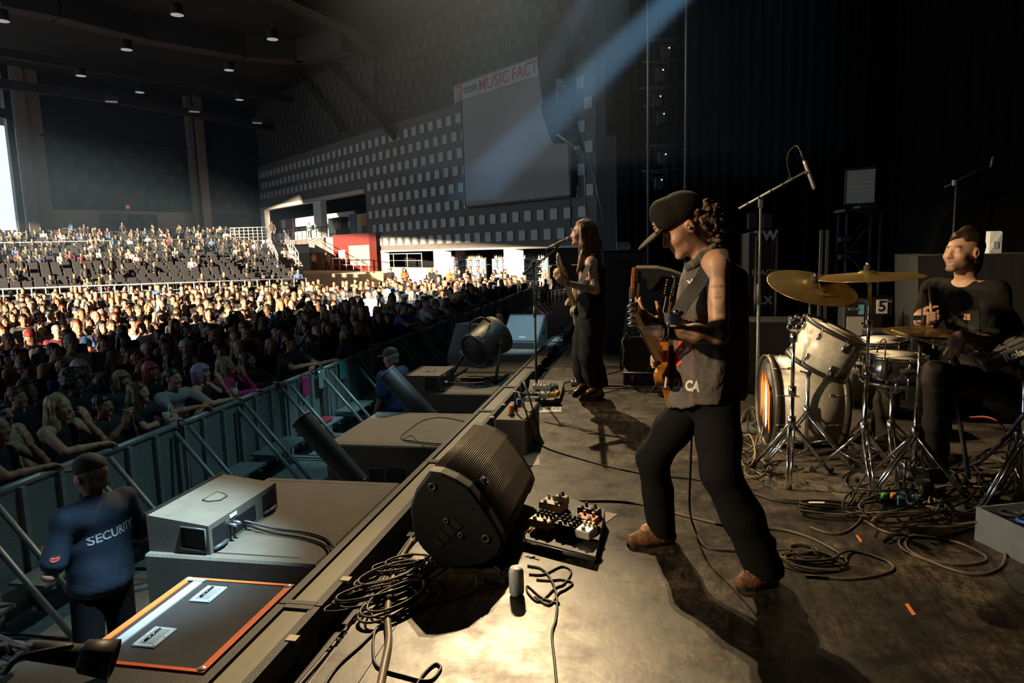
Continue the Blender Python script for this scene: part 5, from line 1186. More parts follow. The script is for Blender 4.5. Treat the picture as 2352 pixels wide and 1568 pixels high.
m = MB(); v = [(a.x, 6.87, q.z), (b.x, 6.87, q.z), (b.x, 6.95, q.z), (a.x, 6.95, q.z), (a.x + .01, 6.88, q.z + .2), (b.x - .005, 6.86, q.z + .19), (b.x, 6.93, q.z + .2), (a.x, 6.94, q.z + .2), (a.x, 6.905, zt), (b.x + .01, 6.905, zt - .02), (b.x + .01, 6.915, zt - .02), (a.x, 6.915, zt)]
m.add(v, [(0, 3, 2, 1), (0, 1, 5, 4), (1, 2, 6, 5), (2, 3, 7, 6), (3, 0, 4, 7), (4, 5, 9, 8), (5, 6, 10, 9), (6, 7, 11, 10), (7, 4, 8, 11), (8, 9, 10, 11)]); t.part('bag_body', m, mat('bag_white', (.62, .66, .70), .7, bump=.4, bscale=25)); t.part('printed_patch', MB().bb(a.x + .03, b.x - .03, 6.858, 6.872, q.z + .05, q.z + .11), mat('patch_grey', (.4, .43, .46), .7))
# guitar rack and covered case between guitarist and bassist
t, a, b, zt = bx_thing('guitar_vault', 'upright black guitar case stand holding stage guitars', 'guitar stand', 1440, 1492, 792, 7.75, .55, .0); xr = b.x
t.part('base', MB().rbox(((a.x + b.x) / 2 + .02, 7.72, .07), (b.x - a.x + .12, .3, .138), .01), M_case); t.part('base_edge', MB().tube([(a.x - .03, 7.56, .14), (b.x + .08, 7.56, .14), (b.x + .08, 7.56, .01)], .008, 5), M_alu)
t.part('pink_sticker', MB().bb(a.x + .05, a.x + .075, 7.563, 7.57, .05, .11), mat('sticker_pink', (.8, .1, .3), .5))
for i, (pp) in enumerate((((1463, 772), (1466, 800), (1464, 830), (1468, 862)), ((1471, 770), (1476, 800), (1482, 828), (1484, 858)))):
    t.part('cable_loop', MB().tube(bez([D(px, py, 7.72) for px, py in pp], 6), .006, 6), mat('cable_yellow', (.55, .38, .08), .5))
cloth_mound('covered_rack', 'equipment rack under a grey cloth with a tan cloth on top, behind the bass player', [(1424, 800), (1440, 700), (1462, 640), (1500, 632), (1560, 640), (1600, 660), (1640, 800)], 8.6, .8, mat('grey_cloth', (.045, .043, .042), .95, bump=.4, bscale=8))
m = MB(); cl = [D(px, py, 8.5) for px, py in ((1460, 616), (1510, 616), (1545, 624), (1571, 634), (1568, 640), (1520, 634), (1500, 662), (1488, 668), (1484, 640), (1460, 634))]
m.add(cl + [c + Vector((0, .5, .02)) for c in cl], [tuple(range(len(cl)))] + [(i, (i + 1) % len(cl), len(cl) + (i + 1) % len(cl), len(cl) + i) for i in range(len(cl))]); solo('tan_cloth', m, mat('tan_cloth', (.22, .17, .11), .9, bump=.4, bscale=14), 'rumpled tan cloth lying over the covered rack', 'cloth', cl[4])
# double-neck guitar on a stand
M_lq = mat('guitar_black', (.015, .014, .014), .25, coat=.6); M_bind = mat('binding_cream', (.68, .62, .48), .4); M_gold = mat('gold_hardware', (.75, .52, .2), .25, .9)
Yg = 7.3
g = Thing('double_neck_guitar', 'black double-neck guitar with cream bound necks on a stand', 'guitar', (D(1530, 880, Yg).x, Yg, 0)); bc_ = D(1532, 800, Yg)
m = MB(); outl = [(-.17, -.02), (-.2, .08), (-.14, .17), (-.1, .12), (.0, .13), (.1, .12), (.14, .19), (.2, .1), (.17, -.02), (.2, -.18), (.1, -.27), (-.1, -.27), (-.2, -.18)]
m.slab([bc_ + Vector((p[0], .02, p[1])) for p in outl], (0, 1, 0), .045); g.part('body', m, M_lq)
for (xa, ya, xb, yb) in ((1524, 742, 1543, 638), (1536, 748, 1555, 655)):
    p0, p1 = D(xa, ya, Yg), D(xb, yb, Yg); pm = p0.lerp(p1, .58); d = (p1 - p0).normalized(); n = d.cross(Vector((0, 1, 0))).normalized()
    f = g.part('neck', MB().slab([p0 - n * .026, p0 + n * .026, pm + n * .022, pm - n * .022], (0, 1, 0), .02), mat('fretboard', (.06, .04, .03), .5))
    for sg in (-1, 1): g.part('binding', MB().tube([p0 + n * (.026 * sg), pm + n * (.022 * sg)], .0045, 5), M_bind, parent=f)
    h = g.part('headstock', MB().slab([pm - n * .022, pm + n * .022, p1 + n * .03, p1 + d * .02, p1 - n * .03], (0, 1, 0), .018), M_lq)
    g.part('headstock_edge', MB().tube([pm - n * .022, p1 - n * .03, p1 + d * .02], .005, 5), M_bind, parent=h)
    for k in range(6):
        q = pm.lerp(p1, .15 + .14 * k)
        for sg in (-1, 1): g.part('tuner', MB().ell(q + n * (.042 * sg), (.010, .008, .010), 6, 5), M_gold, parent=h)
g.part('stand', MB().tube([(bc_.x - .15, Yg - .1, .01), (bc_.x - .05, Yg + .05, bc_.z - .3), (bc_.x + .05, Yg + .05, bc_.z - .3), (bc_.x + .15, Yg - .1, .01)], .012, 6), M_box)
g2 = Thing('rack_guitar', 'dark guitar with gold binding leaning in the guitar stand', 'guitar', (D(1470, 860, 7.6).x, 7.6, 0)); p0, p1 = D(1458, 740, 7.6), D(1467, 650, 7.6)
g2.part('neck', MB().slab([p0 + Vector((-.02, 0, 0)), p0 + Vector((.02, 0, 0)), p1 + Vector((.012, 0, 0)), p1 + Vector((-.012, 0, 0))], (0, 1, 0), .02), M_stick); m = MB(); bc_ = D(1463, 800, 7.6)
m.slab([bc_ + Vector((p[0] * .8, 0, p[1])) for p in outl], (0, 1, 0), .045); g2.part('body', m, M_lq); g2.part('binding', MB().tube([bc_ + Vector((p[0] * .8, -.002, p[1])) for p in outl], .005, 5, True), M_gold); h = g2.part('headstock', MB().slab([p1 + Vector((-.014, 0, 0)), p1 + Vector((.014, 0, 0)), p1 + Vector((.03, 0, .12)), p1 + Vector((-.01, 0, .14))], (0, 1, 0), .016), M_lq)
for k in range(5): g2.part('tuner', MB().ell(p1 + Vector((-.022, 0, .02 + .024 * k)), (.01, .008, .009), 6, 5), M_gold, parent=h)

# ---------------------------------------------------------------- flown line array in front of the far wall
Yl = 15.0
prof = [((1236, 150), (1300, 128)), ((1240, 178), (1303, 158)), ((1243, 206), (1305, 190)), ((1248, 232), (1308, 220)), ((1255, 258), (1313, 252)), ((1266, 284), (1320, 284)), ((1282, 308), (1327, 312)), ((1300, 328), (1333, 338))]
pts = [(1233, 60, 1298, 40), (1234, 92, 1299, 72), (1236, 124, 1300, 104)]
edges = [((a, b), (c, d)) for a, b, c, d in pts] + [p for p in prof]
for i in range(len(edges) - 1):
    (l0, r0), (l1, r1) = edges[i], edges[i + 1]; A, B, C, Dd = D(*l0, Yl), D(*r0, Yl), D(*r1, Yl), D(*l1, Yl); c_ = (A + B + C + Dd) / 4
    sh = lambda p, f=.97: c_ + (p - c_) * f
    t = Thing('line_array_cabinet', 'black line array cabinet in the curved hang beside the screen', 'speaker', c_, group='line array cabinets in the curved hang')
    t.part('cabinet', MB().slab([sh(A), sh(B), sh(C), sh(Dd)], (0, 1, 0), 1.1), M_box)
    t.part('side_handle', MB().box(c_ + Vector((.05, -.008, 0)), (.12, .012, .04), Matrix.Rotation(-.35, 3, 'Y')), M_hand)
    t.part('front_rail', MB().tube([A + Vector((.0, -.01, 0)), Dd + Vector((0, -.01, 0))], .014, 6), M_hand)
(l0, r0) = edges[-1]; A, B = D(*l0, Yl), D(*r0, Yl); t = Thing('array_tail_bar', 'pale steel tail bar under the curved line array', 'rigging', A); t.part('bar', MB().tube([D(1280, 308, Yl - .01), D(1333, 345, Yl - .01)], .03, 6), M_rail); t.part('lug', MB().rbox(D(1327, 340, Yl), (.12, .1, .1), .02), M_rail)
og = [(1243, 236), (1245, 262), (1252, 282), (1258, 300), (1265, 322)]
for i in range(4):
    a, b = D(*og[i], 17.5), D(*og[i + 1], 17.5); w = .26 + .1 * i
    t = Thing('outer_array_cabinet', 'small grilled cabinet of the outer array seen beside the main hang', 'speaker', a, group='outer array cabinets'); t.part('cabinet', MB().slab([a, a + Vector((w, 0, -.06)), b + Vector((w + .05, 0, -.02)), b], (0, 1, 0), .6), M_box)
    t.part('grille_frame', MB().tube([a + Vector((.01, -.01, -.02)), a + Vector((w * .9, -.01, -.08)), b + Vector((w * .9, -.01, .02)), b + Vector((.01, -.01, .02))], .022, 5, True), M_hand); c_ = (a + b) / 2
    for k in range(3): t.part('grille_bar', MB().tube([a.lerp(b, .25 + .25 * k) + Vector((.02, -.012, 0)), a.lerp(b, .25 + .25 * k) + Vector((w * .85, -.012, -.05))], .012, 4), M_rec)
t = Thing('array_motor', 'chain motor with bright fittings above the line array', 'rigging', D(1290, 200, Yl - .2)); t.part('body', MB().rbox(D(1289, 215, Yl - .2), (.2, .2, .5), .04), M_steel); t.part('bright_tag', MB().rbox(D(1286, 187, Yl - .35), (.14, .04, .1), .01), M_rail); t.part('chain', MB().cyl(D(1289, 200, Yl - .2), D(1289, 200, Yl - .2) + Vector((0, 0, 9)), .015, None, 6), M_steel)
for k in range(4): t.part('shackle', MB().ell(D(1284 + 4 * k, 197, Yl - .35), (.02, .02, .03), 6, 5), M_rail)
for px0, py0, px1, py1, lab in ((1306, 332, 1312, 520, 'black hoist cable hanging down from the line array to the wing'), (1342, 340, 1345, 480, 'upright steel pipe below the line array'), (1352, 352, 1390, 520, 'slanted rigging rope beside the pipe below the line array'), (1371, 0, 1371, 340, 'long vertical rigging wire beside the line array')):
    a, b = D(px0, py0, 16), D(px1, py1, 16); solo('rigging_cable', MB().tube([a, b], .02 if 'pipe' in lab else .012, 6), M_steel if 'pipe' not in lab else M_rail, lab, 'cable', b)
# ================================================================ people: implicit-surface figures
def V3(*a): return np.array(a, float)
def nrm(v): v = np.array(v, float); return v / (np.linalg.norm(v) + 1e-12)
def hframe(f, up=(0, 0, 1)):               # head frame: columns right, forward, up
    f = nrm(f); r = nrm(np.cross(f, up)); u = np.cross(r, f); return np.stack([r, f, u], 1)
def head_sdf(s, C, R, sc=1.0, mouth=0.0, detail=True, male=True, nose=1.0):
    T = lambda *p: C + R @ (np.array(p) * sc)
    E = lambda c, r, k=.012, op=1: s.ell(T(*c), np.array(r) * sc, R, k, op)
    E((0, -.018, .038), (.076, .098, .088), .02); E((0, .022, -.022), (.064, .074, .088), .03)
    E((0, .03, -.072), (.052 if male else .047, .056, .045), .025); s.cap(T(-.014, .078, -.104), T(.014, .078, -.104), .017 * sc, None, .02)
    s.cap(T(-.034, .079, .022), T(.034, .079, .022), .011 * sc, None, .016)
    if detail:
        for sg in (-1, 1):
            s.ell(T(.033 * sg, .105, .002), np.array((.019, .016, .012)) * sc, R, .014, -1)
            E((.033 * sg, .078, .001), (.0155, .013, .0115), .004)
            E((.042 * sg, .062, -.03), (.022, .026, .02), .025)
    s.cap(T(0, .088, .012), T(0, .108, -.03), .0085 * sc, .0125 * nose * sc, .012)
    for sg in (-1, 1): E((.0115 * sg, .098, -.036), (.009, .011, .008), .008)
    E((0, .0865, -.062), (.024, .013, .0065), .006)
    E((0, .0845, -.076 - mouth), (.021, .013, .0075), .006)
    if mouth > 0: E((0, .098, -.069 - mouth / 2), (.015, .014, .004 + mouth * .5), .004, -1)
    for sg in (-1, 1):
        E((.081 * sg, -.012, -.006), (.012, .022, .034), .006)
        if detail: E((.090 * sg, -.006, -.006), (.007, .010, .016), .006, -1)
def hand_sdf(s, W, f, n, side, curl=(.5, .6, .5), sc=1.0, spread=.012, thumb=(.5, .5), simple=False):
    f = nrm(f); n = nrm(np.array(n) - f * np.dot(n, f)); a = np.cross(f, n) * side      # a: towards the thumb
    R = np.stack([a, f, n], 1)
    s.box(W + f * .048 * sc, V3(.040, .050, .0155) * sc, R, .013 * sc, .012)
    lens = [(.044, .027, .021), (.048, .031, .023), (.045, .029, .022), (.036, .022, .019)]
    for i in range(4):
        o = (.029 - .0195 * i) * sc; p = W + f * (.092 - (.008 if i == 3 else 0)) * sc + a * o; d = nrm(f + a * (spread * (1.5 - i) * 2)); ang = 0
        for j in range(3):
            c = curl[j] if not isinstance(curl[j], (list, tuple)) else curl[j][i]; ang += c
            dd = d * cos(ang) + n * sin(ang); q = p + dd * lens[i][j] * sc
            s.cap(p, q, (.0098 - .0009 * j) * sc, (.0090 - .0009 * j) * sc, .004); p = q
    p = W + f * .022 * sc + a * .030 * sc; d = nrm(f * .75 + a * (.9 - thumb[0]) + n * thumb[0])
    q = p + d * .045 * sc; s.cap(p, q, .0145 * sc, .0115 * sc, .012); d2 = nrm(d + f * .4 + n * thumb[1] - a * thumb[1] * .6); q2 = q + d2 * .034 * sc
    s.cap(q, q2, .0108 * sc, .009 * sc, .005); d3 = nrm(d2 + n * thumb[1] * .5); s.cap(q2, q2 + d3 * .024 * sc, .009 * sc, .0075 * sc, .004)
def limbs_sdf(s, J, b=1.0):
    up = nrm(J['neck'] - J['pelvis']); across = nrm(J['shR'] - J['shL']); fw = nrm(np.cross(up, across)); RB = np.stack([across, fw, up], 1)
    sw = np.linalg.norm(J['shR'] - J['shL']) / 2
    ch = J['neck'] * .68 + J['pelvis'] * .32
    s.ell(ch, V3(sw * .92, .115 * b, .17), RB, .05); s.ell(J['neck'] * .36 + J['pelvis'] * .64, V3(.145 * b, .105 * b, .16), RB, .06); s.ell(J['pelvis'], V3(.165 * b, .12 * b, .12), RB, .05)
    s.cap(J['shL'] * .8 + J['neck'] * .2, J['shR'] * .8 + J['neck'] * .2, .055 * b, None, .05)
    s.cap(J['neck'], J['head'] - nrm(J['head'] - J['neck']) * .04, .058 * b, .054 * b, .03)
    for S in 'LR':
        s.cap(J['sh' + S], J['el' + S], .053 * b, .042 * b, .03); s.cap(J['sh' + S] * .7 + J['neck'] * .3 - V3(0, 0, .02), J['sh' + S], .05 * b, .056 * b, .03)
        s.cap(J['el' + S], J['el' + S] * .6 + J['wr' + S] * .4, .041 * b, .041 * b, .02); s.cap(J['el' + S] * .6 + J['wr' + S] * .4, J['wr' + S], .041 * b, .027 * b, .02)
        if 'kn' + S in J:
            s.cap(J['hip' + S], J['kn' + S], .082 * b, .055 * b, .04); s.cap(J['kn' + S], J['kn' + S] * .65 + J['an' + S] * .35, .054 * b, .056 * b, .02); s.cap(J['kn' + S] * .65 + J['an' + S] * .35, J['an' + S], .056 * b, .037 * b, .02)
            s.cap(J['an' + S], J['an' + S] * .55 + J['toe' + S] * .45 + V3(0, 0, .01), .034, .028, .02)
    return RB
def foot_mesh(an, toe, sc=1.0, res=.008, heel=.03, shaft=.12):
    s = SDF(); f = nrm((toe - an) * V3(1, 1, 0)); z0 = min(an[2], toe[2]); side = V3(-f[1], f[0], 0)
    hp = an * V3(1, 1, 0) - f * .035 + V3(0, 0, 0)
    base = z0
    R = np.stack([side, f, V3(0, 0, 1)], 1)
    L = np.linalg.norm((toe - hp) * V3(1, 1, 0))
    s.cap(hp + V3(0, 0, base + .035), hp + f * L * .55 + V3(0, 0, base + .035), .043, .046, .02); s.cap(hp + f * L * .55 + V3(0, 0, base + .033), hp + f * (L - .035) + V3(0, 0, base + .028), .046, .033, .02)
    s.cap(hp + f * .03 + V3(0, 0, base + .06), an + V3(0, 0, shaft), .046, .048, .03); s.cap(hp + f * L * .3 + V3(0, 0, base + .05), an + f * .01 + V3(0, 0, .05), .045, .045, .04)
    s.plane(V3(0, 0, base), V3(0, 0, -1))
    return s, hp, f, L, base, R
def colorize(V, base, rules):
    c = np.tile(np.array(base, float), (len(V), 1))
    for w, col in rules:
        w = np.clip(w, 0, 1)[:, None]; c = c * (1 - w) + np.array(col) * w
    return c
def hl(V, C, R, sc=1.0): return (V - C) @ R / sc
def blob(L, c, r, soft=.35): d = np.sqrt((((L - np.array(c)) / np.array(r)) ** 2).sum(1)); return np.clip((1 + soft - d) / (2 * soft) if soft else d < 1, 0, 1)
def wob(V, s, seed=0):
    r = np.random.RandomState(seed); o = np.zeros(len(V))
    for k in range(5): d = r.randn(3) * s * (1 + .5 * k); o += np.sin(V @ d + r.uniform(0, 6)) / (1 + .5 * k)
    return o
def face_rules(V, C, R, sc=1.0, lips=(.42, .17, .13), brow=(.06, .035, .02), beard=0.0, beardc=(.08, .05, .035), lid=(.28, .14, .1), eye=0):
    L = hl(V, C, R, sc); rules = []
    rules.append((blob(L, (0, .095, -.069), (.025, .02, .012)) * .8, lips))
    for sg in (-1, 1):
        rules.append((blob(L, (.034 * sg, .09, .0255), (.023, .02, .0075), .4) * .95, brow)); rules.append((blob(L, (.033 * sg, .093, -.006), (.017, .012, .005), .5) * .85, lid))
        rules.append((blob(L, (.045 * sg, .07, -.035), (.02, .03, .02), .8) * .25, (.55, .2, .14)))
    if eye:
        for sg in (-1, 1): rules.append((blob(L, (.033 * sg, .092, .0), (.015, .016, .008), .5) * .8, (.07, .045, .035)))  # dark eyes, with socket shade painted into the skin colour
    if beard:
        w = blob(L, (0, .06, -.10), (.07, .07, .05), .3) * (1 - blob(L, (0, .1, -.069), (.026, .03, .012), .2)); w = np.maximum(w, blob(L, (0, .1, -.052), (.032, .02, .008), .4)); rules.append((w * beard, beardc))
    return rules
SKIN = [(.43, .24, .155), (.40, .22, .14), (.36, .19, .115), (.22, .115, .07), (.46, .27, .185)]
M_skin = mat('skin', (.5, .3, .2), .48, attr='Col', spec=.4, bump=.05, bscale=120)
def part_mesh(T_, name, s, res, mats, origin, color=None, noise=None, label=None, parent=None):
    V, Q = s.mesh(res, noise); col = color(V) if callable(color) else color
    me = np_mesh(name, V - np.array(origin), Q, mats, col); o = link(name, me, parent or T_)
    if label: o['label'] = label
    return o
def person_root(label, base, group=None):
    e = bpy.data.objects.new('person', None); COL.objects.link(e); e.location = base; e.empty_display_size = .2; return tag(e, label, 'person', group)
def A3(v): return np.array(v, float)
def folds(fr, am, seed): return lambda V: am * wob(V, fr, seed)
M_denim = mat('black_denim', (.005, .005, .006), .9, bump=.12, bscale=60, spec=.15)
M_leather = mat('brown_suede', (.17, .075, .03), .6, bump=.3, bscale=60, var=.3, vscale=14)
M_sole = mat('boot_sole', (.012, .011, .01), .6)

from mathutils.bvhtree import BVHTree
def bvh_of(*objs):
    vs_, fs = [], []
    for o in objs:
        k = len(vs_); off = o.parent.location if o.parent else Vector((0, 0, 0)); vs_ += [v.co + off for v in o.data.vertices]; fs += [tuple(i + k for i in p.vertices) for p in o.data.polygons]
    return BVHTree.FromPolygons(vs_, fs)
def project(mb, bvh, d, lift=.002):        # push the mesh builder's points (world) onto a surface along d
    d = Vector(d).normalized(); out = []
    for v in mb.v:
        v = Vector(v); h = bvh.ray_cast(v - d * .6, d, 1.5); out.append(tuple(h[0] - d * lift) if h[0] is not None else tuple(v))
    mb.v = out; return mb

def ribbon(pts, w, nref, th=.004):          # strap: points, half width, reference normal
    pts = [Vector(p) for p in pts]; N = len(pts); m = MB(); v = []; nref = Vector(nref)
    for i in range(N):
        d = (pts[min(i + 1, N - 1)] - pts[max(i - 1, 0)]).normalized(); x = d.cross(nref).normalized() * w; n = x.cross(d).normalized() * th
        v += [pts[i] - x, pts[i] + x, pts[i] + x + n, pts[i] - x + n]
    f = [(0, 1, 2, 3), tuple(4 * (N - 1) + k for k in (3, 2, 1, 0))]
    for i in range(N - 1): f += [(4 * i + k, 4 * i + (k + 1) % 4, 4 * i + 4 + (k + 1) % 4, 4 * i + 4 + k) for k in range(4)]
    return m.add(v, f)

def grip(g, st, f, side):                  # hand closed round a stick at g: returns wrist, f, n for hand_sdf
    st = nrm(st); f = nrm(np.array(f) - st * np.dot(f, st)); n = np.cross(st * side, f); return g - f * .083 - n * .021, f, n
# ---------------------------------------------------------------- bass player
def G(px, py, Y): return A3(D(px, py, Y))
J = dict(head=G(1570, 522, 3.30), neck=G(1618, 588, 3.32), pelvis=G(1618, 872, 3.31), shL=G(1648, 606, 3.14), shR=G(1625, 606, 3.49),
         elL=G(1652, 768, 3.03), wrL=G(1516, 762, 2.98), elR=G(1632, 780, 3.60), wrR=G(1550, 800, 3.47),
         hipL=G(1645, 925, 3.22), hipR=G(1590, 925, 3.41), knL=G(1656, 1088, 3.10), knR=G(1500, 1050, 3.44), anL=A3(P(1757, 1345, 0)) + V3(0.0, 0.02, .10), anR=A3(P(1520, 1250, 0)) + V3(0, .02, .10))
J['toeL'] = A3(P(1672, 1352, 0)) + V3(.03, 0, .03); J['toeR'] = A3(P(1424, 1252, 0)) + V3(.03, 0, .03)
HR = hframe((-.84, -.14, -.46)); HC_ = J['head']
base = Vector((float(J['pelvis'][0]), 3.3, 0)); ob = np.array(base)
root = person_root('bass player in dark cap and sleeveless grey shirt leaning over an amber bass', base)
s = SDF(); limbs_sdf(s, J, .98); head_sdf(s, HC_, HR, 1.0, nose=1.1)
gd = nrm(G(1445, 650, 2.80) - G(1535, 865, 3.42))                # bass neck direction
hand_sdf(s, J['wrL'], nrm(G(1462, 722, 2.93) - J['wrL']), nrm(V3(.2, .75, .35)), -1, (.35, .7, .6), 1.05, .02, (.2, .3))
hand_sdf(s, J['wrR'], nrm(G(1506, 812, 3.43) - J['wrR']), nrm(V3(.5, -.5, -.5)), 1, (.5, .6, .4), 1.0)
def col(V):
    r = face_rules(V, HC_, HR, 1.0)
    L = hl(V, HC_, HR); r.append((blob(L, (-.07, .012, -.03), (.03, .028, .035), .5) * .75, (.13, .07, .045))); r.append((blob(L, (.07, .012, -.03), (.03, .028, .035), .5) * .75, (.13, .07, .045)))
    # tattooed left arm and neck
    up = np.clip(1 - np.linalg.norm(V - J['shL'], axis=1) / .5, 0, 1)
    t = np.clip(((V - J['shL']) @ (J['elL'] - J['shL'])) / np.dot(J['elL'] - J['shL'], J['elL'] - J['shL']), 0, 1)
    ax_ = J['shL'] + t[:, None] * (J['elL'] - J['shL']); nearU = (np.linalg.norm(V - ax_, axis=1) < .085) & (V[:, 1] < 3.25)
    t2 = np.clip(((V - J['elL']) @ (J['wrL'] - J['elL'])) / np.dot(J['wrL'] - J['elL'], J['wrL'] - J['elL']), 0, 1.9)
    nearF = (np.linalg.norm(V - (J['elL'] + t2[:, None] * (J['wrL'] - J['elL'])), axis=1) < .075) & (V[:, 1] < 3.2)
    w1 = wob(V, 42, 3); w2 = wob(V, 75, 5)
    ink = np.clip((w1 + w2 * .6) * .9 + .15, 0, 1)
    r.append((nearU * ink * .55 * (t > .25), (.10, .085, .075))); r.append((nearF * np.clip(ink + .25, 0, 1) * .75, (.075, .07, .065)))
    r.append((nearF * (t2 > .75) * .6, (.05, .06, .075))); r.append((nearF * np.clip(wob(V, 30, 9) - .3, 0, 1) * .5, (.4, .2, .05)))
    # simple portrait shape on the upper arm, in the plane facing the camera
    sh, el = J['shL'], J['elL']; u = V[:, 0] - (sh[0] + (el[0] - sh[0]) * t); v = sh[2] - V[:, 2]
    def eb(cx, cz, rx, rz, sf=.5): d = np.sqrt(((u - cx) / rx) ** 2 + ((v - cz) / rz) ** 2); return np.clip((1 + sf - d) / (2 * sf), 0, 1) * nearU
    face = eb(-.006, .11, .036, .058, .15)
    r.append((np.clip(eb(-.006, .10, .055, .08, .3) - face, 0, 1) * .5, (.12, .11, .11))); r.append((face * .85, (.50, .30, .19)))
    for sx in (-.02, .008): r.append((eb(sx, .092, .011, .006) * .75, (.1, .08, .07)))
    r.append((eb(-.006, .118, .008, .007) * .5, (.14, .09, .06))); r.append((eb(-.006, .137, .016, .006) * .7, (.2, .08, .06)))
    nk = (np.linalg.norm(V - (J['neck'] * .6 + HC_ * .4), axis=1) < .10) & (hl(V, HC_, HR)[:, 1] < .03); r.append((nk * np.clip(ink + .1, 0, 1) * .6, (.09, .08, .08)))
    return colorize(V, SKIN[0], r)
part_mesh(root, 'body', s, .0075, M_skin, ob, col)
# sleeveless shirt
s = SDF(); RB = np.eye(3)
def e_(px, py, rx, ry, rz, Y=3.31, k=.06): s.ell(G(px, py, Y), V3(rx, ry, rz), None, k)
e_(1634, 640, .135, .205, .10); e_(1630, 700, .15, .21, .14); e_(1626, 780, .16, .215, .16); e_(1624, 860, .165, .225, .16); e_(1618, 925, .175, .23, .12)
s.cap(G(1656, 598, 3.14), G(1645, 594, 3.48), .057, None, .05); s.cap(G(1690, 640, 3.25), G(1690, 900, 3.28), .045, .05, .05)
s.ell(G(1606, 575, 3.3), V3(.055, .075, .06), None, .03, -1)
s.plane(G(1610, 928, 3.31), V3(.12, -.18, -1)); s.cap(G(1630, 950, 3.31), G(1620, 860, 3.31), .11, .09, .02, -1)
M_shirt = mat('washed_grey_cotton', (.115, .095, .085), .9, bump=.5, bscale=35, var=.45, vscale=7)
shirt = part_mesh(root, 'shirt', s, .009, M_shirt, ob, noise=lambda V: .0035 * wob(V * V3(1, 1, .25), 18, 2) + .0012 * wob(V, 30, 8))
bv = bvh_of(shirt)
PW, PR = mat('print_offwhite', (.62, .60, .56), .8), mat('print_red', (.55, .06, .04), .8)
def shirt_print(mb, mt, lab, lift, d):
    project(mb, bv, d, lift); mb.v = [tuple(Vector(v) - base) for v in mb.v]; o = link('shirt_print', mb.mesh('shirt_print', mt), shirt)
    if lab: o['label'] = lab
def shirt_text(txt, px, py, size, rot, mt, lab, sx=1.0):
    d = _ray(px, py).normalized(); x, f, u = basis(d); q = D(px, py, 3.1)
    mb = text_mb(txt, size, frame(q, x, u, -d) @ Matrix.Rotation(rot, 4, 'Z'), .0, .003, sx=sx); shirt_print(mb, mt, lab, .003, d)
shirt_text('S', 1583, 683, .075, .1, PW, 'off-white letter S on the shirt', .7); shirt_text('Y', 1588, 655, .06, .3, PW, 'off-white letter Y on the shirt', .6); shirt_text('ND, CA', 1566, 884, .062, -.12, PW, 'off-white lettering ND, CA near the hem', .72)
for (pts, mt, dy) in ((((1563, 720), (1584, 735), (1582, 765), (1563, 778), (1556, 795), (1588, 790), (1592, 806), (1556, 845), (1548, 835), (1552, 800), (1556, 760)), PR, .002), (((1567, 730), (1579, 740), (1577, 760), (1566, 765)), PW, .0035), (((1556, 800), (1582, 796), (1584, 803), (1556, 834), (1552, 828)), PW, .0035), (((1561, 806), (1574, 803), (1566, 814), (1560, 818)), PR, .005)):
    c = Vector((sum(p[0] for p in pts) / len(pts), sum(p[1] for p in pts) / len(pts), 0)); rg = [[D(c.x + (p[0] - c.x) * f, c.y + (p[1] - c.y) * f, 3.1) for p in pts] for f in (1, .66, .33)]; k = len(pts)
    mb = MB().add(sum(rg, []) + [D(c.x, c.y, 3.1)], [(j * k + i, j * k + (i + 1) % k, (j + 1) * k + (i + 1) % k, (j + 1) * k + i) for j in range(2) for i in range(k)] + [(2 * k + i, 2 * k + (i + 1) % k, 3 * k) for i in range(k)])
    shirt_print(mb, mt, None, dy, _ray(c.x, c.y))
# jeans, boots
s = SDF(); s.ell(G(1620, 905, 3.31), V3(.135, .19, .13), None, .05)
for S, rs in (('L', (.105, .098, .086, .088, .084)), ('R', (.10, .09, .078, .076, .072))):
    h, k, a = J['hip' + S], J['kn' + S], J['an' + S]; s.chain([h, h * .5 + k * .5, k, k * .5 + a * .5, a - V3(0, 0, .03)], rs, .03)
s.plane(J['anR'] - V3(0, 0, .055), V3(0, 0, -1))
part_mesh(root, 'jeans', s, .009, M_denim, ob, noise=lambda V: .0022 * wob(V * V3(.6, .6, 1.2), 22, 4))
for S in 'LR':
    s, hp, f, L, b0, R = foot_mesh(J['an' + S] - V3(0, 0, .095), J['toe' + S] - V3(0, 0, .03), shaft=.19); bt = part_mesh(root, 'boot', s, .007, M_leather, ob)
    m = MB(); pts = [hp + f * (L * u) + R[:, 0] * w for u, w in ((-.12, 0), (-.08, .03), (.2, .04), (.6, .05), (.85, .036), (.98, 0), (.85, -.036), (.6, -.05), (.2, -.04), (-.08, -.03))]
    m.slab([Vector(p) - base for p in [q * V3(1, 1, 0) + V3(0, 0, .001) for q in pts]], (0, 0, 1), .016); link('sole', m.mesh('sole', M_sole), bt)
# cap
s = SDF(); T = lambda *p: HC_ + HR @ np.array(p)
s.ell(T(0, -.01, .07), V3(.092, .118, .092), HR, .02); s.ell(T(0, .055, .085), V3(.076, .058, .082), HR, .03); s.plane(T(0, 0, .022), -nrm(HR[:, 2] + HR[:, 1] * .12)); 
s.ell(T(0, .0, .03), V3(.079, .102, .075), HR, .005, -1)
M_cap = mat('cap_dark', (.012, .010, .008), .9, bump=.2, bscale=60, spec=.15)
cap_ = part_mesh(root, 'cap', s, .006, M_cap, ob)
s = SDF(); s.ell(T(0, .145, .030), V3(.078, .085, .011), np.stack([HR[:, 0], nrm(HR[:, 1] - HR[:, 2] * .22), nrm(HR[:, 2] + HR[:, 1] * .22)], 1), .01); s.ell(T(0, .14, -.075), V3(.10, .12, .095), HR, .01, -1); part_mesh(root, 'cap_brim', s, .005, mat('brim_brown', (.028, .02, .014), .9, spec=.2), ob, parent=cap_)
m = MB()
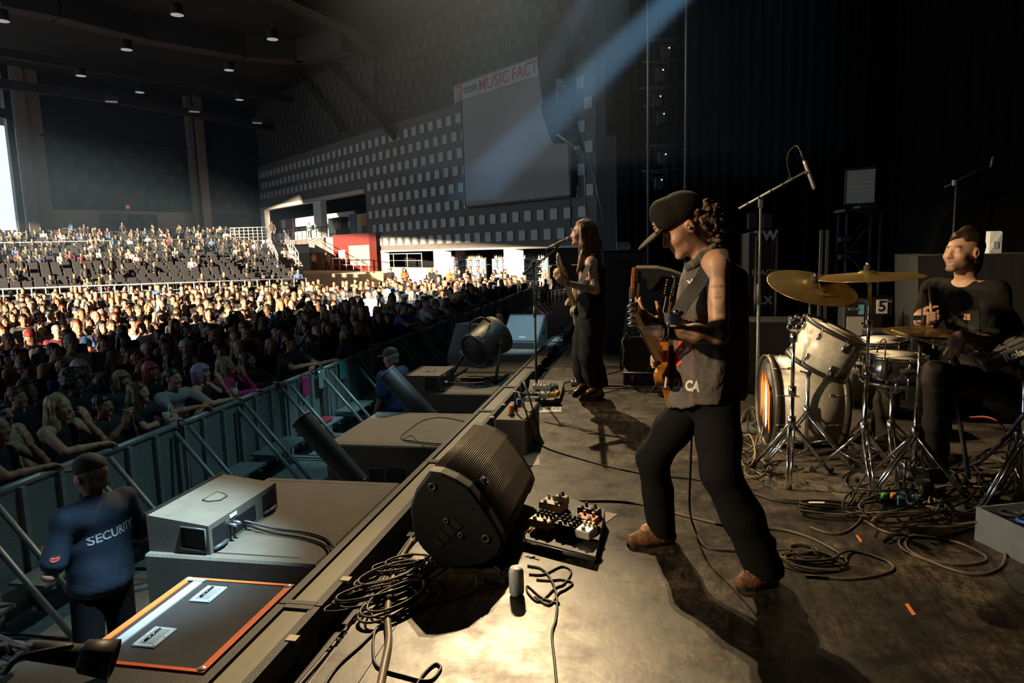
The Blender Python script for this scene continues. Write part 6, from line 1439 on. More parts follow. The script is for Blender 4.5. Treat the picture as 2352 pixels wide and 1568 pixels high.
for i in range(14): m.ell(Vector(T(-.03 + .06 * ((i * 7) % 14) / 14, .111 - .0006 * i, .045 + .045 * ((i * 5) % 14) / 14)) - base, (.012, .006, .008), 6, 4)
o = link('cap_embroidery', m.mesh('cap_embroidery', mat('embroidery', (.35, .22, .13), .8)), cap_); o['kind'] = 'stuff'
# curly hair
s = SDF(); r = np.random.RandomState(3)
for i in range(420):
    a, b = r.uniform(-1.5, 1.5), r.uniform(-1.15, .75); p = V3(.094 * cos(b) * sin(a), -.118 * cos(b) * cos(a) - .015, .10 * sin(b) - .01)
    if p[1] > -.045 - .02 * (p[2] < 0): continue
    p = p * r.uniform(.95, 1.42); p[2] -= .025; s.ell(T(*p), V3(*r.uniform(.008, .016, 3)), None, .004)
s.ell(T(0, -.075, -.02), V3(.078, .07, .095), HR, .01)
part_mesh(root, 'hair', s, .0045, mat('curly_hair', (.10, .05, .02), .55, var=.7, vscale=70), ob)
# sideburn ear-piece, bandana, bracelet, strap
m = MB().ell(Vector(T(-.092, -.004, -.006)) - base, (.008, .008, .008), 8, 6); link('ear_monitor', m.mesh('ear_monitor', M_alu), root)
s = SDF(); s.chain([G(1640, 566, 3.20), G(1612, 592, 3.18), G(1586, 612, 3.22), G(1580, 618, 3.32), G(1590, 610, 3.42)], [.016, .021, .022, .02, .016], .01)
part_mesh(root, 'bandana', s, .006, mat('bandana', (.13, .12, .11), .9, var=.8, vscale=60), ob, noise=lambda V: .003 * wob(V, 60, 2))
x, y_, z_ = basis(Vector(J['wrL'] - J['elL'])); wq = Vector(J['wrL'] * .96 + J['elL'] * .04)
for k in range(2): m = MB().tube([wq - base - y_ * (.018 * k) + (x * cos(q) + z_ * sin(q)) * .036 for q in [2 * pi * i / 16 for i in range(16)]], .006, 6, True); link('bracelet', m.mesh('bracelet', M_box), root)

# the bass guitar
M_amb = mat('amber_lacquer', (.42, .17, .02), .22, coat=.8, var=.5, vscale=5, col2=(.25, .08, .01)); M_maple = mat('maple_neck', (.55, .36, .15), .35); M_rose = mat('rosewood', (.05, .028, .018), .5)
bridge, nut = D(1533, 858, 3.40), D(1452, 705, 2.86); a_ = (nut - bridge).normalized(); n_ = Vector((-.93, -.28, .25)); n_ = (n_ - a_ * n_.dot(a_)).normalized(); v_ = n_.cross(a_)
bg = Thing('bass_guitar', 'amber lacquered bass guitar held by the player in the cap', 'guitar', bridge); bg.org = bridge
bo = [(-.14, -.02), (-.15, .07), (-.10, .15), (.0, .165), (.09, .13), (.14, .115), (.22, .135), (.29, .16), (.325, .14), (.30, .105), (.24, .075), (.20, .055), (.20, -.04), (.24, -.08), (.27, -.12), (.25, -.15), (.18, -.145), (.09, -.12), (.0, -.165), (-.09, -.15), (-.13, -.09)]
bo = [(p.x, p.y) for p in bez([Vector((a, b, 0)) for a, b in bo] + [Vector((bo[0][0], bo[0][1], 0))], 3)][:-1]
def gp(fr_, p, off=0.0, o=bridge): a, v, n = fr_; return o + a * p[0] + v * p[1] + n * off
F_ = (a_, v_, n_); cxy = (0.06, 0.0)
def gslab(fr_, o, pts, z0, z1, ch=.006):
    m = MB(); k = len(pts); ins_ = [(p[0] + (.06 - p[0]) * .03, p[1] * .96) for p in pts]
    rings = [[gp(fr_, p, z0, o) for p in ins_], [gp(fr_, p, z0 + ch, o) for p in pts], [gp(fr_, p, z1 - ch, o) for p in pts], [gp(fr_, p, z1, o) for p in ins_]]
    m.add(sum(rings, []), [tuple(range(k))[::-1], tuple(range(3 * k, 4 * k))] + [(j * k + i, j * k + (i + 1) % k, (j + 1) * k + (i + 1) % k, (j + 1) * k + i) for j in range(3) for i in range(k)]); return m
bg.part('body', gslab(F_, bridge, bo, -.045, 0), M_amb)
bg.part('pickguard', gslab(F_, bridge, [(.0, .1), (.14, .09), (.22, .05), (.22, -.04), (.12, -.1), (.02, -.08)], 0, .003, .001), M_rose)
nl = (nut - bridge).length
def strip(fr_, o, x0, x1, w0, w1, z0, z1): return MB().add([gp(fr_, (x0, -w0), z0, o), gp(fr_, (x1, -w1), z0, o), gp(fr_, (x1, w1), z0, o), gp(fr_, (x0, w0), z0, o), gp(fr_, (x0, -w0), z1, o), gp(fr_, (x1, -w1), z1, o), gp(fr_, (x1, w1), z1, o), gp(fr_, (x0, w0), z1, o)], [(0, 3, 2, 1), (4, 5, 6, 7), (0, 1, 5, 4), (1, 2, 6, 5), (2, 3, 7, 6), (3, 0, 4, 7)])
bg.part('neck', strip(F_, bridge, .18, nl, .03, .021, -.022, .004), M_maple); fb = bg.part('fretboard', strip(F_, bridge, .17, nl, .03, .021, .004, .010), M_rose)
for k in range(20): xx = nl - (nl) * (1 - 2 ** (-(k + 1) / 12)); bg.part('fret', MB().tube([gp(F_, (xx, -.026), .0105, bridge), gp(F_, (xx, .026), .0105, bridge)], .0016, 4), M_alu, parent=fb)
hs = [(q[0] * 1.2, q[1] * 1.15) for q in [(0, -.022), (.03, -.03), (.06, -.052), (.13, -.055), (.2, -.045), (.225, -.01), (.215, .025), (.17, .035), (.1, .03), (.04, .03), (0, .022)]]
ah = (a_ * .97 + n_ * -.24).normalized(); Fh = (ah, v_, (n_ + a_ * .24).normalized())
hd = bg.part('headstock', gslab(Fh, nut, hs, -.016, .0, .003), M_amb); bg.part('headstock_face', gslab(Fh, nut, [(p[0] * .97 + .002, p[1] * .9) for p in hs], 0.0, .002, .0005), M_lq, parent=hd)
for k in range(4):
    q = gp(Fh, (.05 + .045 * k, -.055 if k < 2 else -.05), -.006, nut); l = bg.part('tuner_shaft', MB().cyl(q, q - v_ * .035, .006, None, 8), M_chr, parent=hd); bg.part('tuner_key', MB().ell(q - v_ * .05, (.016, .007, .018), 8, 6, frame((0, 0, 0), ah, v_, Fh[2]).to_3x3()), M_chr, parent=hd)
for k in range(4): bg.part('string', MB().tube([gp(F_, (0, -.028 + .0187 * k), .014, bridge), gp(F_, (nl, -.016 + .0107 * k), .012, bridge), gp(Fh, (.06 + .045 * k, -.02), .006, nut)], .0013, 4), M_chr)
bg.part('bridge_plate', strip(F_, bridge, -.03, .03, .04, .04, 0, .012), M_chr); bg.part('pickup', strip(F_, bridge, .08, .12, .045, .045, 0, .012), M_rec)
for k in range(3): q = gp(F_, (.0 - .05 * k, .1 + .012 * k), 0, bridge); bg.part('knob', MB().cyl(q, q + n_ * .018, .012, None, 10), M_chr)
stp = bez([gp(F_, (.31, .14), -.02, bridge), D(1545, 735, 3.05), D(1575, 690, 3.06), D(1612, 640, 3.10), D(1640, 580, 3.22), D(1668, 600, 3.36)], 8); m = ribbon(stp, .032, (-.45, -.85, .15))
sp = bg.part('strap', m, M_box); bg.part('strap_stud', MB().ell(D(1553, 716, 3.02), (.012, .01, .012), 10, 6), M_chr, parent=sp)
# ---------------------------------------------------------------- singing guitarist
Yk = 6.8
J = dict(head=G(1338, 536, Yk), neck=G(1360, 588, Yk), pelvis=G(1354, 728, Yk), shL=G(1358, 604, 6.62), shR=G(1350, 603, 7.0), elL=G(1368, 666, 6.50), wrL=G(1301, 650, 6.40), elR=G(1356, 672, 7.12), wrR=G(1318, 695, 6.98),
         hipL=G(1362, 740, 6.70), hipR=G(1348, 740, 6.92), knL=G(1356, 815, 6.68), knR=G(1338, 812, 6.92), anL=A3(P(1372, 915, 0)) + V3(0, 0, .1), anR=A3(P(1345, 905, 0)) + V3(0, 0, .1))
J['toeL'] = A3(P(1322, 921, 0)) + V3(.03, 0, .03); J['toeR'] = A3(P(1310, 911, 0)) + V3(.02, 0, .03)
HR = hframe((-.985, -.1, .08)); HC_ = J['head']; base = Vector((float(J['pelvis'][0]), Yk, 0)); ob = np.array(base)
root = person_root('singer with long straight hair and dark vest playing a white guitar', base)
s = SDF(); limbs_sdf(s, J, .95); head_sdf(s, HC_, HR, 1.0, .012)
hand_sdf(s, J['wrL'], nrm(G(1279, 632, 6.36) - J['wrL']), nrm(V3(-.2, .8, .5)), -1, (.45, .8, .6), 1.05, .02, (.2, .3)); hand_sdf(s, J['wrR'], nrm(G(1300, 690, 6.88) - J['wrR']), nrm(V3(.6, -.4, -.5)), 1, (.4, .5, .4))
def col(V):
    r = face_rules(V, HC_, HR, 1.0, beard=.35, beardc=(.2, .1, .06)); ink = np.clip(wob(V, 60, 3) + wob(V, 100, 4) * .6 + .1, 0, 1)
    for a, b, lim in ((J['shL'], J['elL'], .08), (J['elL'], J['wrL'], .07)):
        t = np.clip(((V - a) @ (b - a)) / np.dot(b - a, b - a), 0, 1); near = (np.linalg.norm(V - (a + t[:, None] * (b - a)), axis=1) < lim)
        band = ((t > .38) & (t < .78)) if lim > .075 else (t > .12); r.append((near * band * np.clip(ink + .25, 0, 1) * .75, (.10, .085, .07)))
    return colorize(V, SKIN[4], r)
part_mesh(root, 'body', s, .0085, M_skin, ob, col)
s = SDF()
for px, py, rx, ry, rz in ((1364, 622, .12, .2, .10), (1362, 660, .13, .2, .14), (1358, 700, .14, .2, .13), (1356, 726, .14, .2, .06)): s.ell(G(px, py, Yk), V3(rx, ry, rz), None, .05)
s.cap(G(1364, 592, 6.66), G(1360, 591, 6.96), .045, None, .04); s.ell(G(1352, 588, Yk), V3(.06, .07, .06), None, .02, -1); s.plane(G(1356, 740, Yk), V3(0, 0, -1))
vest = part_mesh(root, 'vest', s, .009, mat('vest_black', (.009, .0085, .009), .85, bump=.2, bscale=60, spec=.2), ob, noise=folds(16, .003, 3))
m = MB().slab([D(px, py, 6.57) - base for px, py in ((1329, 676), (1346, 672), (1354, 695), (1349, 716), (1332, 700))], (0, 1, 0), .02); link('hanging_scarf', m.mesh('hanging_scarf', mat('scarf_blue', (.06, .075, .10), .8, var=.8, vscale=60)), root)
s = SDF(); s.chain([G(1352, 583, 6.72), G(1339, 588, 6.70), G(1332, 596, 6.76)], [.018, .02, .014], .01); part_mesh(root, 'neckerchief', s, .007, mat('kerchief', (.35, .3, .25), .9, var=.5, vscale=40), ob)
s = SDF(); s.ell(G(1356, 738, Yk), V3(.14, .19, .12), None, .04)
for S in 'LR':
    h, k, a = J['hip' + S], J['kn' + S], J['an' + S]; s.chain([h, h * .5 + k * .5, k, k * .5 + a * .5, a + V3(0.01, 0, .035)], (.115, .115, .105, .108, .10), .03)
s.plane(J['anL'] + V3(0, 0, .03), V3(0, 0, -1))
part_mesh(root, 'trousers', s, .0095, mat('trousers_black', (.009, .009, .010), .9, bump=.12, bscale=60, spec=.2), ob, noise=lambda V: .0035 * wob(V * V3(1, 1, .3), 20, 6))
for S in 'LR':
    s, hp, f, L, b0, R = foot_mesh(J['an' + S] - V3(0, 0, .095), J['toe' + S] - V3(0, 0, .03), shaft=.2); bt = part_mesh(root, 'boot', s, .008, mat('boot_black', (.03, .026, .022), .35, var=.5, vscale=20), ob)
    m = MB(); pts = [hp + f * (L * u) + R[:, 0] * w for u, w in ((-.12, 0), (-.08, .03), (.2, .04), (.6, .05), (.85, .036), (.98, 0), (.85, -.036), (.6, -.05), (.2, -.04), (-.08, -.03))]; m.slab([Vector(p * V3(1, 1, 0)) + Vector((0, 0, .001)) - base for p in pts], (0, 0, 1), .018); link('sole', m.mesh('sole', mat('sole_tan', (.2, .14, .08), .6)), bt)
# long hair: a mass plus separate locks
T = lambda *p: HC_ + HR @ np.array(p)
s = SDF(); s.ell(T(0, -.028, .05), V3(.086, .102, .092), HR, .02); s.ell(T(0, .035, .098), V3(.045, .035, .025), HR, .02)
s.chain([T(0, -.07, .02), T(0, -.10, -.1), T(0, -.115, -.25), T(0, -.11, -.38)], [.08, .082, .08, .05], .03)
for sg in (-1, 1): s.chain([T(.072 * sg, .01, .04), T(.09 * sg, -.01, -.1), T(.10 * sg, -.02, -.25), T(.11 * sg, .02, -.36)], [.03, .036, .04, .018], .02)
M_lh = mat('long_hair', (.19, .085, .032), .42, var=.75, vscale=55, stretch=(1, 1, .07))
hair = part_mesh(root, 'hair', s, .008, M_lh, ob, noise=lambda V: .004 * wob(V * V3(1, 1, .08), 90, 5))
r = np.random.RandomState(8); m = MB()
for i in range(120):
    a = r.uniform(-2.6, 2.6); x, y = sin(a), -cos(a); st = T(.055 * x, .05 * y - .02, .125); sw = r.uniform(.92, 1.2); ln = r.uniform(.36, .56)
    if y > .55: continue
    m.tube([Vector(p) - base for p in bez([st, T(.088 * x, .105 * y - .025, .05), T(.098 * x * sw, .115 * y * sw - .04, -.12), T(.105 * x * sw + r.uniform(-.01, .01), .11 * y * sw - .05 + r.uniform(-.02, .02), .05 - ln)], 4)], [.006] * 8 + [.005, .004, .003, .0025, .001], 4)
o = link('hair_locks', m.mesh('hair_locks', M_lh), hair); o['kind'] = 'stuff'
# white single-cut guitar
bridge, nut = D(1322, 716, 7.0), D(1286, 610, 6.30); a_ = (nut - bridge).normalized(); n_ = Vector((-.95, -.1, .12)); n_ = (n_ - a_ * n_.dot(a_)).normalized(); v_ = n_.cross(a_); F_ = (a_, v_, n_); nl = (nut - bridge).length
M_gw = mat('guitar_white', (.72, .66, .52), .25, coat=.6); gw = Thing('electric_guitar', 'cream white electric guitar held by the long-haired singer', 'guitar', bridge)
bo = [(-.13, -.03), (-.14, .07), (-.08, .15), (.02, .155), (.10, .12), (.17, .125), (.24, .155), (.265, .12), (.23, .06), (.2, .03), (.2, -.05), (.25, -.1), (.255, -.15), (.18, -.15), (.1, -.115), (.02, -.145), (-.07, -.145), (-.12, -.1)]
bo = [(p.x, p.y) for p in bez([Vector((a, b, 0)) for a, b in bo] + [Vector((bo[0][0], bo[0][1], 0))], 3)][:-1]
gw.part('body', gslab(F_, bridge, bo, -.045, 0), M_gw); gw.part('pickguard', gslab(F_, bridge, [(.02, .09), (.18, .1), (.2, .04), (.2, -.05), (.12, -.1), (.04, -.06)], 0, .003, .001), M_lq)
gw.part('neck', strip(F_, bridge, .18, nl, .028, .021, -.022, .008), M_maple); fb = gw.part('fretboard', strip(F_, bridge, .17, nl, .028, .021, .008, .011), M_maple)
hs = [(0, -.021), (.03, -.03), (.06, -.05), (.15, -.05), (.185, -.02), (.18, .02), (.12, .03), (.03, .024), (0, .021)]
hd = gw.part('headstock', gslab(F_, nut, hs, -.02, -.004, .003), M_gw)
for k in range(6): q = gp(F_, (.04 + .024 * k, -.05), -.01, nut); gw.part('tuner', MB().ell(q - v_ * .014, (.009, .009, .009), 8, 5), M_chr, parent=hd)
for k in range(6): gw.part('string', MB().tube([gp(F_, (0, -.025 + .01 * k), .014, bridge), gp(F_, (nl + .03 + .02 * k, -.015 + .005 * k), .010, bridge)], .0012, 4), M_chr)
gw.part('bridge_plate', strip(F_, bridge, -.04, .03, .04, .04, 0, .012), M_chr); gw.part('pickup', strip(F_, bridge, .1, .13, .035, .035, 0, .01), M_chr)
gw.part('strap', ribbon(bez([gp(F_, (.25, .14), -.02, bridge), D(1334, 650, 6.55), D(1352, 610, 6.56), D(1368, 590, 6.72), D(1378, 640, 6.95)], 6), .026, (-.4, -.85, .2)), M_box)
# ---------------------------------------------------------------- drummer
J = dict(head=G(2210, 579, 4.66), neck=G(2218, 640, 4.70), pelvis=V3(2.16, 4.72, .62), shL=G(2284, 672, 4.52), shR=G(2148, 668, 4.86), elL=G(2298, 796, 4.36), wrL=G(2222, 800, 4.24), elR=G(2122, 745, 4.80), wrR=G(2112, 742, 4.58),
         hipL=V3(2.17, 4.62, .60), hipR=V3(2.10, 4.84, .60))
J['knL'] = G(2150, 862, 4.42); J['knR'] = V3(1.62, 5.05, .60); J['anL'] = V3(J['knL'][0] + .02, 4.42, .14); J['anR'] = V3(1.62, 5.25, .16); J['toeL'] = J['anL'] + V3(-.16, .03, -.07); J['toeR'] = J['anR'] + V3(-.15, .03, -.06)
HR = hframe((-.80, -.52, .10)); HC_ = J['head']; base = Vector((2.16, 4.72, 0)); ob = np.array(base)
root = person_root('drummer with slicked-back dark hair in black pocket tee, eyes closed', base)
sL, sR = nrm(G(2048, 758, 4.30) - G(2192, 803, 4.22)), nrm(G(2134, 652, 4.50) - G(2139, 722, 4.52))
gl, gr = G(2190, 803, 4.225), G(2139, 728, 4.52)
wl, fl, nl_ = grip(gl, sL, V3(-.35, -.1, -.6), -1); wr_, fr2, nr_ = grip(gr, sR, V3(.25, -.9, .1), 1)
J['wrL'], J['wrR'] = wl, wr_
s = SDF(); limbs_sdf(s, J, 1.0); head_sdf(s, HC_, HR, 1.02, .006)
hand_sdf(s, wl, fl, nl_, -1, (.9, 1.25, .8), 1.0, .0, (.4, .5)); hand_sdf(s, wr_, fr2, nr_, 1, (.9, 1.25, .8), 1.0, .0, (.4, .5))
part_mesh(root, 'body', s, .0065, M_skin, ob, lambda V: colorize(V, SKIN[0], face_rules(V, HC_, HR, 1.02, beard=.75, beardc=(.09, .05, .03))))
s = SDF(); ac = nrm(J['shR'] - J['shL']); RB = np.stack([ac, nrm(np.cross(V3(0, 0, 1), ac)), V3(0, 0, 1)], 1)
for c, r_ in ((J['neck'] * .8 + J['pelvis'] * .2, (.215, .135, .12)), (J['neck'] * .55 + J['pelvis'] * .45, (.22, .15, .16)), (J['neck'] * .3 + J['pelvis'] * .7, (.225, .165, .16)), (J['neck'] * .1 + J['pelvis'] * .9, (.235, .18, .12))): s.ell(c, r_, RB, .06)
s.cap(J['shL'] + V3(0, 0, .0), J['shR'], .068, None, .05)
for S in 'LR': s.cap(J['sh' + S], J['sh' + S] * .15 + J['el' + S] * .85, .074, .078, .05)
s.cap(J['elL'], J['elL'] * .6 + J['wrL'] * .4, .07, .062, .03); s.plane(J['elL'] * .62 + J['wrL'] * .38, nrm(J['wrL'] - J['elL']), J['elL'] - V3(.35, .25, .2), J['elL'] + V3(.2, .2, .2))
s.ell(J['neck'] + V3(-.04, -.03, .03), (.085, .085, .075), None, .01, -1); s.plane(J['pelvis'] - V3(0, 0, .09), V3(0, 0, -1))
tee = part_mesh(root, 'shirt', s, .009, mat('black_tee', (.011, .0095, .008), .9, bump=.15, bscale=50, spec=.2), ob, noise=lambda V: .004 * wob(V * V3(1, 1, .3), 15, 6) + .0012 * wob(V, 40, 2))
bv = bvh_of(tee); d = _ray(2221, 727); x, f, u = basis(d)
def patch(px0, px1, py0, py1, n=4, Y=4.5): return MB().add([D(px0 + (px1 - px0) * i / n, py0 + (py1 - py0) * j / n, Y) for j in range(n + 1) for i in range(n + 1)], [(j * (n + 1) + i, j * (n + 1) + i + 1, (j + 1) * (n + 1) + i + 1, (j + 1) * (n + 1) + i) for j in range(n) for i in range(n)])
def on(par, mb, mt, nm, lift, lab=None):
    project(mb, bv, d, lift); mb.v = [tuple(Vector(v) - base) for v in mb.v]; o = link(nm, mb.mesh(nm, mt), par)
    if lab: o['label'] = lab
    return o
pk = on(tee, patch(2200, 2250, 712, 770), mat('pocket', (.018, .016, .015), .9), 'chest_pocket', .003); lb = on(tee, patch(2213.5, 2229, 721, 735), mat('patch_white', (.7, .62, .5), .8), 'pocket_label', .006, 'small white label on the pocket')
on(tee, text_mb('C', .032, frame(D(2221.5, 728, 4.5), x, u, -Vector(d).normalized()), 0, .004, shear=.2), mat('label_orange', (.55, .22, .05), .7), 'label_emblem', .009, 'orange curl emblem on the label')
s = SDF(); s.ell(J['pelvis'], (.18, .17, .11), None, .04)
for S in 'LR':
    h, k, a = J['hip' + S], J['kn' + S], J['an' + S]; s.chain([h, h * .5 + k * .5, k, k * .5 + a * .5, a], (.105, .095, .08, .075, .07), .03)
part_mesh(root, 'trousers', s, .010, mat('khaki_dark', (.032, .023, .015), .9, bump=.12, bscale=60), ob, noise=folds(22, .003, 5))
for S in 'LR':
    s, hp, f, L, b0, R = foot_mesh(J['an' + S] - V3(0, 0, .075), J['toe' + S] - V3(0, 0, .01), shaft=.1); part_mesh(root, 'shoe', s, .009, M_box, ob)
T = lambda *p: HC_ + HR @ (np.array(p) * 1.02)
s = SDF(); s.ell(T(0, -.03, .06), (.079, .103, .083), HR, .02); s.chain([T(0, .06, .088), T(0, -.02, .11), T(0, -.1, .08)], [.024, .04, .05], .03); s.chain([T(0, -.11, .03), T(0, -.12, -.06), T(.01, -.125, -.15)], [.05, .04, .015], .03)
s.ell(T(0, .115, .0), (.075, .06, .088), HR, .01, -1); s.ell(T(0, .03, -.055), (.095, .09, .06), HR, .02, -1)
part_mesh(root, 'hair', s, .006, mat('slick_hair', (.05, .028, .014), .4, var=.7, vscale=60, stretch=(1, 1, .3)), ob, noise=lambda V: .0025 * wob(V @ HR * V3(1, .12, .12), 160, 5))
x, y_, z_ = basis((0, 1, 0)); q = Vector(T(-.086, -.01, -.045)) - base; m = MB().tube([q + Vector((.009 * cos(k), 0, .009 * sin(k) - .008)) for k in [2 * pi * i / 10 for i in range(10)]], .0028, 5, True); link('earring', m.mesh('earring', M_chr), root)
for a, b, lab in ((G(2197, 805, 4.225), G(2046, 757, 4.30), 'drumstick pointing across the snare in the drummer\'s lower hand'), (G(2141, 745, 4.53), G(2134, 652, 4.50), 'drumstick held upright in the drummer\'s raised hand')):
    a, b = Vector(a), Vector(b); dd = (b - a).normalized(); e = b - dd * .4
    m = MB().tube([e, e + dd * .01, b - dd * .07, b - dd * .02, b - dd * .012, b], [.006, .0075, .0072, .0042, .0055, .002], 10); solo('drumstick', m, M_stick, lab, 'drumstick', a)
# ---------------------------------------------------------------- security guards and the man in the hat
def guard(label, hp, face, shirtm, hairc, scale=1.0, arms='fold', cap=True, capm=None, brimf=1.0, res=.011, trous=None, skin=SKIN[0], polo=True, lean=0.0):
    base = Vector((hp[0], hp[1], -1.5)); ob = np.array(base); H = hp[2] + 1.5 - .04
    fz = nrm(V3(face[0], face[1], 0)); lf = V3(-fz[1], fz[0], 0)             # forward, left
    b0 = A3(base); up = V3(0, 0, 1)
    pt = lambda f, l, z: b0 + fz * (f * scale) + lf * (l * scale) + up * (z * scale)
    hd = V3(*hp); nk = hd - up * .175 - fz * .03; pz = .93 * scale
    J = dict(head=hd, neck=nk, pelvis=pt(-lean, 0, .95), shL=nk + lf * .2 * scale - up * .045, shR=nk - lf * .2 * scale - up * .045, hipL=pt(-lean, .1, .9), hipR=pt(-lean, -.1, .9), knL=pt(0.02, .12, .5), knR=pt(.02, -.12, .5), anL=pt(-.03, .13, .1), anR=pt(-.03, -.13, .1), toeL=pt(.14, .15, .04), toeR=pt(.14, -.15, .04))
    if arms == 'fold':
        J['elL'] = J['shL'] + lf * .12 - up * .30 + fz * .02; J['elR'] = J['shR'] - lf * .10 - up * .30 + fz * .02; J['wrL'] = J['elL'] + fz * .22 - lf * .14 + up * .04; J['wrR'] = J['elR'] + fz * .22 + lf * .14 + up * .05
    else:
        J['elL'] = J['shL'] + lf * .06 - up * .30 + fz * .02; J['elR'] = J['shR'] - lf * .05 - up * .30; J['wrL'] = J['elL'] + fz * .12 - up * .22; J['wrR'] = J['elR'] + fz * .12 - up * .22
    HR = hframe(nrm(V3(*face))); root = person_root(label, base)
    s = SDF(); limbs_sdf(s, J, 1.02); head_sdf(s, hd, HR, 1.0)
    for S, sd in (('L', -1), ('R', 1)): hand_sdf(s, J['wr' + S], nrm(J['wr' + S] - J['el' + S]), -fz if arms != 'fold' else -up, sd, (.4, .5, .4))
    part_mesh(root, 'body', s, res, M_skin, ob, lambda V: colorize(V, skin, face_rules(V, hd, HR)))
    s = SDF(); RB = np.stack([-lf, fz, up], 1)
    for u, r_ in ((.15, (.215, .14, .12)), (.45, (.205, .15, .17)), (.75, (.2, .16, .17)), (.98, (.205, .165, .12))): s.ell(nk * (1 - u) + J['pelvis'] * u, r_, RB, .06)
    s.cap(J['shL'], J['shR'], .072, None, .05)
    for S in 'LR': s.cap(J['sh' + S], J['sh' + S] * .25 + J['el' + S] * .75, .078, .08, .04)
    s.cap(nk - up * .02, nk + up * .03 + fz * .01, .068, .066, .02); s.cap(nk, nk + up * .12, .052, .05, .003, -1); s.plane(J['pelvis'] - up * .1, -up)
    sh = part_mesh(root, 'shirt', s, res, shirtm, ob, noise=lambda V: .004 * wob(V * V3(1, 1, .4), 14, 5))
    s = SDF(); s.ell(J['pelvis'] - up * .02, (.17, .15, .12), RB, .04)
    for S in 'LR': s.chain([J['hip' + S], J['kn' + S], J['an' + S]], (.1, .085, .075), .03)
    part_mesh(root, 'trousers', s, .014, trous or M_denim, ob)
    for S in 'LR':
        s2, *_ = foot_mesh(J['an' + S] * V3(1, 1, 0) + V3(0, 0, -1.495), J['toe' + S] * V3(1, 1, 0) + V3(0, 0, -1.495), shaft=.1); part_mesh(root, 'shoe', s2, .012, M_box, ob)
    T = lambda *p: hd + HR @ np.array(p)
    s = SDF(); s.ell(T(0, -.03, .03), (.084, .1, .085), HR, .02); s.ell(T(0, -.06, -.04), (.07, .05, .06), HR, .02); s.ell(T(0, .12, -.0), (.08, .07, .11), HR, .01, -1); s.ell(T(0, .02, -.06), (.1, .08, .07), HR, .02, -1); part_mesh(root, 'hair', s, .008, hairc, ob)
    if cap:
        s = SDF(); s.ell(T(0, -.012, .062), (.09, .112, .088), HR, .02); s.plane(T(0, 0, .026), -nrm(HR[:, 2] - HR[:, 1] * .15)); cp = part_mesh(root, 'cap', s, .008, capm, ob)
        s = SDF(); s.ell(T(0, .135 * brimf, .035), (.07, .075, .010), HR, .01); s.ell(T(0, .13, -.07), (.1, .12, .09), HR, .01, -1); part_mesh(root, 'cap_brim', s, .006, capm, ob, parent=cp); m = MB().ell(Vector(T(0, -.012, .15)) - base, (.008, .008, .006), 8, 5); link('cap_button', m.mesh('cap_button', capm), cp)
    return root, sh, J, HR, base
M_navy = mat('navy_polo', (.008, .017, .038), .85, bump=.12, bscale=60); M_poloB = mat('blue_polo', (.03, .07, .19), .85, bump=.12, bscale=60)
hp = P(206, 1092, .16)
root, shirt, J, HR_, base = guard('security guard seen from behind in navy polo lettered SECURITY and black cap', hp, (-.97, .22, -.04), M_navy, mat('hair_sandy', (.2, .12, .06), .6, var=.5, vscale=50), 1.0, 'fold', True, mat('cap_black', (.012, .013, .015), .8, bump=.15, bscale=70), res=.009)
bv = bvh_of(shirt); d = Vector((-1, 0.0, -.12)); q = Vector(J['neck']) + Vector((.3, .0, -.165))
mb = text_mb('SECURITY', .076, frame(q, Vector((0, 1, 0)), Vector((0, 0, 1)), Vector((1, 0, 0))), 0, .002, sx=.95); project(mb, bv, d, .004); mb.v = [tuple(Vector(v) - base) for v in mb.v]; o = link('back_print', mb.mesh('back_print', mat('print_silver', (.42, .42, .44), .7)), shirt); o['label'] = 'silver lettering reading SECURITY'
q = Vector(J['shL'] * .4 + J['elL'] * .6) + Vector((.05, -.3, 0)); mb = text_mb('o', .05, frame(q, Vector((1, 0, 0)), Vector((0, 0, 1)), Vector((0, -1, 0))), 0, .008); project(mb, bv, (0, 1, 0), .004); mb.v = [tuple(Vector(v) - base) for v in mb.v]; o = link('sleeve_badge', mb.mesh('sleeve_badge', mat('badge_red', (.6, .08, .06), .6)), shirt); o['label'] = 'small red badge on the sleeve'
hp = P(897, 822, .10)
guard('security guard in blue polo and light-fronted cap behind the blue-lit cannon', hp, (-.92, .3, -.12), M_poloB, mat('hair_grey', (.3, .27, .24), .6), 1.0, 'down', True, mat('cap_slate', (.03, .04, .05), .75), lean=.12)
hp = P(1152, 722, .12)
guard('man in a black hat and black shirt standing at the far end of the pit', hp, (-.9, -.2, .02), M_denim, mat('hair_black', (.01, .009, .008), .6), .97, 'down', True, mat('cap_black', (.012, .013, .015), .8), res=.014)
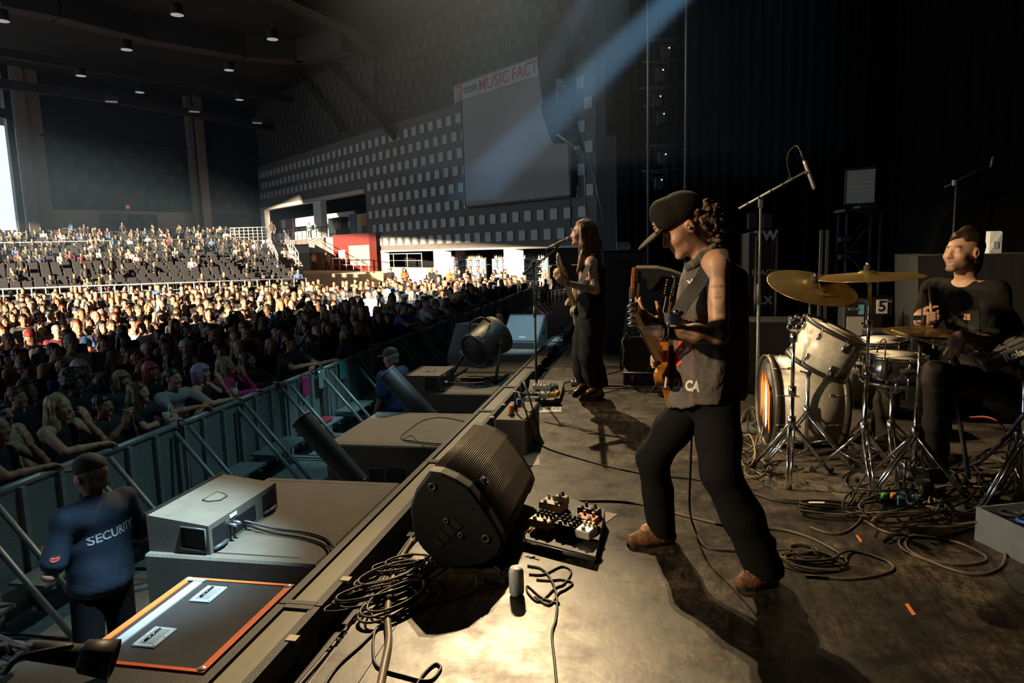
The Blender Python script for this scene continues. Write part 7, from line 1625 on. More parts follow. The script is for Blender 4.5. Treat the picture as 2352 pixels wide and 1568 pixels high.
# ================================================================ the audience
def skin_mat(i, tint):
    m = mat('skin_tone_%d' % i, (1, 1, 1), .5, attr='Col', spec=.35); nt = m.node_tree; b = nt.nodes['Principled BSDF']
    a = [n for n in nt.nodes if n.type == 'VERTEX_COLOR'][0]; mx = nt.nodes.new('ShaderNodeMix'); mx.data_type = 'RGBA'; mx.blend_type = 'MULTIPLY'; mx.inputs[0].default_value = 1; mx.inputs[7].default_value = (*tint, 1)
    nt.links.new(a.outputs[0], mx.inputs[6]); nt.links.new(mx.outputs[2], b.inputs['Base Color']); return m
SKM = [skin_mat(i, t) for i, t in enumerate(((1, 1, 1), (.9, .85, .8), (1.1, 1.12, 1.15), (.72, .66, .62), (.45, .4, .38), (1.05, .95, .9)))]
HC0 = V3(.03, 0, 1.60); HR0 = hframe((1, 0, .03))
def pose(name):
    J = dict(head=HC0, neck=V3(.0, 0, 1.43), pelvis=V3(-.02, 0, .95), shL=V3(0, .19, 1.385), shR=V3(0, -.19, 1.385), hipL=V3(-.02, .1, .9), hipR=V3(-.02, -.1, .9), knL=V3(.02, .11, .5), knR=V3(.02, -.11, .5), anL=V3(-.03, .12, .09), anR=V3(-.03, -.12, .09), toeL=V3(.15, .14, .03), toeR=V3(.15, -.14, .03))
    J.update(elL=V3(-.02, .25, 1.09), elR=V3(-.02, -.25, 1.09), wrL=V3(.12, .24, .87), wrR=V3(.12, -.24, .87)); hd = {'L': (V3(.2, 0, -1), V3(0, -1, 0)), 'R': (V3(.2, 0, -1), V3(0, 1, 0))}
    if name == 'lean':
        J['pelvis'][0] = -.16; J['hipL'][0] = J['hipR'][0] = -.16; J['knL'][0] = J['knR'][0] = -.14; J['anL'][0] = J['anR'][0] = -.2; J['toeL'][0] = J['toeR'][0] = -.03
        J.update(elL=V3(.26, .27, 1.235), elR=V3(.26, -.27, 1.235), wrL=V3(.40, .06, 1.24), wrR=V3(.42, -.02, 1.27)); hd = {'L': (V3(.35, -.9, -.1), V3(0, 0, -1)), 'R': (V3(.35, .9, -.1), V3(0, 0, -1))}
    if name == 'chin':
        J.update(elL=V3(.28, .2, 1.22), elR=V3(.25, -.24, 1.22), wrL=V3(.25, .08, 1.42), wrR=V3(.4, .0, 1.23)); hd = {'L': (V3(-.15, -.15, 1), V3(-1, 0, 0)), 'R': (V3(.4, .9, 0), V3(0, 0, -1))}
    if name == 'cross':
        J.update(elL=V3(.05, .28, 1.12), elR=V3(.05, -.28, 1.12), wrL=V3(.2, -.02, 1.16), wrR=V3(.22, .03, 1.2)); hd = {'L': (V3(.1, -1, .1), V3(-1, 0, 0)), 'R': (V3(.1, 1, .1), V3(-1, 0, 0))}
    if name == 'raise':
        J.update(elL=V3(.2, .22, 1.2), elR=V3(.22, -.2, 1.22), wrL=V3(.32, .06, 1.42), wrR=V3(.33, -.04, 1.42)); hd = {'L': (V3(.2, -.3, 1), V3(0, -1, 0)), 'R': (V3(.2, .3, 1), V3(0, 1, 0))}
    if name == 'sit':
        for k in J: J[k] = J[k] - V3(0, 0, .47)
        J.update(hipL=V3(-.02, .1, .47), hipR=V3(-.02, -.1, .47), knL=V3(.42, .13, .5), knR=V3(.42, -.13, .5), anL=V3(.4, .13, .09), anR=V3(.4, -.13, .09), toeL=V3(.55, .14, .03), toeR=V3(.55, -.14, .03), elL=V3(.08, .25, .68), elR=V3(.08, -.25, .68), wrL=V3(.3, .12, .62), wrR=V3(.3, -.12, .62)); hd = {'L': (V3(1, -.2, -.2), V3(0, 0, -1)), 'R': (V3(1, .2, -.2), V3(0, 0, -1))}
    return J, hd
M_legs = mat('crowd_trousers', (.02, .022, .03), .9)
PROTO = {}
def make_proto(name, res=.0135):
    J, hd = pose(name); H = J['head']; s = SDF(); limbs_sdf(s, J, 1.0); head_sdf(s, H, HR0, 1.0, male=False)
    for S, sd in (('L', -1), ('R', 1)): hand_sdf(s, J['wr' + S], hd[S][0], hd[S][1], sd, (.4, .5, .4), 1.12)
    V, Q = s.mesh(res); leg = V[Q].mean(1)[:, 2] < (J['pelvis'][2] + .02); arm = np.zeros(len(Q), bool)
    for S in 'LR': arm |= np.linalg.norm(V[Q].mean(1) - J['wr' + S], axis=1) < .2
    body = np_mesh('body', V, Q, [M_skin, M_legs], colorize(V, SKIN[0], face_rules(V, H, HR0, eye=1)), (leg & ~arm).astype(int))
    up = V3(0, 0, 1); out = {}
    for kind in ('tee', 'tank', 'sleeve'):
        s = SDF(); nk, pv = J['neck'], J['pelvis']
        for u, r_ in ((.16, (.125, .19 if kind != 'tank' else .16, .10)), (.45, (.135, .19, .16)), (.75, (.14, .185, .16)), (1.0, (.155, .195, .12))): s.ell(nk * (1 - u) + pv * u, r_, None, .06)
        if kind != 'tank':
            s.cap(J['shL'], J['shR'], .064, None, .05); f = .62 if kind == 'tee' else .98
            for S in 'LR':
                q = J['sh' + S] * (1 - f) + J['el' + S] * f; s.cap(J['sh' + S], q, .068, .064, .03)
                if kind == 'sleeve': s.cap(J['el' + S], J['wr' + S], .055, .045, .03)
        s.cap(nk + V3(.02, 0, 0), nk + up * .12, .062, .06, .004, -1); s.plane(pv - up * .07, -up)
        V, Q = s.mesh(res, lambda V: .004 * wob(V * V3(1, 1, .4), 15, 5)); out[kind] = np_mesh('shirt_' + kind, V, Q, M_legs)
    PROTO[name] = (body, out)
for nm in ('stand', 'lean', 'chin', 'cross', 'raise', 'sit'): make_proto(nm, .0115 if nm in ('lean', 'chin', 'raise') else .0135)
HAIR = {}
def hair_proto(name):
    T = lambda *p: HC0 + HR0 @ np.array(p); s = SDF(); nz = None; res = .0095
    cut = lambda: (s.ell(T(0, .125, -.01), (.075, .07, .1), HR0, .012, -1))
    if name in ('short', 'crop'):
        s.ell(T(0, -.022, .05), (.084, .104, .086) if name == 'short' else (.08, .1, .08), HR0, .02); s.ell(T(0, -.07, -.02), (.066, .045, .06), HR0, .02); cut(); s.ell(T(0, .03, -.07), (.1, .09, .075), HR0, .02, -1); nz = lambda V: .003 * wob(V, 70, 3)
    elif name in ('long', 'wavy'):
        s.ell(T(0, -.025, .05), (.088, .106, .09), HR0, .02); s.chain([T(0, -.07, .02), T(0, -.09, -.1), T(0, -.1, -.22), T(0, -.1, -.34)], [.085, .085, .085, .05], .03)
        for sg in (-1, 1): s.chain([T(.078 * sg, .0, .03), T(.092 * sg, .0, -.1), T(.095 * sg, .02, -.24)], [.03, .034, .022], .02)
        cut(); a = 30 if name == 'wavy' else 80; am = .009 if name == 'wavy' else .003; nz = lambda V: am * wob(V * V3(1, 1, .6 if name == 'wavy' else .08), a, 4)
    elif name == 'bob':
        s.ell(T(0, -.02, .045), (.09, .108, .092), HR0, .02); s.chain([T(0, -.06, .0), T(0, -.07, -.11)], [.09, .075], .03)
        for sg in (-1, 1): s.chain([T(.08 * sg, .01, .03), T(.085 * sg, .02, -.1)], [.03, .026], .02)
        s.ell(T(0, .06, .06), (.07, .045, .03), HR0, .02); s.ell(T(0, .13, -.03), (.07, .07, .075), HR0, .01, -1); nz = lambda V: .002 * wob(V * V3(1, 1, .1), 80, 4)
    elif name == 'tail':
        s.ell(T(0, -.022, .05), (.084, .102, .086), HR0, .02); s.ell(T(0, -.125, .03), (.035, .035, .035), HR0, .015); s.chain([T(0, -.14, .02), T(0, -.16, -.08), T(0, -.14, -.2)], [.03, .036, .012], .015); cut(); s.ell(T(0, .03, -.07), (.1, .09, .075), HR0, .02, -1); nz = lambda V: .002 * wob(V, 90, 3)
    elif name in ('curly', 'afro'):
        r = np.random.RandomState(5); k = 1.0 if name == 'curly' else 1.35
        for i in range(150):
            a, b = r.uniform(-2.3, 2.3), r.uniform(-1.0 if name == 'curly' else -.6, 1.5); p = V3(.098 * cos(b) * sin(a), -.11 * cos(b) * cos(a) - .02, .11 * sin(b) + .03) * (1 + .25 * (k - 1) * 2)
            if p[1] > .06 and p[2] < .06: continue
            p = p * V3(1, 1, 1) * r.uniform(.95, 1.1); s.ell(T(*p), (.025 * k,) * 3, None, .006)
        s.ell(T(0, -.03, .05), (.09 * k, .1 * k, .085 * k), HR0, .01)
        if name == 'curly':
            for i in range(60): a = r.uniform(-1.7, 1.7); s.ell(T(.1 * sin(a), -.1 * cos(a) - .02, r.uniform(-.22, 0)), (.026,) * 3, None, .008)
        cut()
    elif name == 'cap':
        s.ell(T(0, -.012, .062), (.09, .11, .088), HR0, .02); s.plane(T(0, 0, .03), -HR0[:, 2]); s.ell(T(0, .13, .035), (.068, .075, .010), HR0, .012)
    elif name == 'beanie':
        s.ell(T(0, -.015, .055), (.088, .108, .098), HR0, .02); s.plane(T(0, 0, .03), -nrm(HR0[:, 2] - HR0[:, 1] * .2)); nz = lambda V: .0015 * wob(V * V3(1, 1, .1), 150, 2)
    V, Q = s.mesh(res, nz); HAIR[name] = np_mesh('hair_' + name, V, Q, M_legs)
for nm in ('short', 'crop', 'long', 'wavy', 'bob', 'tail', 'curly', 'afro', 'cap', 'beanie'): hair_proto(nm)
HCOL = {'black': (.010, .008, .008), 'dark brown': (.035, .018, .010), 'brown': (.09, .045, .02), 'auburn': (.16, .04, .02), 'blonde': (.42, .27, .11), 'grey': (.38, .36, .34), 'orange': (.45, .16, .03), 'pink': (.55, .06, .12), 'lavender': (.34, .26, .42), 'red': (.5, .03, .03), 'olive': (.08, .08, .04), 'white': (.6, .6, .58), 'green': (.05, .18, .08), 'tan': (.3, .2, .1), 'navy': (.02, .03, .08)}
SCOL = {'black': (.014, .014, .016), 'charcoal': (.04, .04, .045), 'grey': (.22, .23, .24), 'white': (.62, .6, .57), 'magenta': (.4, .03, .14), 'maroon': (.13, .02, .025), 'navy': (.02, .03, .07), 'blue': (.06, .13, .3), 'olive': (.09, .09, .05), 'pink': (.55, .28, .28), 'orange': (.5, .15, .04), 'teal': (.1, .3, .3), 'tan': (.35, .25, .16)}
def hmat(c): return mat('hair_col_' + c, HCOL[c], .5, var=.5, vscale=45, stretch=(1, 1, .2))
def smat(c): return mat('cloth_' + c, SCOL[c], .9)
HW = {'short': 'short', 'crop': 'cropped', 'long': 'long straight', 'wavy': 'long wavy', 'bob': 'bobbed', 'tail': 'tied-back', 'curly': 'curly', 'afro': 'big rounded'}
SW = {'tee': 'tee', 'tank': 'tank top', 'sleeve': 'long-sleeved top'}
def setm(o, m):
    o.material_slots[0].link = 'OBJECT'; o.material_slots[0].material = m
NPEOPLE = [0]
def audience(loc, rz, sc, ps, hair, hc, kind, shc, skin, where, label=None):
    body, shirts = PROTO[ps]
    if hair in HW: hd = '%s %s hair' % (HW[hair], hc)
    elif hair == 'bald': hd = 'shaved head'
    else: hd = '%s %s' % (hc, hair)
    lab = label or 'person with %s in %s %s %s' % (hd, shc, SW[kind], where)
    e = bpy.data.objects.new('person', None); COL.objects.link(e); e.location = loc; e.rotation_euler = (0, 0, rz); e.scale = (sc, sc, sc); e.empty_display_size = .1
    tag(e, lab, 'person', lab if not label else None)
    b = link('body', body, e); setm(b, SKM[skin]); q = link('shirt', shirts[kind], e); setm(q, smat(shc))
    if hair != 'bald':
        h = link('hair' if hair in HW else hair, HAIR[hair], e); setm(h, hmat(hc))
        if ps == 'sit': h.location = (0, 0, -.47)
    NPEOPLE[0] += 1; return e
R_ = random.Random(21)
PLACED = []
def hair_pick():
    hair = R_.choice(['short'] * 4 + ['crop'] * 2 + ['long'] * 4 + ['wavy'] * 3 + ['bob', 'tail', 'tail', 'curly', 'cap', 'cap', 'beanie', 'bald'])
    hc = R_.choice(['black', 'black', 'dark brown', 'dark brown', 'dark brown', 'brown', 'brown', 'auburn', 'blonde', 'grey']) if hair in HW else R_.choice(['black', 'navy', 'olive', 'grey', 'tan'])
    return hair, hc
def shirt_pick(): return R_.choice(['tee'] * 6 + ['tank'] * 2 + ['sleeve'] * 2), R_.choice(['black'] * 9 + ['charcoal'] * 4 + ['grey', 'white', 'maroon', 'navy', 'olive', 'blue', 'pink', 'tan'])
def face_to(x, y, tx=-0.5, ty=6.8): return atan2(ty - y, tx - x)
ZF = -1.5
# people close enough to be told apart in the photograph: head pixel, pose, hair, clothes
NEAR = [(69, 776, 'stand', 'cap', 'red', 'tee', 'grey', 1, 'man in red cap and glasses wearing a grey tee among the standing crowd', 1.04), (161, 792, 'stand', 'short', 'grey', 'tee', 'white', 0, 'grey-haired man in a white tee among the standing crowd', 1.05),
 (57, 850, 'stand', 'short', 'black', 'tee', 'black', 3, 'man with black quiff in dark tee just behind the rail people', 1.0), (12, 822, 'stand', 'bob', 'black', 'tee', 'charcoal', 2, 'woman with black bob beside the man with the quiff', .94),
 (36, 912, 'stand', 'tail', 'auburn', 'tee', 'black', 0, 'woman with tied auburn hair close to the barrier', .95), (48, 985, 'chin', 'curly', 'black', 'tank', 'black', 3, 'woman with black curls and bare shoulders leaning at the barrier', .98),
 (165, 935, 'chin', 'wavy', 'blonde', 'tank', 'black', 0, 'woman with long wavy blonde hair clasping her hands at the barrier', 1.0), (168, 880, 'stand', 'afro', 'dark brown', 'tee', 'black', 4, 'person with big dark curls behind the blonde woman', .98),
 (266, 945, 'raise', 'short', 'black', 'tee', 'black', 3, 'person with hand on head resting on the barrier', .93), (322, 912, 'lean', 'long', 'brown', 'tee', 'black', 2, 'woman with straight brown hair leaning low on the barrier', .95), (270, 885, 'stand', 'bob', 'blonde', 'tee', 'charcoal', 2, 'woman with fair hair and glasses behind the barrier leaners', .95),
 (196, 850, 'stand', 'bob', 'orange', 'tee', 'black', 1, 'person with bright orange hair in the crowd', .95), (338, 868, 'stand', 'bob', 'pink', 'tee', 'black', 1, 'person with bright pink hair near the barrier', .96), (402, 868, 'lean', 'tail', 'dark brown', 'tee', 'grey', 1, 'woman with tied-back dark hair in grey tee leaning on the barrier', .98),
 (478, 868, 'chin', 'bob', 'lavender', 'tank', 'black', 2, 'woman with lavender hair resting her chin on her hand', .96), (557, 846, 'chin', 'long', 'tan', 'sleeve', 'magenta', 1, 'woman with long fair hair in a magenta top at the barrier', .96), (281, 764, 'stand', 'cap', 'olive', 'tee', 'black', 1, 'man in an olive cap and glasses among the shaded crowd', 1.03),
 (236, 786, 'stand', 'short', 'black', 'tee', 'charcoal', 1, 'dark-haired man next to the grey-haired man', 1.0), (291, 812, 'stand', 'short', 'black', 'tee', 'black', 3, 'young man with short black hair behind the fair-haired woman', .98), (536, 744, 'stand', 'afro', 'black', 'tee', 'black', 4, 'person with a large black afro in the crowd', 1.02),
 (468, 756, 'stand', 'beanie', 'green', 'tee', 'black', 1, 'person in a green beanie at the edge of the sunlight', .98), (424, 800, 'stand', 'beanie', 'white', 'tee', 'black', 1, 'person in a white patterned head wrap', .97), (336, 808, 'stand', 'beanie', 'white', 'tee', 'charcoal', 3, 'person in a plain white knit hat', .95),
 (220, 728, 'stand', 'bald', 'brown', 'tee', 'pink', 5, 'big sunlit bald man in a pink shirt', 1.08), (548, 800, 'stand', 'tail', 'blonde', 'tee', 'black', 1, 'person with braided blonde hair near the magenta top', .96), (622, 794, 'stand', 'crop', 'blonde', 'tee', 'black', 0, 'person with short fair hair by the barrier', .95),
 (650, 770, 'stand', 'long', 'black', 'tee', 'black', 1, 'person with long black hair turned from the light', .97), (680, 785, 'lean', 'bob', 'black', 'tee', 'charcoal', 2, 'woman with black fringe and dark glasses at the barrier', .94), (704, 770, 'stand', 'crop', 'grey', 'tee', 'black', 0, 'older person with grey crop near the barrier', 1.0),
 (732, 786, 'lean', 'tail', 'dark brown', 'tee', 'charcoal', 1, 'smiling woman with headband and arms over the barrier', 1.0), (751, 752, 'stand', 'long', 'auburn', 'tee', 'black', 2, 'woman with long red hair beside the smiling woman', .98), (798, 768, 'lean', 'bob', 'blonde', 'sleeve', 'charcoal', 2, 'child with fair hair and ear headband at the barrier', .9),
 (825, 757, 'chin', 'tail', 'blonde', 'tee', 'black', 0, 'fair-haired woman in glasses with hand at her chin', .96), (866, 756, 'lean', 'long', 'black', 'sleeve', 'black', 1, 'woman with long black hair and dark sleeves at the barrier', .97), (894, 727, 'stand', 'wavy', 'dark brown', 'tee', 'black', 1, 'bearded man with long dark hair looking to the stage', 1.02),
 (916, 734, 'stand', 'long', 'black', 'tee', 'charcoal', 2, 'woman with dark hair next to the long-haired man', .96), (936, 728, 'stand', 'crop', 'brown', 'tee', 'black', 0, 'man with cropped brown hair beside the dark-haired woman', 1.0), (375, 800, 'stand', 'short', 'dark brown', 'tee', 'black', 1, 'person with short dark hair behind the white knit hat', .96),
 (118, 905, 'stand', 'curly', 'black', 'tee', 'black', 3, 'person with tight black curls between the blonde and auburn-haired women', .93), (590, 830, 'lean', 'long', 'dark brown', 'sleeve', 'black', 1, 'woman with dark hair and dark sleeves leaning next to the magenta top', .95), (640, 840, 'lean', 'tail', 'dark brown', 'tee', 'maroon', 2, 'person in a maroon tee folded over the barrier', .9),
 (440, 835, 'stand', 'curly', 'dark brown', 'tee', 'black', 3, 'person with brown curls behind the lavender-haired woman', .94), (505, 810, 'stand', 'short', 'black', 'tee', 'charcoal', 3, 'man with short black hair near the braided blonde', 1.0), (0, 890, 'stand', 'short', 'dark brown', 'tee', 'black', 2, 'man with short brown hair behind the auburn-haired woman', 1.0)]
for (px, py, ps, hair, hc, kd, shc, sk, lab, sc) in NEAR:
    q = P(px, py, ZF + 1.6 * sc)
    if q.x > XB - .28: q.x = XB - .28 - (.12 if ps in ('stand', 'cross') else 0)
    if ps in ('lean', 'chin', 'raise') and q.x > XB - .9: q.x = XB - .42
    for _ in range(25):
        for a, b in PLACED:
            dx, dy = q.x - a, q.y - b; dd = math.hypot(dx, dy)
            if dd < .54: q.y += (.54 - dd) * (1 if dy >= 0 else -1) * .7; q.x -= (.54 - dd) * .5 * (0 if q.x > XB - .6 else 1)
    rz = face_to(q.x, q.y) + R_.uniform(-.15, .15)
    if ps in ('lean', 'chin'): rz = R_.uniform(-.2, .25)
    audience((q.x, q.y, ZF), rz, sc, ps, hair, hc, kd, shc, sk, '', lab); PLACED.append((q.x, q.y))
# the rest of the standing crowd
cand = []
x = XB - .45; row = 0
while x > -40:
    y = 1.5 + R_.uniform(0, .5)
    step = .56 if x > -12 else .74
    while y < 44:
        cand.append((x + R_.uniform(-.16, .16), y + R_.uniform(-.14, .14))); y += step * R_.uniform(.9, 1.25)
    x -= (.6 if x > -12 else .8); row += 1
def proj(w):
    v = Vector(w) - Vector((0, 0, HC)); d = v.dot(CW); return (1176 + FPX * v.dot(CR) / d, 784 - FPX * v.dot(CU) / d, d) if d > .1 else (-9e9, 0, d)
fl0, fl1 = P(-60, 712, -.75), P(560, 690, -.75); fdir = Vector((fl1.x - fl0.x, fl1.y - fl0.y, 0)).normalized(); fnor = Vector((-fdir.y, fdir.x, 0))
if fnor.dot(Vector((-fl0.x, -fl0.y, 0))) < 0: fnor = -fnor
pool = []
for (x, y) in cand:
    px, py, d = proj((x, y, .12))
    if not (-300 < px < 1290): continue
    if (Vector((x, y, 0)) - Vector((fl0.x, fl0.y, 0))).dot(fnor) < .6: continue
    sw_ = (wc - Vector((x, y, 0))).dot(wn)
    if sw_ > -6.5: continue
    if d > 27 and R_.random() < .45: continue
    if any((x - a) ** 2 + (y - b) ** 2 < .30 for a, b in PLACED): continue
    PLACED.append((x, y)); pool.append((d + (0 if px > -30 else 99), x, y))
pool.sort()
# people on the landing, the stairs, the mezzanine and at the bar
FAR = [(722, 622, -.15, 'long', 'auburn', 'tank', 'white', 'woman in white top and shorts standing on the house landing'), (752, 622, -.15, 'short', 'dark brown', 'tee', 'grey', 'man in grey shirt facing the tan wall on the landing'), (712, 547, 2.85, 'short', 'black', 'tee', 'teal', 'person in green standing by the mezzanine railing'), (628, 555, 2.5, 'short', 'brown', 'tee', 'charcoal', 'person at the head of the house stairs'),
 (783, 620, -.15, 'short', 'dark brown', 'tee', 'black', 'person at the queue rail below the notice on the red kiosk'), (804, 619, -.15, 'long', 'dark brown', 'tee', 'charcoal', 'person in the middle of the queue at the red kiosk'), (819, 619, -.15, 'long', 'black', 'tank', 'black', 'long-haired person at the end of the queue by the shutter'), (828, 619, -.15, 'short', 'brown', 'tee', 'pink', 'person in pink by the red kiosk shutter'),
 (776, 534, 2.85, 'short', 'brown', 'tee', 'tan', 'person beside the black fridge on the mezzanine'), (617, 540, 2.85, 'bob', 'blonde', 'tee', 'pink', 'person behind the white counter on the mezzanine'), (656, 618, .25, 'short', 'black', 'tee', 'grey', 'grey-shirted person at the foot of the house stairs'), (656, 600, .8, 'short', 'black', 'tee', 'black', 'person in black on the lower steps of the house stairs'), (673, 618, .25, 'short', 'brown', 'tee', 'white', 'person in white at the foot of the house stairs')]
for px, py, z, hair, hc, kd, shc, lab in FAR:
    q = P(px, py, z)
    if abs(q.z - z) > .01 or q.y < 5 or q.y > 95: continue
    s_ = (q - wc).dot(wn)
    if z > 2.6: q = WP(ws(px, py, -1.2), z, -1.2)
    audience((q.x, q.y, z), face_to(q.x, q.y) + R_.uniform(-.6, .6), 1.0, 'stand', hair, hc, kd, shc, R_.randrange(4), '', lab)
for i in range(16):
    px = 880 + 26 * i + R_.uniform(-8, 8); q = WP(ws(px, 640, 4.2), ZF, R_.uniform(3.0, 5.6)); hair, hc = hair_pick(); kd, shc = shirt_pick()
    if i in (2, 5, 9): shc = ('white', 'maroon', 'orange')[i % 3]
    audience((q.x, q.y, ZF), face_to(q.x, q.y) + R_.uniform(-.8, .8), R_.uniform(.94, 1.05), R_.choice(['stand', 'cross', 'stand']), hair, hc, kd, shc, R_.randrange(4), 'standing by the bar')
NI = max(0, 292 - NPEOPLE[0]); rest = pool[NI:]
for d, x, y in pool[:NI]:
    hair, hc = hair_pick(); kd, shc = shirt_pick(); front = x > XB - .75
    ps = R_.choice(['lean', 'lean', 'chin']) if front else R_.choice(['stand'] * 5 + ['cross', 'cross', 'raise'])
    where = 'at the barrier' if front else ('in the shaded standing crowd' if (x + 11.1) - .288 * (y - 10.2) > 0 else 'in the sunlit standing crowd')
    if front: x = XB - .42
    audience((x, y, ZF), (R_.uniform(-.2, .2) if front else face_to(x, y) + R_.uniform(-.3, .3)), R_.uniform(.92, 1.07), ps, hair, hc, kd, shc, R_.choice([0, 0, 1, 2, 3, 4, 5]), where)
# ---- everyone further back, too many to single out: one object
def low_proto(name):
    J, hd = pose(name); s = SDF(); H = J['head']; s.ell(H + V3(0, 0, 0), (.10, .085, .13), None, .02); s.cap(J['neck'], H, .06, .06, .03); s.cap(J['shL'], J['shR'], .07, None, .05)
    s.cap(J['neck'] - V3(0, 0, .15), J['pelvis'], .15, .14, .06)
    for S in 'LR':
        s.cap(J['sh' + S], J['el' + S], .055, .05, .02); s.cap(J['el' + S], J['wr' + S], .048, .04, .02); s.cap(J['hip' + S], J['kn' + S], .09, .07, .03); s.cap(J['kn' + S], J['an' + S], .07, .055, .03)
    V, Q = s.mesh(.045); L = V - H
    z = np.full(len(V), 1)                                   # 1 shirt, 0 skin, 2 trousers, 3 hair
    z[V[:, 2] < J['pelvis'][2] - .05 if name != 'sit' else (V[:, 2] < .56)] = 2
    z[np.linalg.norm(L * V3(1, 1, .8), axis=1) < .145] = 0
    for S in 'LR': z[np.linalg.norm(V - J['wr' + S], axis=1) < .17] = 0
    z[(np.linalg.norm(L * V3(1, 1, .8), axis=1) < .145) & ((L[:, 2] > .055) | (L[:, 0] < -.015))] = 3
    return V, Q, z
LOW = {n: low_proto(n) for n in ('stand', 'sit')}
M_crowd = mat('crowd_colour', (1, 1, 1), .7, attr='Col')
def mass(name, label, items):
    Vs, Qs, Cs = [], [], []; k = 0
    for (x, y, z, rz, sc, ps) in items:
        V, Q, zn = LOW[ps]; c, s_ = cos(rz) * sc, sin(rz) * sc
        Vs.append(np.stack([V[:, 0] * c - V[:, 1] * s_ + x, V[:, 0] * s_ + V[:, 1] * c + y, V[:, 2] * sc + z], 1)); Qs.append(Q + k); k += len(V)
        hair, hc = hair_pick(); _, shc = shirt_pick(); t = R_.choice([1, .9, 1.1, .7, .5]); pal = np.array([np.array(SKIN[0]) * t, SCOL[shc], (.025, .027, .035), HCOL[hc]]); Cs.append(pal[zn])
    me = np_mesh(name, np.concatenate(Vs), np.concatenate(Qs), M_crowd, np.concatenate(Cs)); o = link(name, me); tag(o, label, 'crowd', None, 'stuff'); return o
items = [(x, y, ZF, face_to(x, y) + R_.uniform(-.3, .3), R_.uniform(.93, 1.06), 'stand') for d, x, y in rest]
# seats and seated people on the terrace
M_seat = mat('seat_grey', (.035, .036, .04), .5)
sm_ = MB().rbox((0.02, 0, .42), (.42, .46, .05), .015).rbox((-.2, 0, .66), (.05, .46, .42), .015).bb(-.16, .12, -.23, -.2, 0, .6).bb(-.16, .12, .2, .23, 0, .6)
sme = sm_.mesh('stadium_seat', M_seat); sv = np.array([v.co for v in sme.vertices]); sf = [tuple(p.vertices) for p in sme.polygons]
seats = []
for k in range(NR):
    a, b, c, d, zt = ROWS[k]; L = (b - a).length; n = int(L / .58); fw = ((a - c) + (b - d)).normalized(); rz = atan2(fw.y, fw.x)
    occ = .2 + .4 * (abs(k - 13) < 7)
    for i in range(n):
        q = a.lerp(b, (i + .5) / n).lerp(c.lerp(d, (i + .5) / n), .45); px, py, dd = proj((q.x, q.y, zt + .5))
        if not (-60 < px < 740) or (i % 26 in (0, 1)): continue
        seats.append((dd, q.x, q.y, zt, rz))
        u = R_.random(); cl = .5 + .5 * sin(i * .23 + k * 1.7) * cos(k * .9 + i * .05)
        if u < occ * (.35 + .9 * cl): items.append((q.x + .06 * cos(rz), q.y + .06 * sin(rz), zt, rz + R_.uniform(-.5, .5), R_.uniform(.95, 1.05), 'sit'))
        elif u > .985: items.append((q.x + .25 * cos(rz), q.y + .25 * sin(rz), zt, rz + R_.uniform(-.5, .5), 1.0, 'stand'))
mass('distant_crowd', 'crowd filling the back of the floor and the seating terrace', items)
seats.sort()
for dd, x, y, z, rz in seats[:290]:
    o = link('stadium_seat', sme, None, (x, y, z)); o.rotation_euler = (0, 0, rz); tag(o, 'grey tip-up stadium seat in the front rows of the terrace', 'seat', 'stadium seats in the front rows')
m = MB()
for dd, x, y, z, rz in seats[290:]:
    c, s_ = cos(rz), sin(rz); m.add([(v[0] * c - v[1] * s_ + x, v[0] * s_ + v[1] * c + y, v[2] + z) for v in sv], sf)
o = m.build('stadium_seats_beyond', M_seat); tag(o, 'rows of grey stadium seats further up the terrace', 'seats', None, 'stuff')
# ================================================================ small things on the stage
def plain_box(t, nm, c, size, rz, m_, r=.004): return t.part(nm, MB().rbox(c, size, r, Matrix.Rotation(rz, 3, 'Z')), m_)
# drink can
q = P(1187, 1366, 0); t = Thing('drink_can', 'silver drink can with a golden lid standing by the floor monitor', 'can', q)
t.part('can_body', MB().lathe([(.024, .001), (.028, .004), (.033, .016), (.033, .112), (.0275, .124), (.027, .126)], 32, Matrix.Translation(q)), mat('can_silver', (.62, .68, .74), .35, .25))
t.part('lid', MB().lathe([(.027, .1255), (.0265, .128), (.0245, .126), (.024, .1235), (0, .1235)], 32, Matrix.Translation(q)), mat('can_gold', (.75, .5, .12), .25, .9)); t.part('pull_tab', MB().rbox(q + Vector((.004, -.004, .1255)), (.02, .012, .002), .0008), M_alu)
t.part('barcode_panel', MB().lathe([(.0332, .03), (.0333, .03), (.0333, .075), (.0332, .075)], 8, Matrix.Translation(q) @ Matrix.Rotation(-2.2, 4, 'Z') @ Matrix.Diagonal((1, 1, 1, 1))), mat('can_silver_dark', (.33, .36, .4), .4, .5))
# pedalboards
def pedal(t, c, w, d, h, rz, m_, knobs, kc=None, rows=1, tilt=0.0):
    R = Matrix.Rotation(rz, 3, 'Z') @ Matrix.Rotation(tilt, 3, 'X'); c = Vector(c)
    p = t.part('effects_pedal', MB().rbox(c + R @ Vector((0, 0, h / 2)), (w, d, h), .006, R), m_); n = max(1, knobs // rows)
    for j in range(rows):
        for i in range(n): o = R @ Vector(((-.5 + (i + .5) / n) * w * .86, d * (.36 - .26 * j), h)); t.part('knob', MB().cyl(c + o, c + o + R @ Vector((0, 0, .018)), .0085, .0075, 10), kc or M_rub, parent=p)
    for i in range(1 if w < .1 else 2): o = R @ Vector(((0 if w < .1 else (-.25 + .5 * i)) * w, -d * .32, h)); t.part('footswitch', MB().cyl(c + o, c + o + R @ Vector((0, 0, .014)), .011, .010, 12), M_chr, parent=p)
    return p
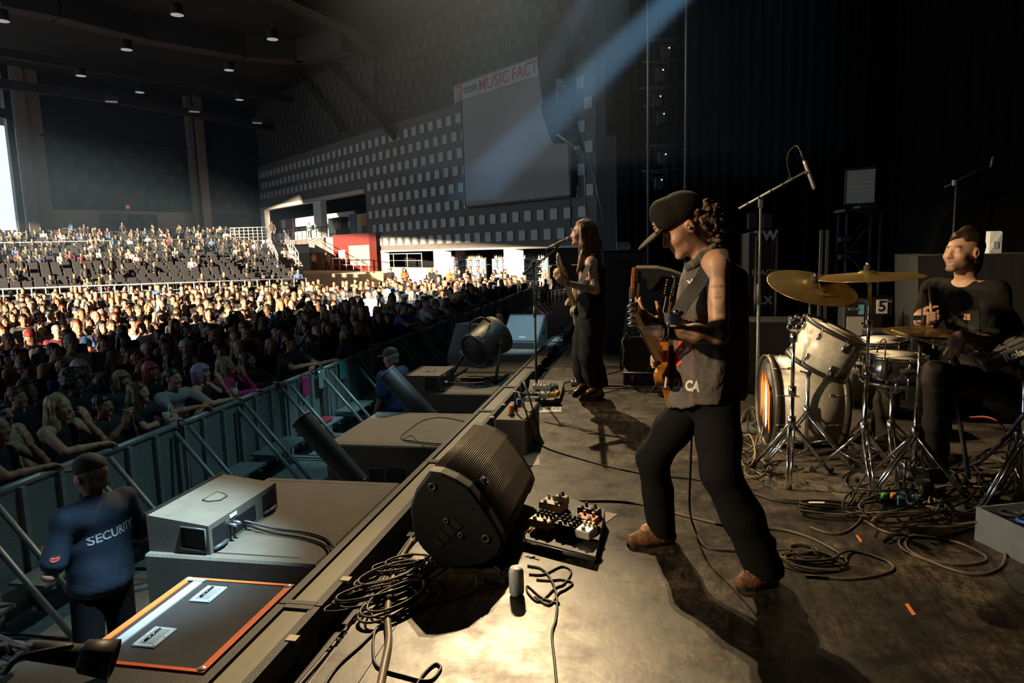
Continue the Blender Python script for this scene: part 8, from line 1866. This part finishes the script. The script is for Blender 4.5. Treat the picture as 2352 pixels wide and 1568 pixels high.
a, b, c_, d_ = P(1203, 1255, .0), P(1368, 1298, .0), P(1390, 1203, 0), P(1262, 1160, 0); o_ = (a + b + c_ + d_) / 4; rz = atan2((b - a).y, (b - a).x)
t = Thing('pedalboard', 'crowded pedalboard in front of the bass player with an orange pedal', 'pedalboard', o_)
xx, yy = (b - a).normalized(), (d_ - a).normalized(); W_b, L_b = (b - a).length, (d_ - a).length; R3 = Matrix.Rotation(rz, 3, 'Z')
m = MB(); v = [a, b, c_, d_]; m.add([q + Vector((0, 0, .012)) for q in v] + [a + Vector((0, 0, .045)), b + Vector((0, 0, .045)), c_ + Vector((0, 0, .085)), d_ + Vector((0, 0, .085))], [(0, 3, 2, 1), (4, 5, 6, 7), (0, 1, 5, 4), (1, 2, 6, 5), (2, 3, 7, 6), (3, 0, 4, 7)]); t.part('frame', m, M_case)
t.part('front_rail', MB().tube([a + Vector((0, -.01, .03)), b + Vector((0, -.01, .03))], .012, 6), M_hand)
for q in v: t.part('foot', MB().cyl(q * .94 + o_ * .06 + Vector((0, 0, .0)), q * .94 + o_ * .06 + Vector((0, 0, .014)), .015, None, 10), M_rub)
M_crm = mat('pedal_cream', (.55, .48, .34), .45); M_org = mat('pedal_orange', (.75, .16, .04), .4); M_slv = mat('pedal_silver', (.5, .5, .48), .35, .5)
for px, py, w, d, m_, k, r_, kc in ((1272, 1168, .145, .09, M_crm, 4, 1, M_chr), (1249, 1205, .125, .11, M_crm, 8, 2, M_rub), (1308, 1216, .13, .11, M_case, 12, 3, M_rub), (1348, 1204, .12, .075, M_org, 2, 1, M_bind), (1347, 1230, .085, .09, M_slv, 3, 1, M_bind), (1354, 1183, .125, .055, mat('pedal_navy', (.05, .06, .1), .4), 2, 1, M_rub)):
    pedal(t, P(px, py, .075), w, d, .045, rz, m_, k, kc, r_, .06)
pedal(t, P(1290, 1158, .10), .075, .05, .05, rz + .1, mat('pedal_ivory', (.62, .56, .42), .5), 1)
pt = bez([P(1222, 1215, .1), P(1205, 1225, .08), P(1210, 1245, .05), P(1235, 1252, .05)], 5); t.part('patch_cable', MB().tube(pt, .004, 6), mat('patch_tan', (.3, .2, .1), .5)); t.part('patch_plug', MB().cyl(P(1222, 1212, .1), P(1213, 1222, .09), .006, None, 8), mat('plug_red', (.6, .08, .05), .5))
# guitarist's pedalboard
a, b, c_, d_ = P(1212, 926, 0), P(1284, 930, 0), P(1296, 893, 0), P(1218, 890, 0); o_ = (a + b + c_ + d_) / 4; rz = atan2((b - a).y, (b - a).x)
t = Thing('pedalboard', 'pedalboard at the singer\'s feet with a white number 8 card', 'pedalboard', o_); m = MB(); v = [a, b, c_, d_]
m.add([q + Vector((0, 0, .01)) for q in v] + [a + Vector((0, 0, .045)), b + Vector((0, 0, .045)), c_ + Vector((0, 0, .09)), d_ + Vector((0, 0, .09))], [(0, 3, 2, 1), (4, 5, 6, 7), (0, 1, 5, 4), (1, 2, 6, 5), (2, 3, 7, 6), (3, 0, 4, 7)]); t.part('frame', m, M_case)
for q in v: t.part('foot', MB().cyl(q * .94 + o_ * .06, q * .94 + o_ * .06 + Vector((0, 0, .014)), .015, None, 10), M_rub)
for px, py, w, d, m_, k, r_ in ((1222, 912, .11, .1, M_case, 2, 1), (1249, 912, .12, .11, M_slv, 4, 1), (1276, 910, .06, .12, mat('pedal_yellow', (.7, .55, .05), .4), 2, 1), (1240, 894, .14, .08, M_crm, 4, 1), (1270, 896, .1, .07, M_case, 3, 1), (1258, 902, .07, .07, M_hand, 3, 1)): pedal(t, P(px, py, .075), w, d, .05, rz, m_, k, M_chr, r_)
q = P(1220, 921, .085); xd = (b - a).normalized(); nd = Vector((xd.y, -xd.x, 0))
t.part('number_box', MB().rbox(q + Vector((0, .06, -.01)), (.14, .1, .075), .006, Matrix.Rotation(rz, 3, 'Z')), M_case); q = q + Vector((0, .06, -.01)) + nd * .052
t.part('number_card', MB().slab([q + xd * x + Vector((0, 0, z)) for x, z in ((-.045, -.028), (.045, -.028), (.045, .028), (-.045, .028))], nd, .002), M_white); t.part('number', text_mb('8', .085, frame(q + nd * .003, xd, Vector((0, 0, 1)), nd) @ Matrix.Rotation(pi / 2, 4, 'Z'), .001, .002, sx=.8), M_ink, 'black number 8 lying on its side')
t = Thing('small_pedal', 'lone grey effects pedal beside the singer\'s boots', 'pedal', P(1325, 884, 0)); pedal(t, P(1325, 884, 0.001), .13, .12, .05, .1, M_slv, 3, M_rub)
# power box with plugs at the stage edge
t = Thing('power_box', 'grey power distribution box with an orange plug at the stage edge', 'power box', (-1.02, 5.15, 0)); t.part('body', MB().rbox((-1.0, 5.2, .135), (.24, .62, .268), .01), mat('box_taupe', (.13, .115, .095), .6)); t.part('side_panel', MB().bb(-.879, -.876, 4.95, 5.45, .03, .24), M_case)
for y, m_, h in ((5.05, mat('plug_orange', (.85, .22, .03), .5), .075), (5.2, M_case, .05), (5.34, mat('plug_blue', (.05, .15, .4), .5), .06), (5.44, M_case, .09)):
    p = t.part('plug', MB().cyl((-1.02, y, .268), (-1.02, y, .268 + h), .022, .018, 12), m_); t.part('socket', MB().cyl((-1.02, y, .265), (-1.02, y, .274), .034, None, 14), mat('socket_red', (.4, .08, .06), .5) if y > 5.1 else M_rec, parent=p)
for y0_, h in ((5.2, .32), (5.44, .38)): t.part('lead', MB().tube(bez([(-1.02, y0_, .32), (-1.0, y0_ - .03, .26 + h * .5), (-.94, y0_ - .15, .3 + h * .3), (-.86, y0_ - .22, .18), (-.85, y0_ - .1, .01)], 6), .008, 6), M_hand)
# sheets of paper
def paper(pts, label, z=.002, lines=6):
    v = [P(*p, z) for p in pts]; t = Thing('set_list', label, 'paper', v[0]); t.part('sheet', MB().slab(v, (0, 0, 1), .0012), mat('paper_white', (.72, .68, .6), .8)); 
    for k in range(lines): u = .12 + .76 * k / max(1, lines - 1); a, b = v[0].lerp(v[3], .42), v[1].lerp(v[2], .42); t.part('print_line', MB().slab([a.lerp(b, u) + Vector((0, 0, .0014)), a.lerp(b, u + .05) + Vector((0, 0, .0014)), v[3].lerp(v[2], u + .05).lerp(a.lerp(b, u + .05), .45) + Vector((0, 0, .0014)), v[3].lerp(v[2], u).lerp(a.lerp(b, u), .45) + Vector((0, 0, .0014))], (0, 0, 1), .0004), mat('print_grey', (.2, .2, .2), .8))
paper(((1192, 1070), (1239, 1068), (1238, 1037), (1190, 1041)), 'white set list lying by the top of the floor monitor', lines=2); paper(((1216, 948), (1290, 945), (1288, 933), (1216, 936)), 'narrow white paper strip in front of the singer\'s pedalboard', lines=7); paper(((1376, 1212), (1419, 1180), (1312, 1163), (1300, 1190)), 'white sheet sticking out under the bass pedalboard', lines=0); paper(((1857, 1156), (1893, 1157), (1896, 1146), (1858, 1142)), 'small white card lying in front of the drum rug', lines=0)
# rug and tape
solo('drum_rug', MB().slab([P(1779, 1148, .001), P(1990, 1156, .001), P(2300, 1100, .001), P(2330, 960, .001), P(1920, 940, .001), P(1752, 1010, .001)], (0, 0, 1), .007), mat('rug_brown', (.11, .085, .06), .95, bump=.8, bscale=120, var=.5, vscale=40), 'worn brown rug under the drum kit', 'rug', P(1900, 1060, 0))
for pts, lab in ((((1965, 1229), (1970, 1228), (1981, 1243), (1976, 1245)), 'short orange tape mark on the floor near the coiled cables'), (((2078, 1387), (2086, 1385), (2104, 1411), (2096, 1413)), 'longer orange tape mark on the bare floor'), (((2026, 1286), (2030, 1284), (2034, 1289), (2030, 1291)), 'tiny pale tape scrap on the floor seam')): solo('tape_mark', MB().slab([P(*p, .0006) for p in pts], (0, 0, 1), .0008), mat('tape_orange', (.85, .22, .05), .6) if 'orange' in lab else mat('tape_pale', (.5, .45, .3), .7), lab, 'tape', P(*pts[0], 0))
# cable box on the right with pedals and leads
A, B = P(2240, 1238, 0), P(2352, 1294, 0); d = (B - A).normalized(); B = A + d * .62; n = Vector((-d.y, d.x, 0)); n = n if n.x > 0 else -n
t = Thing('cable_box', 'open blue-grey steel box full of leads beside the drum rug', 'box', A); M_bg = mat('steel_bluegrey', (.13, .16, .19), .5, var=.2, vscale=20)
for nm, p, q in (('side_panel', A, B), ('side_panel', A + n * .3, B + n * .3), ('end_panel', A, A + n * .3), ('end_panel', B, B + n * .3)):
    e = (q - p).normalized(); w = Vector((-e.y, e.x, 0)) * .006; t.part(nm, MB().slab([p - w, q - w, q - w + Vector((0, 0, .17)), p - w + Vector((0, 0, .17))], w, .012), M_bg)
t.part('bottom', MB().slab([A, B, B + n * .3, A + n * .3], (0, 0, 1), .01), M_bg)
for i, m_ in enumerate((M_rub, mat('lead_blue', (.05, .12, .5), .5), mat('plug_orange', (.85, .22, .03), .5), M_rub, M_rub)): c = A + d * (.08 + .1 * i) + n * .12; t.part('coiled_lead', MB().tube([c + Vector((.05 * cos(k), .05 * sin(k), .12 + .004 * k)) for k in [j * .5 for j in range(26)]], .009, 6), m_)
for px, py, m_, lab in ((2083, 1158, mat('pedal_teal', (.03, .22, .34), .4), 'teal effects pedal among the tangled cables'), (2042, 1150, M_case, 'black effects pedal with green and orange knobs among the cables')):
    t = Thing('small_pedal', lab, 'pedal', P(px, py, 0)); pedal(t, P(px, py, .001), .11, .10, .055, -.2, m_, 0)
    if m_ is M_case:
        for k, cc in enumerate(((.1, .6, .1), (.9, .3, .05))): q = P(px - 12 + 22 * k, py - 6, .06); t.part('knob', MB().cyl(q, q + Vector((0, 0, .03)), .018, .015, 12), mat('knob_%d' % k, cc, .4))
# floor tuner pedal by the monitor
t = Thing('foot_pedal', 'black foot switch in the shadow of the floor monitor', 'pedal', P(1118, 1345, 0)); plain_box(t, 'body', P(1125, 1335, .02), (.13, .09, .038), .3, M_case); t.part('switch', MB().cyl(P(1117, 1335, .04), P(1117, 1335, .055), .014, None, 12), M_chr); t.part('lead', MB().tube(bez([P(1140, 1325, .02), P(1148, 1310, .05), P(1135, 1300, .01)], 5), .005, 6), M_rub)
# gear at the very front: clamp arm with a cup-shaped hood and leads on the dark case
q = P(205, 1508, .0); t = Thing('cable_hood', 'black cup-shaped hood with clamps and leads on the dark case', 'lamp', q + Vector((0, 0, -.095))); ax_d = Vector((.55, .25, -.18)).normalized(); Mh = ax(q + ax_d * -.03, ax_d)
t.part('hood', MB().lathe([(.05, 0), (.062, .01), (.075, .12), (.07, .12), (.055, .02), (.0, .02)], 28, Mh), mat('rubber_hood', (.03, .032, .036), .5)); t.part('hood_barrel', MB().cyl(q - ax_d * .2, q - ax_d * .02, .035, .045, 16), M_box)
for k in range(3): o = Vector((0, .0, .02 * k)); t.part('arm', MB().tube(bez([q - ax_d * .05 + o, q - ax_d * .18 + Vector((-.02, -.03 * k, .01)), q + Vector((-.3, -.02 - .04 * k, .03 - .03 * k)), q + Vector((-.46, .04 - .05 * k, .02))], 6), .012, 8), M_case)
t.part('orange_sleeve', MB().cyl(q + Vector((-.27, -.03, -.0)), q + Vector((-.21, -.03, .008)), .018, None, 10), mat('plug_orange', (.85, .22, .03), .5)); t.part('clamp', MB().rbox(q + Vector((-.4, .02, -.02)), (.12, .08, .06), .015), M_hand); t.part('knob', MB().cyl(q + Vector((-.33, -.06, .02)), q + Vector((-.33, -.06, .06)), .02, .018, 10), M_hand)

# ---------------------------------------------------------------- cables
M_cab = mat('cable_black', (.018, .017, .016), .45); M_cab2 = mat('cable_brown', (.10, .08, .055), .5); M_grn = mat('cable_green', (.03, .09, .04), .5, var=.8, vscale=60); M_redc = mat('cable_red', (.30, .03, .03), .5)
def cable(pts, r, m_, label, z=None, per=7):
    w = []
    for p in pts:
        if len(p) == 3 and not isinstance(p, Vector): w.append(P(p[0], p[1], p[2]))
        elif isinstance(p, Vector): w.append(p)
        else: w.append(P(p[0], p[1], (r + .0005) if z is None else z + r))
    return solo('cable', MB().tube(bez(w, per), r, 7), m_, label, 'cable', w[len(w) // 2])
def coil(px, py, turns, rx, ry, r, m_, label, tail=None, seed=0, rot=0.0):
    rr = random.Random(seed); c = P(px, py, 0); w = []
    for k in range(turns * 10 + 1):
        a = 2 * pi * k / 10; j = 1 + .12 * sin(k * .37 + seed) + rr.uniform(-.05, .05); x, y = rx * j * cos(a), ry * j * sin(a)
        w.append(c + Vector((x * cos(rot) - y * sin(rot) + .02 * sin(k * .21), x * sin(rot) + y * cos(rot) + .02 * cos(k * .17), r + .0012 * k)))
    if tail: w += [P(*p, r) for p in tail]
    return solo('cable', MB().tube(bez(w, 4), r, 6), m_, label, 'cable', c)
cable([(948, 1240, .05), (918, 1288), (898, 1345), (890, 1410), (893, 1470), (882, 1530), (866, 1610)], .0155, mat('trunk_cable', (.16, .125, .085), .5), 'thick tan trunk cable running down beside the floor monitor')
cable([(1112, 1345), (1050, 1372), (985, 1388), (930, 1402), (880, 1432), (830, 1480), (775, 1530), (735, 1590)], .006, M_cab, 'thin black cable crossing the shadow of the floor monitor')
cable([(935, 1405), (885, 1430), (862, 1448), (857, 1490), (868, 1530), (930, 1552), (985, 1562), (1012, 1535), (1000, 1524), (975, 1545), (955, 1575)], .0055, M_cab, 'thin cable ending in a small loop near the bright spot')
cable([(1212, 1298), (1245, 1306), (1268, 1335), (1279, 1375), (1277, 1420), (1268, 1455), (1274, 1520), (1281, 1600)], .0055, M_grn, 'green flecked cable trailing across the bright floor')
cable([(1215, 1318), (1250, 1318), (1290, 1300), (1312, 1312), (1296, 1340), (1275, 1350), (1240, 1380), (1214, 1362), (1212, 1345), (1245, 1372), (1285, 1385)], .0048, M_cab, 'looped thin cable beside the drink can')
cable([(1232, 1330), (1262, 1332), (1290, 1330), (1315, 1338), (1300, 1352), (1282, 1362), (1262, 1388), (1228, 1370)], .0048, M_cab2, 'second looped cable beside the drink can')
for k, (px, py, rx, ry, sd, rot) in enumerate(((895, 1335, .17, .07, 1, .9), (870, 1375, .2, .06, 2, .7), (905, 1395, .16, .08, 3, 1.1), (925, 1310, .12, .06, 4, .6))): coil(px, py, 4, rx, ry, .0055, M_cab if k % 2 else M_cab2, ('coiled cable heap at the stage edge, its widest coil', 'coiled cable heap at the stage edge, its flattest coil', 'coiled cable at the stage edge under the trunk cable', 'small coiled cable next to the monitor corner')[k], None, sd, rot)
cable([(1188, 992), (1225, 1010), (1260, 1030), (1330, 1052), (1420, 1075), (1500, 1090), (1600, 1100), (1700, 1122), (1790, 1150), (1960, 1165)], .006, M_cab, 'long cable running from the power box behind the bass player')
cable([(1286, 1132), (1292, 1148), (1330, 1150), (1410, 1150), (1480, 1158), (1540, 1175), (1620, 1195), (1700, 1212), (1780, 1213), (1850, 1230), (1915, 1262), (1940, 1285)], .0065, M_cab2, 'brown cable running behind the bass player\'s boots')
cable([Vector(D(1592, 930, 3.45)), Vector(D(1586, 1080, 3.5)), Vector(D(1584, 1160, 3.5)), (1592, 1205, .05), (1622, 1256), (1680, 1264), (1760, 1270), (1800, 1282)], .0055, M_cab, 'instrument cable hanging from the bass down to the floor')
coil(1860, 1290, 3, .13, .07, .006, M_cab2, 'coiled cable behind the bass player\'s rear boot', [(1960, 1265), (2040, 1290), (2045, 1312), (1960, 1328), (1850, 1322)], 5)
coil(1840, 1268, 2, .06, .05, .006, M_cab, 'small cable ring touching the rear boot', None, 6)
cable([(2110, 1228), (2068, 1238), (2075, 1262), (2130, 1285), (2200, 1295), (2255, 1290), (2262, 1275), (2200, 1245), (2120, 1232), (2085, 1236), (2090, 1265), (2180, 1305), (2250, 1318), (2300, 1300), (2308, 1265), (2290, 1230), (2262, 1207), (2230, 1212), (2150, 1230), (2040, 1222), (1985, 1195)], .0065, M_cab2, 'broad double loop of cable in front of the blue-grey box')
coil(1905, 1178, 4, .16, .06, .006, M_cab2, 'round coil of cable in front of the drum rug', [(1975, 1195), (1940, 1222), (1900, 1223), (1860, 1210)], 7)
def tangle(px, py, spx, spy, n, m_, label, seed, r=.006, zmax=.12):
    rr = random.Random(seed); w = []; x, y = px - spx, py
    for k in range(n): a = k * 1.1 + rr.uniform(-.3, .3); w.append(P(px + spx * cos(a) * rr.uniform(.5, 1), py + spy * sin(a) * rr.uniform(.5, 1), r + zmax * abs(sin(k * .8 + seed)) * rr.random()))
    return solo('cable', MB().tube(bez(w, 6), r, 6), m_, label, 'cable', P(px, py, 0))
for i, (px, py, sx_, sy_, n, m_, lab) in enumerate(((2030, 1140, 130, 55, 16, M_cab, 'tangled black cable around the teal pedal'), (2080, 1165, 150, 40, 16, M_cab2, 'tangled brown cable around the teal pedal'), (2150, 1110, 110, 70, 16, M_cab, 'tangled cable under the snare microphone stand'), (2200, 1150, 90, 50, 14, M_cab2, 'tangled cable beside the blue-grey box'), (2260, 1100, 90, 60, 14, M_cab, 'tangled cable under the sample pad stand'), (2010, 1100, 90, 40, 12, M_cab, 'cable heap at the foot of the ride cymbal stand'), (2130, 1195, 160, 22, 12, M_cab2, 'flat cable run in front of the pedals'), (1720, 990, 40, 60, 18, M_cab2, 'tangled cable at the front of the bass drum'), (1712, 1030, 35, 45, 16, mat('cable_tan', (.16, .12, .07), .5), 'tan tangled cable beside the bass drum front'), (1735, 1075, 45, 30, 12, M_cab2, 'cable loops below the bass drum front'), (1790, 1075, 60, 22, 10, M_cab, 'cable across the corner of the rug'), (2290, 1060, 70, 40, 12, M_cab, 'cable knot near the stand at the right'))): tangle(px, py, sx_, sy_, n, m_, lab, 30 + i)
cable([(1700, 1060), (1740, 1085), (1800, 1110), (1870, 1122), (1960, 1140), (2050, 1135), (2140, 1128), (2230, 1110)], .006, M_cab2, 'cable crossing the front edge of the drum rug')
cable([(1690, 1045), (1725, 1080), (1770, 1118), (1850, 1128), (1990, 1135), (2090, 1150)], .006, M_cab, 'black cable running from the bass drum to the pedals')
cable([Vector(D(2352, 950, 3.9)), Vector(D(2318, 995, 3.95)), Vector(D(2285, 1030, 4.0)), (2250, 1060, .12), (2205, 1075, .03), (2170, 1085)], .012, M_cab, 'thick black cable sloping down from the right')
cable([Vector(D(2228, 958, 5.0)), Vector(D(2268, 958, 4.9)), Vector(D(2300, 975, 4.8)), (2315, 1010, .1)], .006, M_redc, 'red cable arching behind the drummer\'s stand')
cable([(1268, 890), (1300, 878), (1340, 868), (1400, 858), (1440, 846)], .006, M_redc, 'dark red cable behind the singer\'s boots'); coil(1415, 893, 2, .17, .08, .006, M_cab, 'loop of cable behind the singer\'s boots', [(1385, 902), (1350, 895), (1300, 898)], 9)
coil(1400, 845, 3, .12, .08, .005, mat('cable_pale', (.3, .27, .22), .5), 'pale cable bundle at the foot of the guitar stand', None, 10)
coil(1330, 902, 2, .12, .05, .005, M_cab2, 'brown cable loop at the singer\'s pedal', None, 13)
cable([(1222, 890), (1228, 880), (1200, 905, .03), (1198, 925), (1180, 950), (1165, 965)], .006, M_cab2, 'cable from the pedalboard to the power box')
zs = -.1
cable([(1096, 978), (1060, 966), (1010, 958), (970, 966), (935, 990), (920, 1006), (945, 1012), (1000, 1018), (1050, 1020), (1075, 1012)], .0045, M_cab, 'thin cable curling over the middle subwoofer', zs)
cable([(1075, 1012), (1020, 1022), (960, 1018), (925, 1010), (945, 1000), (958, 1012), (975, 1026)], .0035, M_cab, 'hair-thin lead lying on the middle subwoofer', zs)
cable([Vector((-2.36, 3.42, 0.0)), (560, 1203, -.06), (620, 1222, -.085), (690, 1233, -.09), (740, 1248, -.09), (768, 1268, -.085), Vector((-1.66, 3.46, -.2)), Vector((-1.66, 3.44, -.6))], .007, M_cab, 'upper speaker cable leaving the front-fill speaker'); cable([Vector((-2.36, 3.46, 0.0)), (560, 1196, -.04), (625, 1212, -.085), (700, 1222, -.09), (748, 1236, -.09), (778, 1262, -.085), Vector((-1.64, 3.56, -.2)), Vector((-1.64, 3.55, -.6))], .007, M_hand, 'lower speaker cable leaving the front-fill speaker')
for i, (x, y, rx, ry) in enumerate(((-2.15, 7.9, .28, .12), (-2.05, 8.0, .22, .16))):
    w = [Vector((x + rx * cos(a) * (1 + .1 * sin(a * 2.3)), y + ry * sin(a), zs + .008 + .003 * k)) for k, a in enumerate([j * .7 for j in range(22)])]; solo('cable', MB().tube(bez(w, 4), .0065, 6), M_cab, ('wider coil of black cable under the blower', 'tighter coil of black cable under the blower')[i], 'cable', w[0])
for i in range(3):
    w = [Vector((-1.30 + .03 * i + .02 * sin(y * 3 + i), y, -.085 + .01 * i)) for y in [1.0 + .5 * k for k in range(22)]]; solo('cable', MB().tube(bez(w, 4), .011, 6), M_cab, ('cable run in the gap behind the footlights, innermost', 'cable run in the gap behind the footlights, middle one', 'cable run in the gap behind the footlights, outermost')[i], 'cable', w[0])
struct('cable_tray', MB().bb(-1.38, -1.21, .5, 15, -.14, -.125), M_black)
for k, y in enumerate((3.5, 3.9, 4.3)): solo('cable_connector', MB().cyl((-1.66, y, -.07), (-1.62, y + .12, -.06), .012, .010, 8), (M_redc, mat('plug_yellow', (.6, .5, .1), .5), mat('plug_bluec', (.1, .2, .5), .5))[k], ('red cable connector between subwoofer and footlights', 'yellow cable connector between subwoofer and footlights', 'blue cable connector between subwoofer and footlights')[k], 'connector', (-1.64, y, -.08))
# things hung on or standing at the barrier
def bag(y, label, m_, h=.32, w=.22): 
    t = Thing('hanging_bag', label, 'bag', (XB + .09, y, ZBAR - h - .02)); t.part('pouch', MB().rbox((XB + .085, y, ZBAR - .02 - h / 2), (.04, w, h), .018), m_); t.part('strap', MB().tube([(XB + .07, y - w * .4, ZBAR - .03), (XB + .02, y, ZBAR + .02), (XB + .07, y + w * .4, ZBAR - .03)], .008, 5), m_)
for px, py, lab, m_ in ((728, 866, 'clear plastic bag hung on the barrier', mat('plastic_clear', (.35, .42, .45), .2, alpha=.75)), (776, 850, 'teal bag hung on the barrier', mat('bag_teal', (.04, .25, .28), .7)), (808, 858, 'small red pouch hung on the barrier', mat('bag_red', (.5, .03, .05), .7)), (690, 880, 'magenta cloth hung on the barrier', mat('bag_magenta', (.35, .03, .12), .8))): bag(PL(px, py, Vector((XB, 0, 0)), Vector((1, 0, 0))).y, lab, m_, .2 if 'pouch' in lab else .3, .08 if 'pouch' in lab else .22)
for px, py, lab in ((541, 925, 'plastic cup of beer resting on the barrier by the magenta top'), (383, 968, 'clear cup with a straw on the barrier by the grey tee')):
    q = PL(px, py, Vector((XB - .01, 0, 0)), Vector((1, 0, 0))); q.z = ZBAR + .005; t = Thing('drink_cup', lab, 'cup', q); t.part('cup', MB().lathe([(.03, 0), (.042, .14), (.04, .14), (.029, .005), (0, .005)], 18, Matrix.Translation(q)), mat('cup_clear', (.5, .55, .5), .15, alpha=.6)); t.part('drink', MB().lathe([(.028, .006), (.037, .1), (0, .1)], 16, Matrix.Translation(q)), mat('beer', (.55, .42, .12), .3))
    t.part('straw', MB().tube([q + Vector((0, 0, .02)), q + Vector((.03, .02, .22))], .004, 6), M_white)
q = Vector((XB + .25, 9.9, -1.114)); solo('red_towel', MB().rbox(q + Vector((0, 0, .03)), (.2, .26, .058), .025), mat('towel_red', (.5, .02, .04), .9), 'folded red towel on a barrier step', 'towel', q)
# ---------------------------------------------------------------- haze drifting in the air
def haze(label, b, dens, col, an):
    hz = bpy.data.materials.new('stage_haze'); hz.use_nodes = True; nt = hz.node_tree; nt.nodes.clear()
    vo = nt.nodes.new('ShaderNodeVolumeScatter'); vo.inputs['Color'].default_value = (*col, 1); vo.inputs['Density'].default_value = dens; vo.inputs['Anisotropy'].default_value = an
    ou = nt.nodes.new('ShaderNodeOutputMaterial'); nt.links.new(vo.outputs[0], ou.inputs['Volume'])
    tag(MB().bb(*b).build('haze', hz), label, 'haze', None, 'stuff')
haze('stage haze lit by the beams in front of the line array', (-4.6, 2.6, 9.0, 16.2, 2.6, 9.0), .02, (.62, .78, 1), .2)
haze('thin sunlit haze over the audience', (-56, -16, 4, 52, 1.5, 14), .0016, (.45, .72, 1), .2)
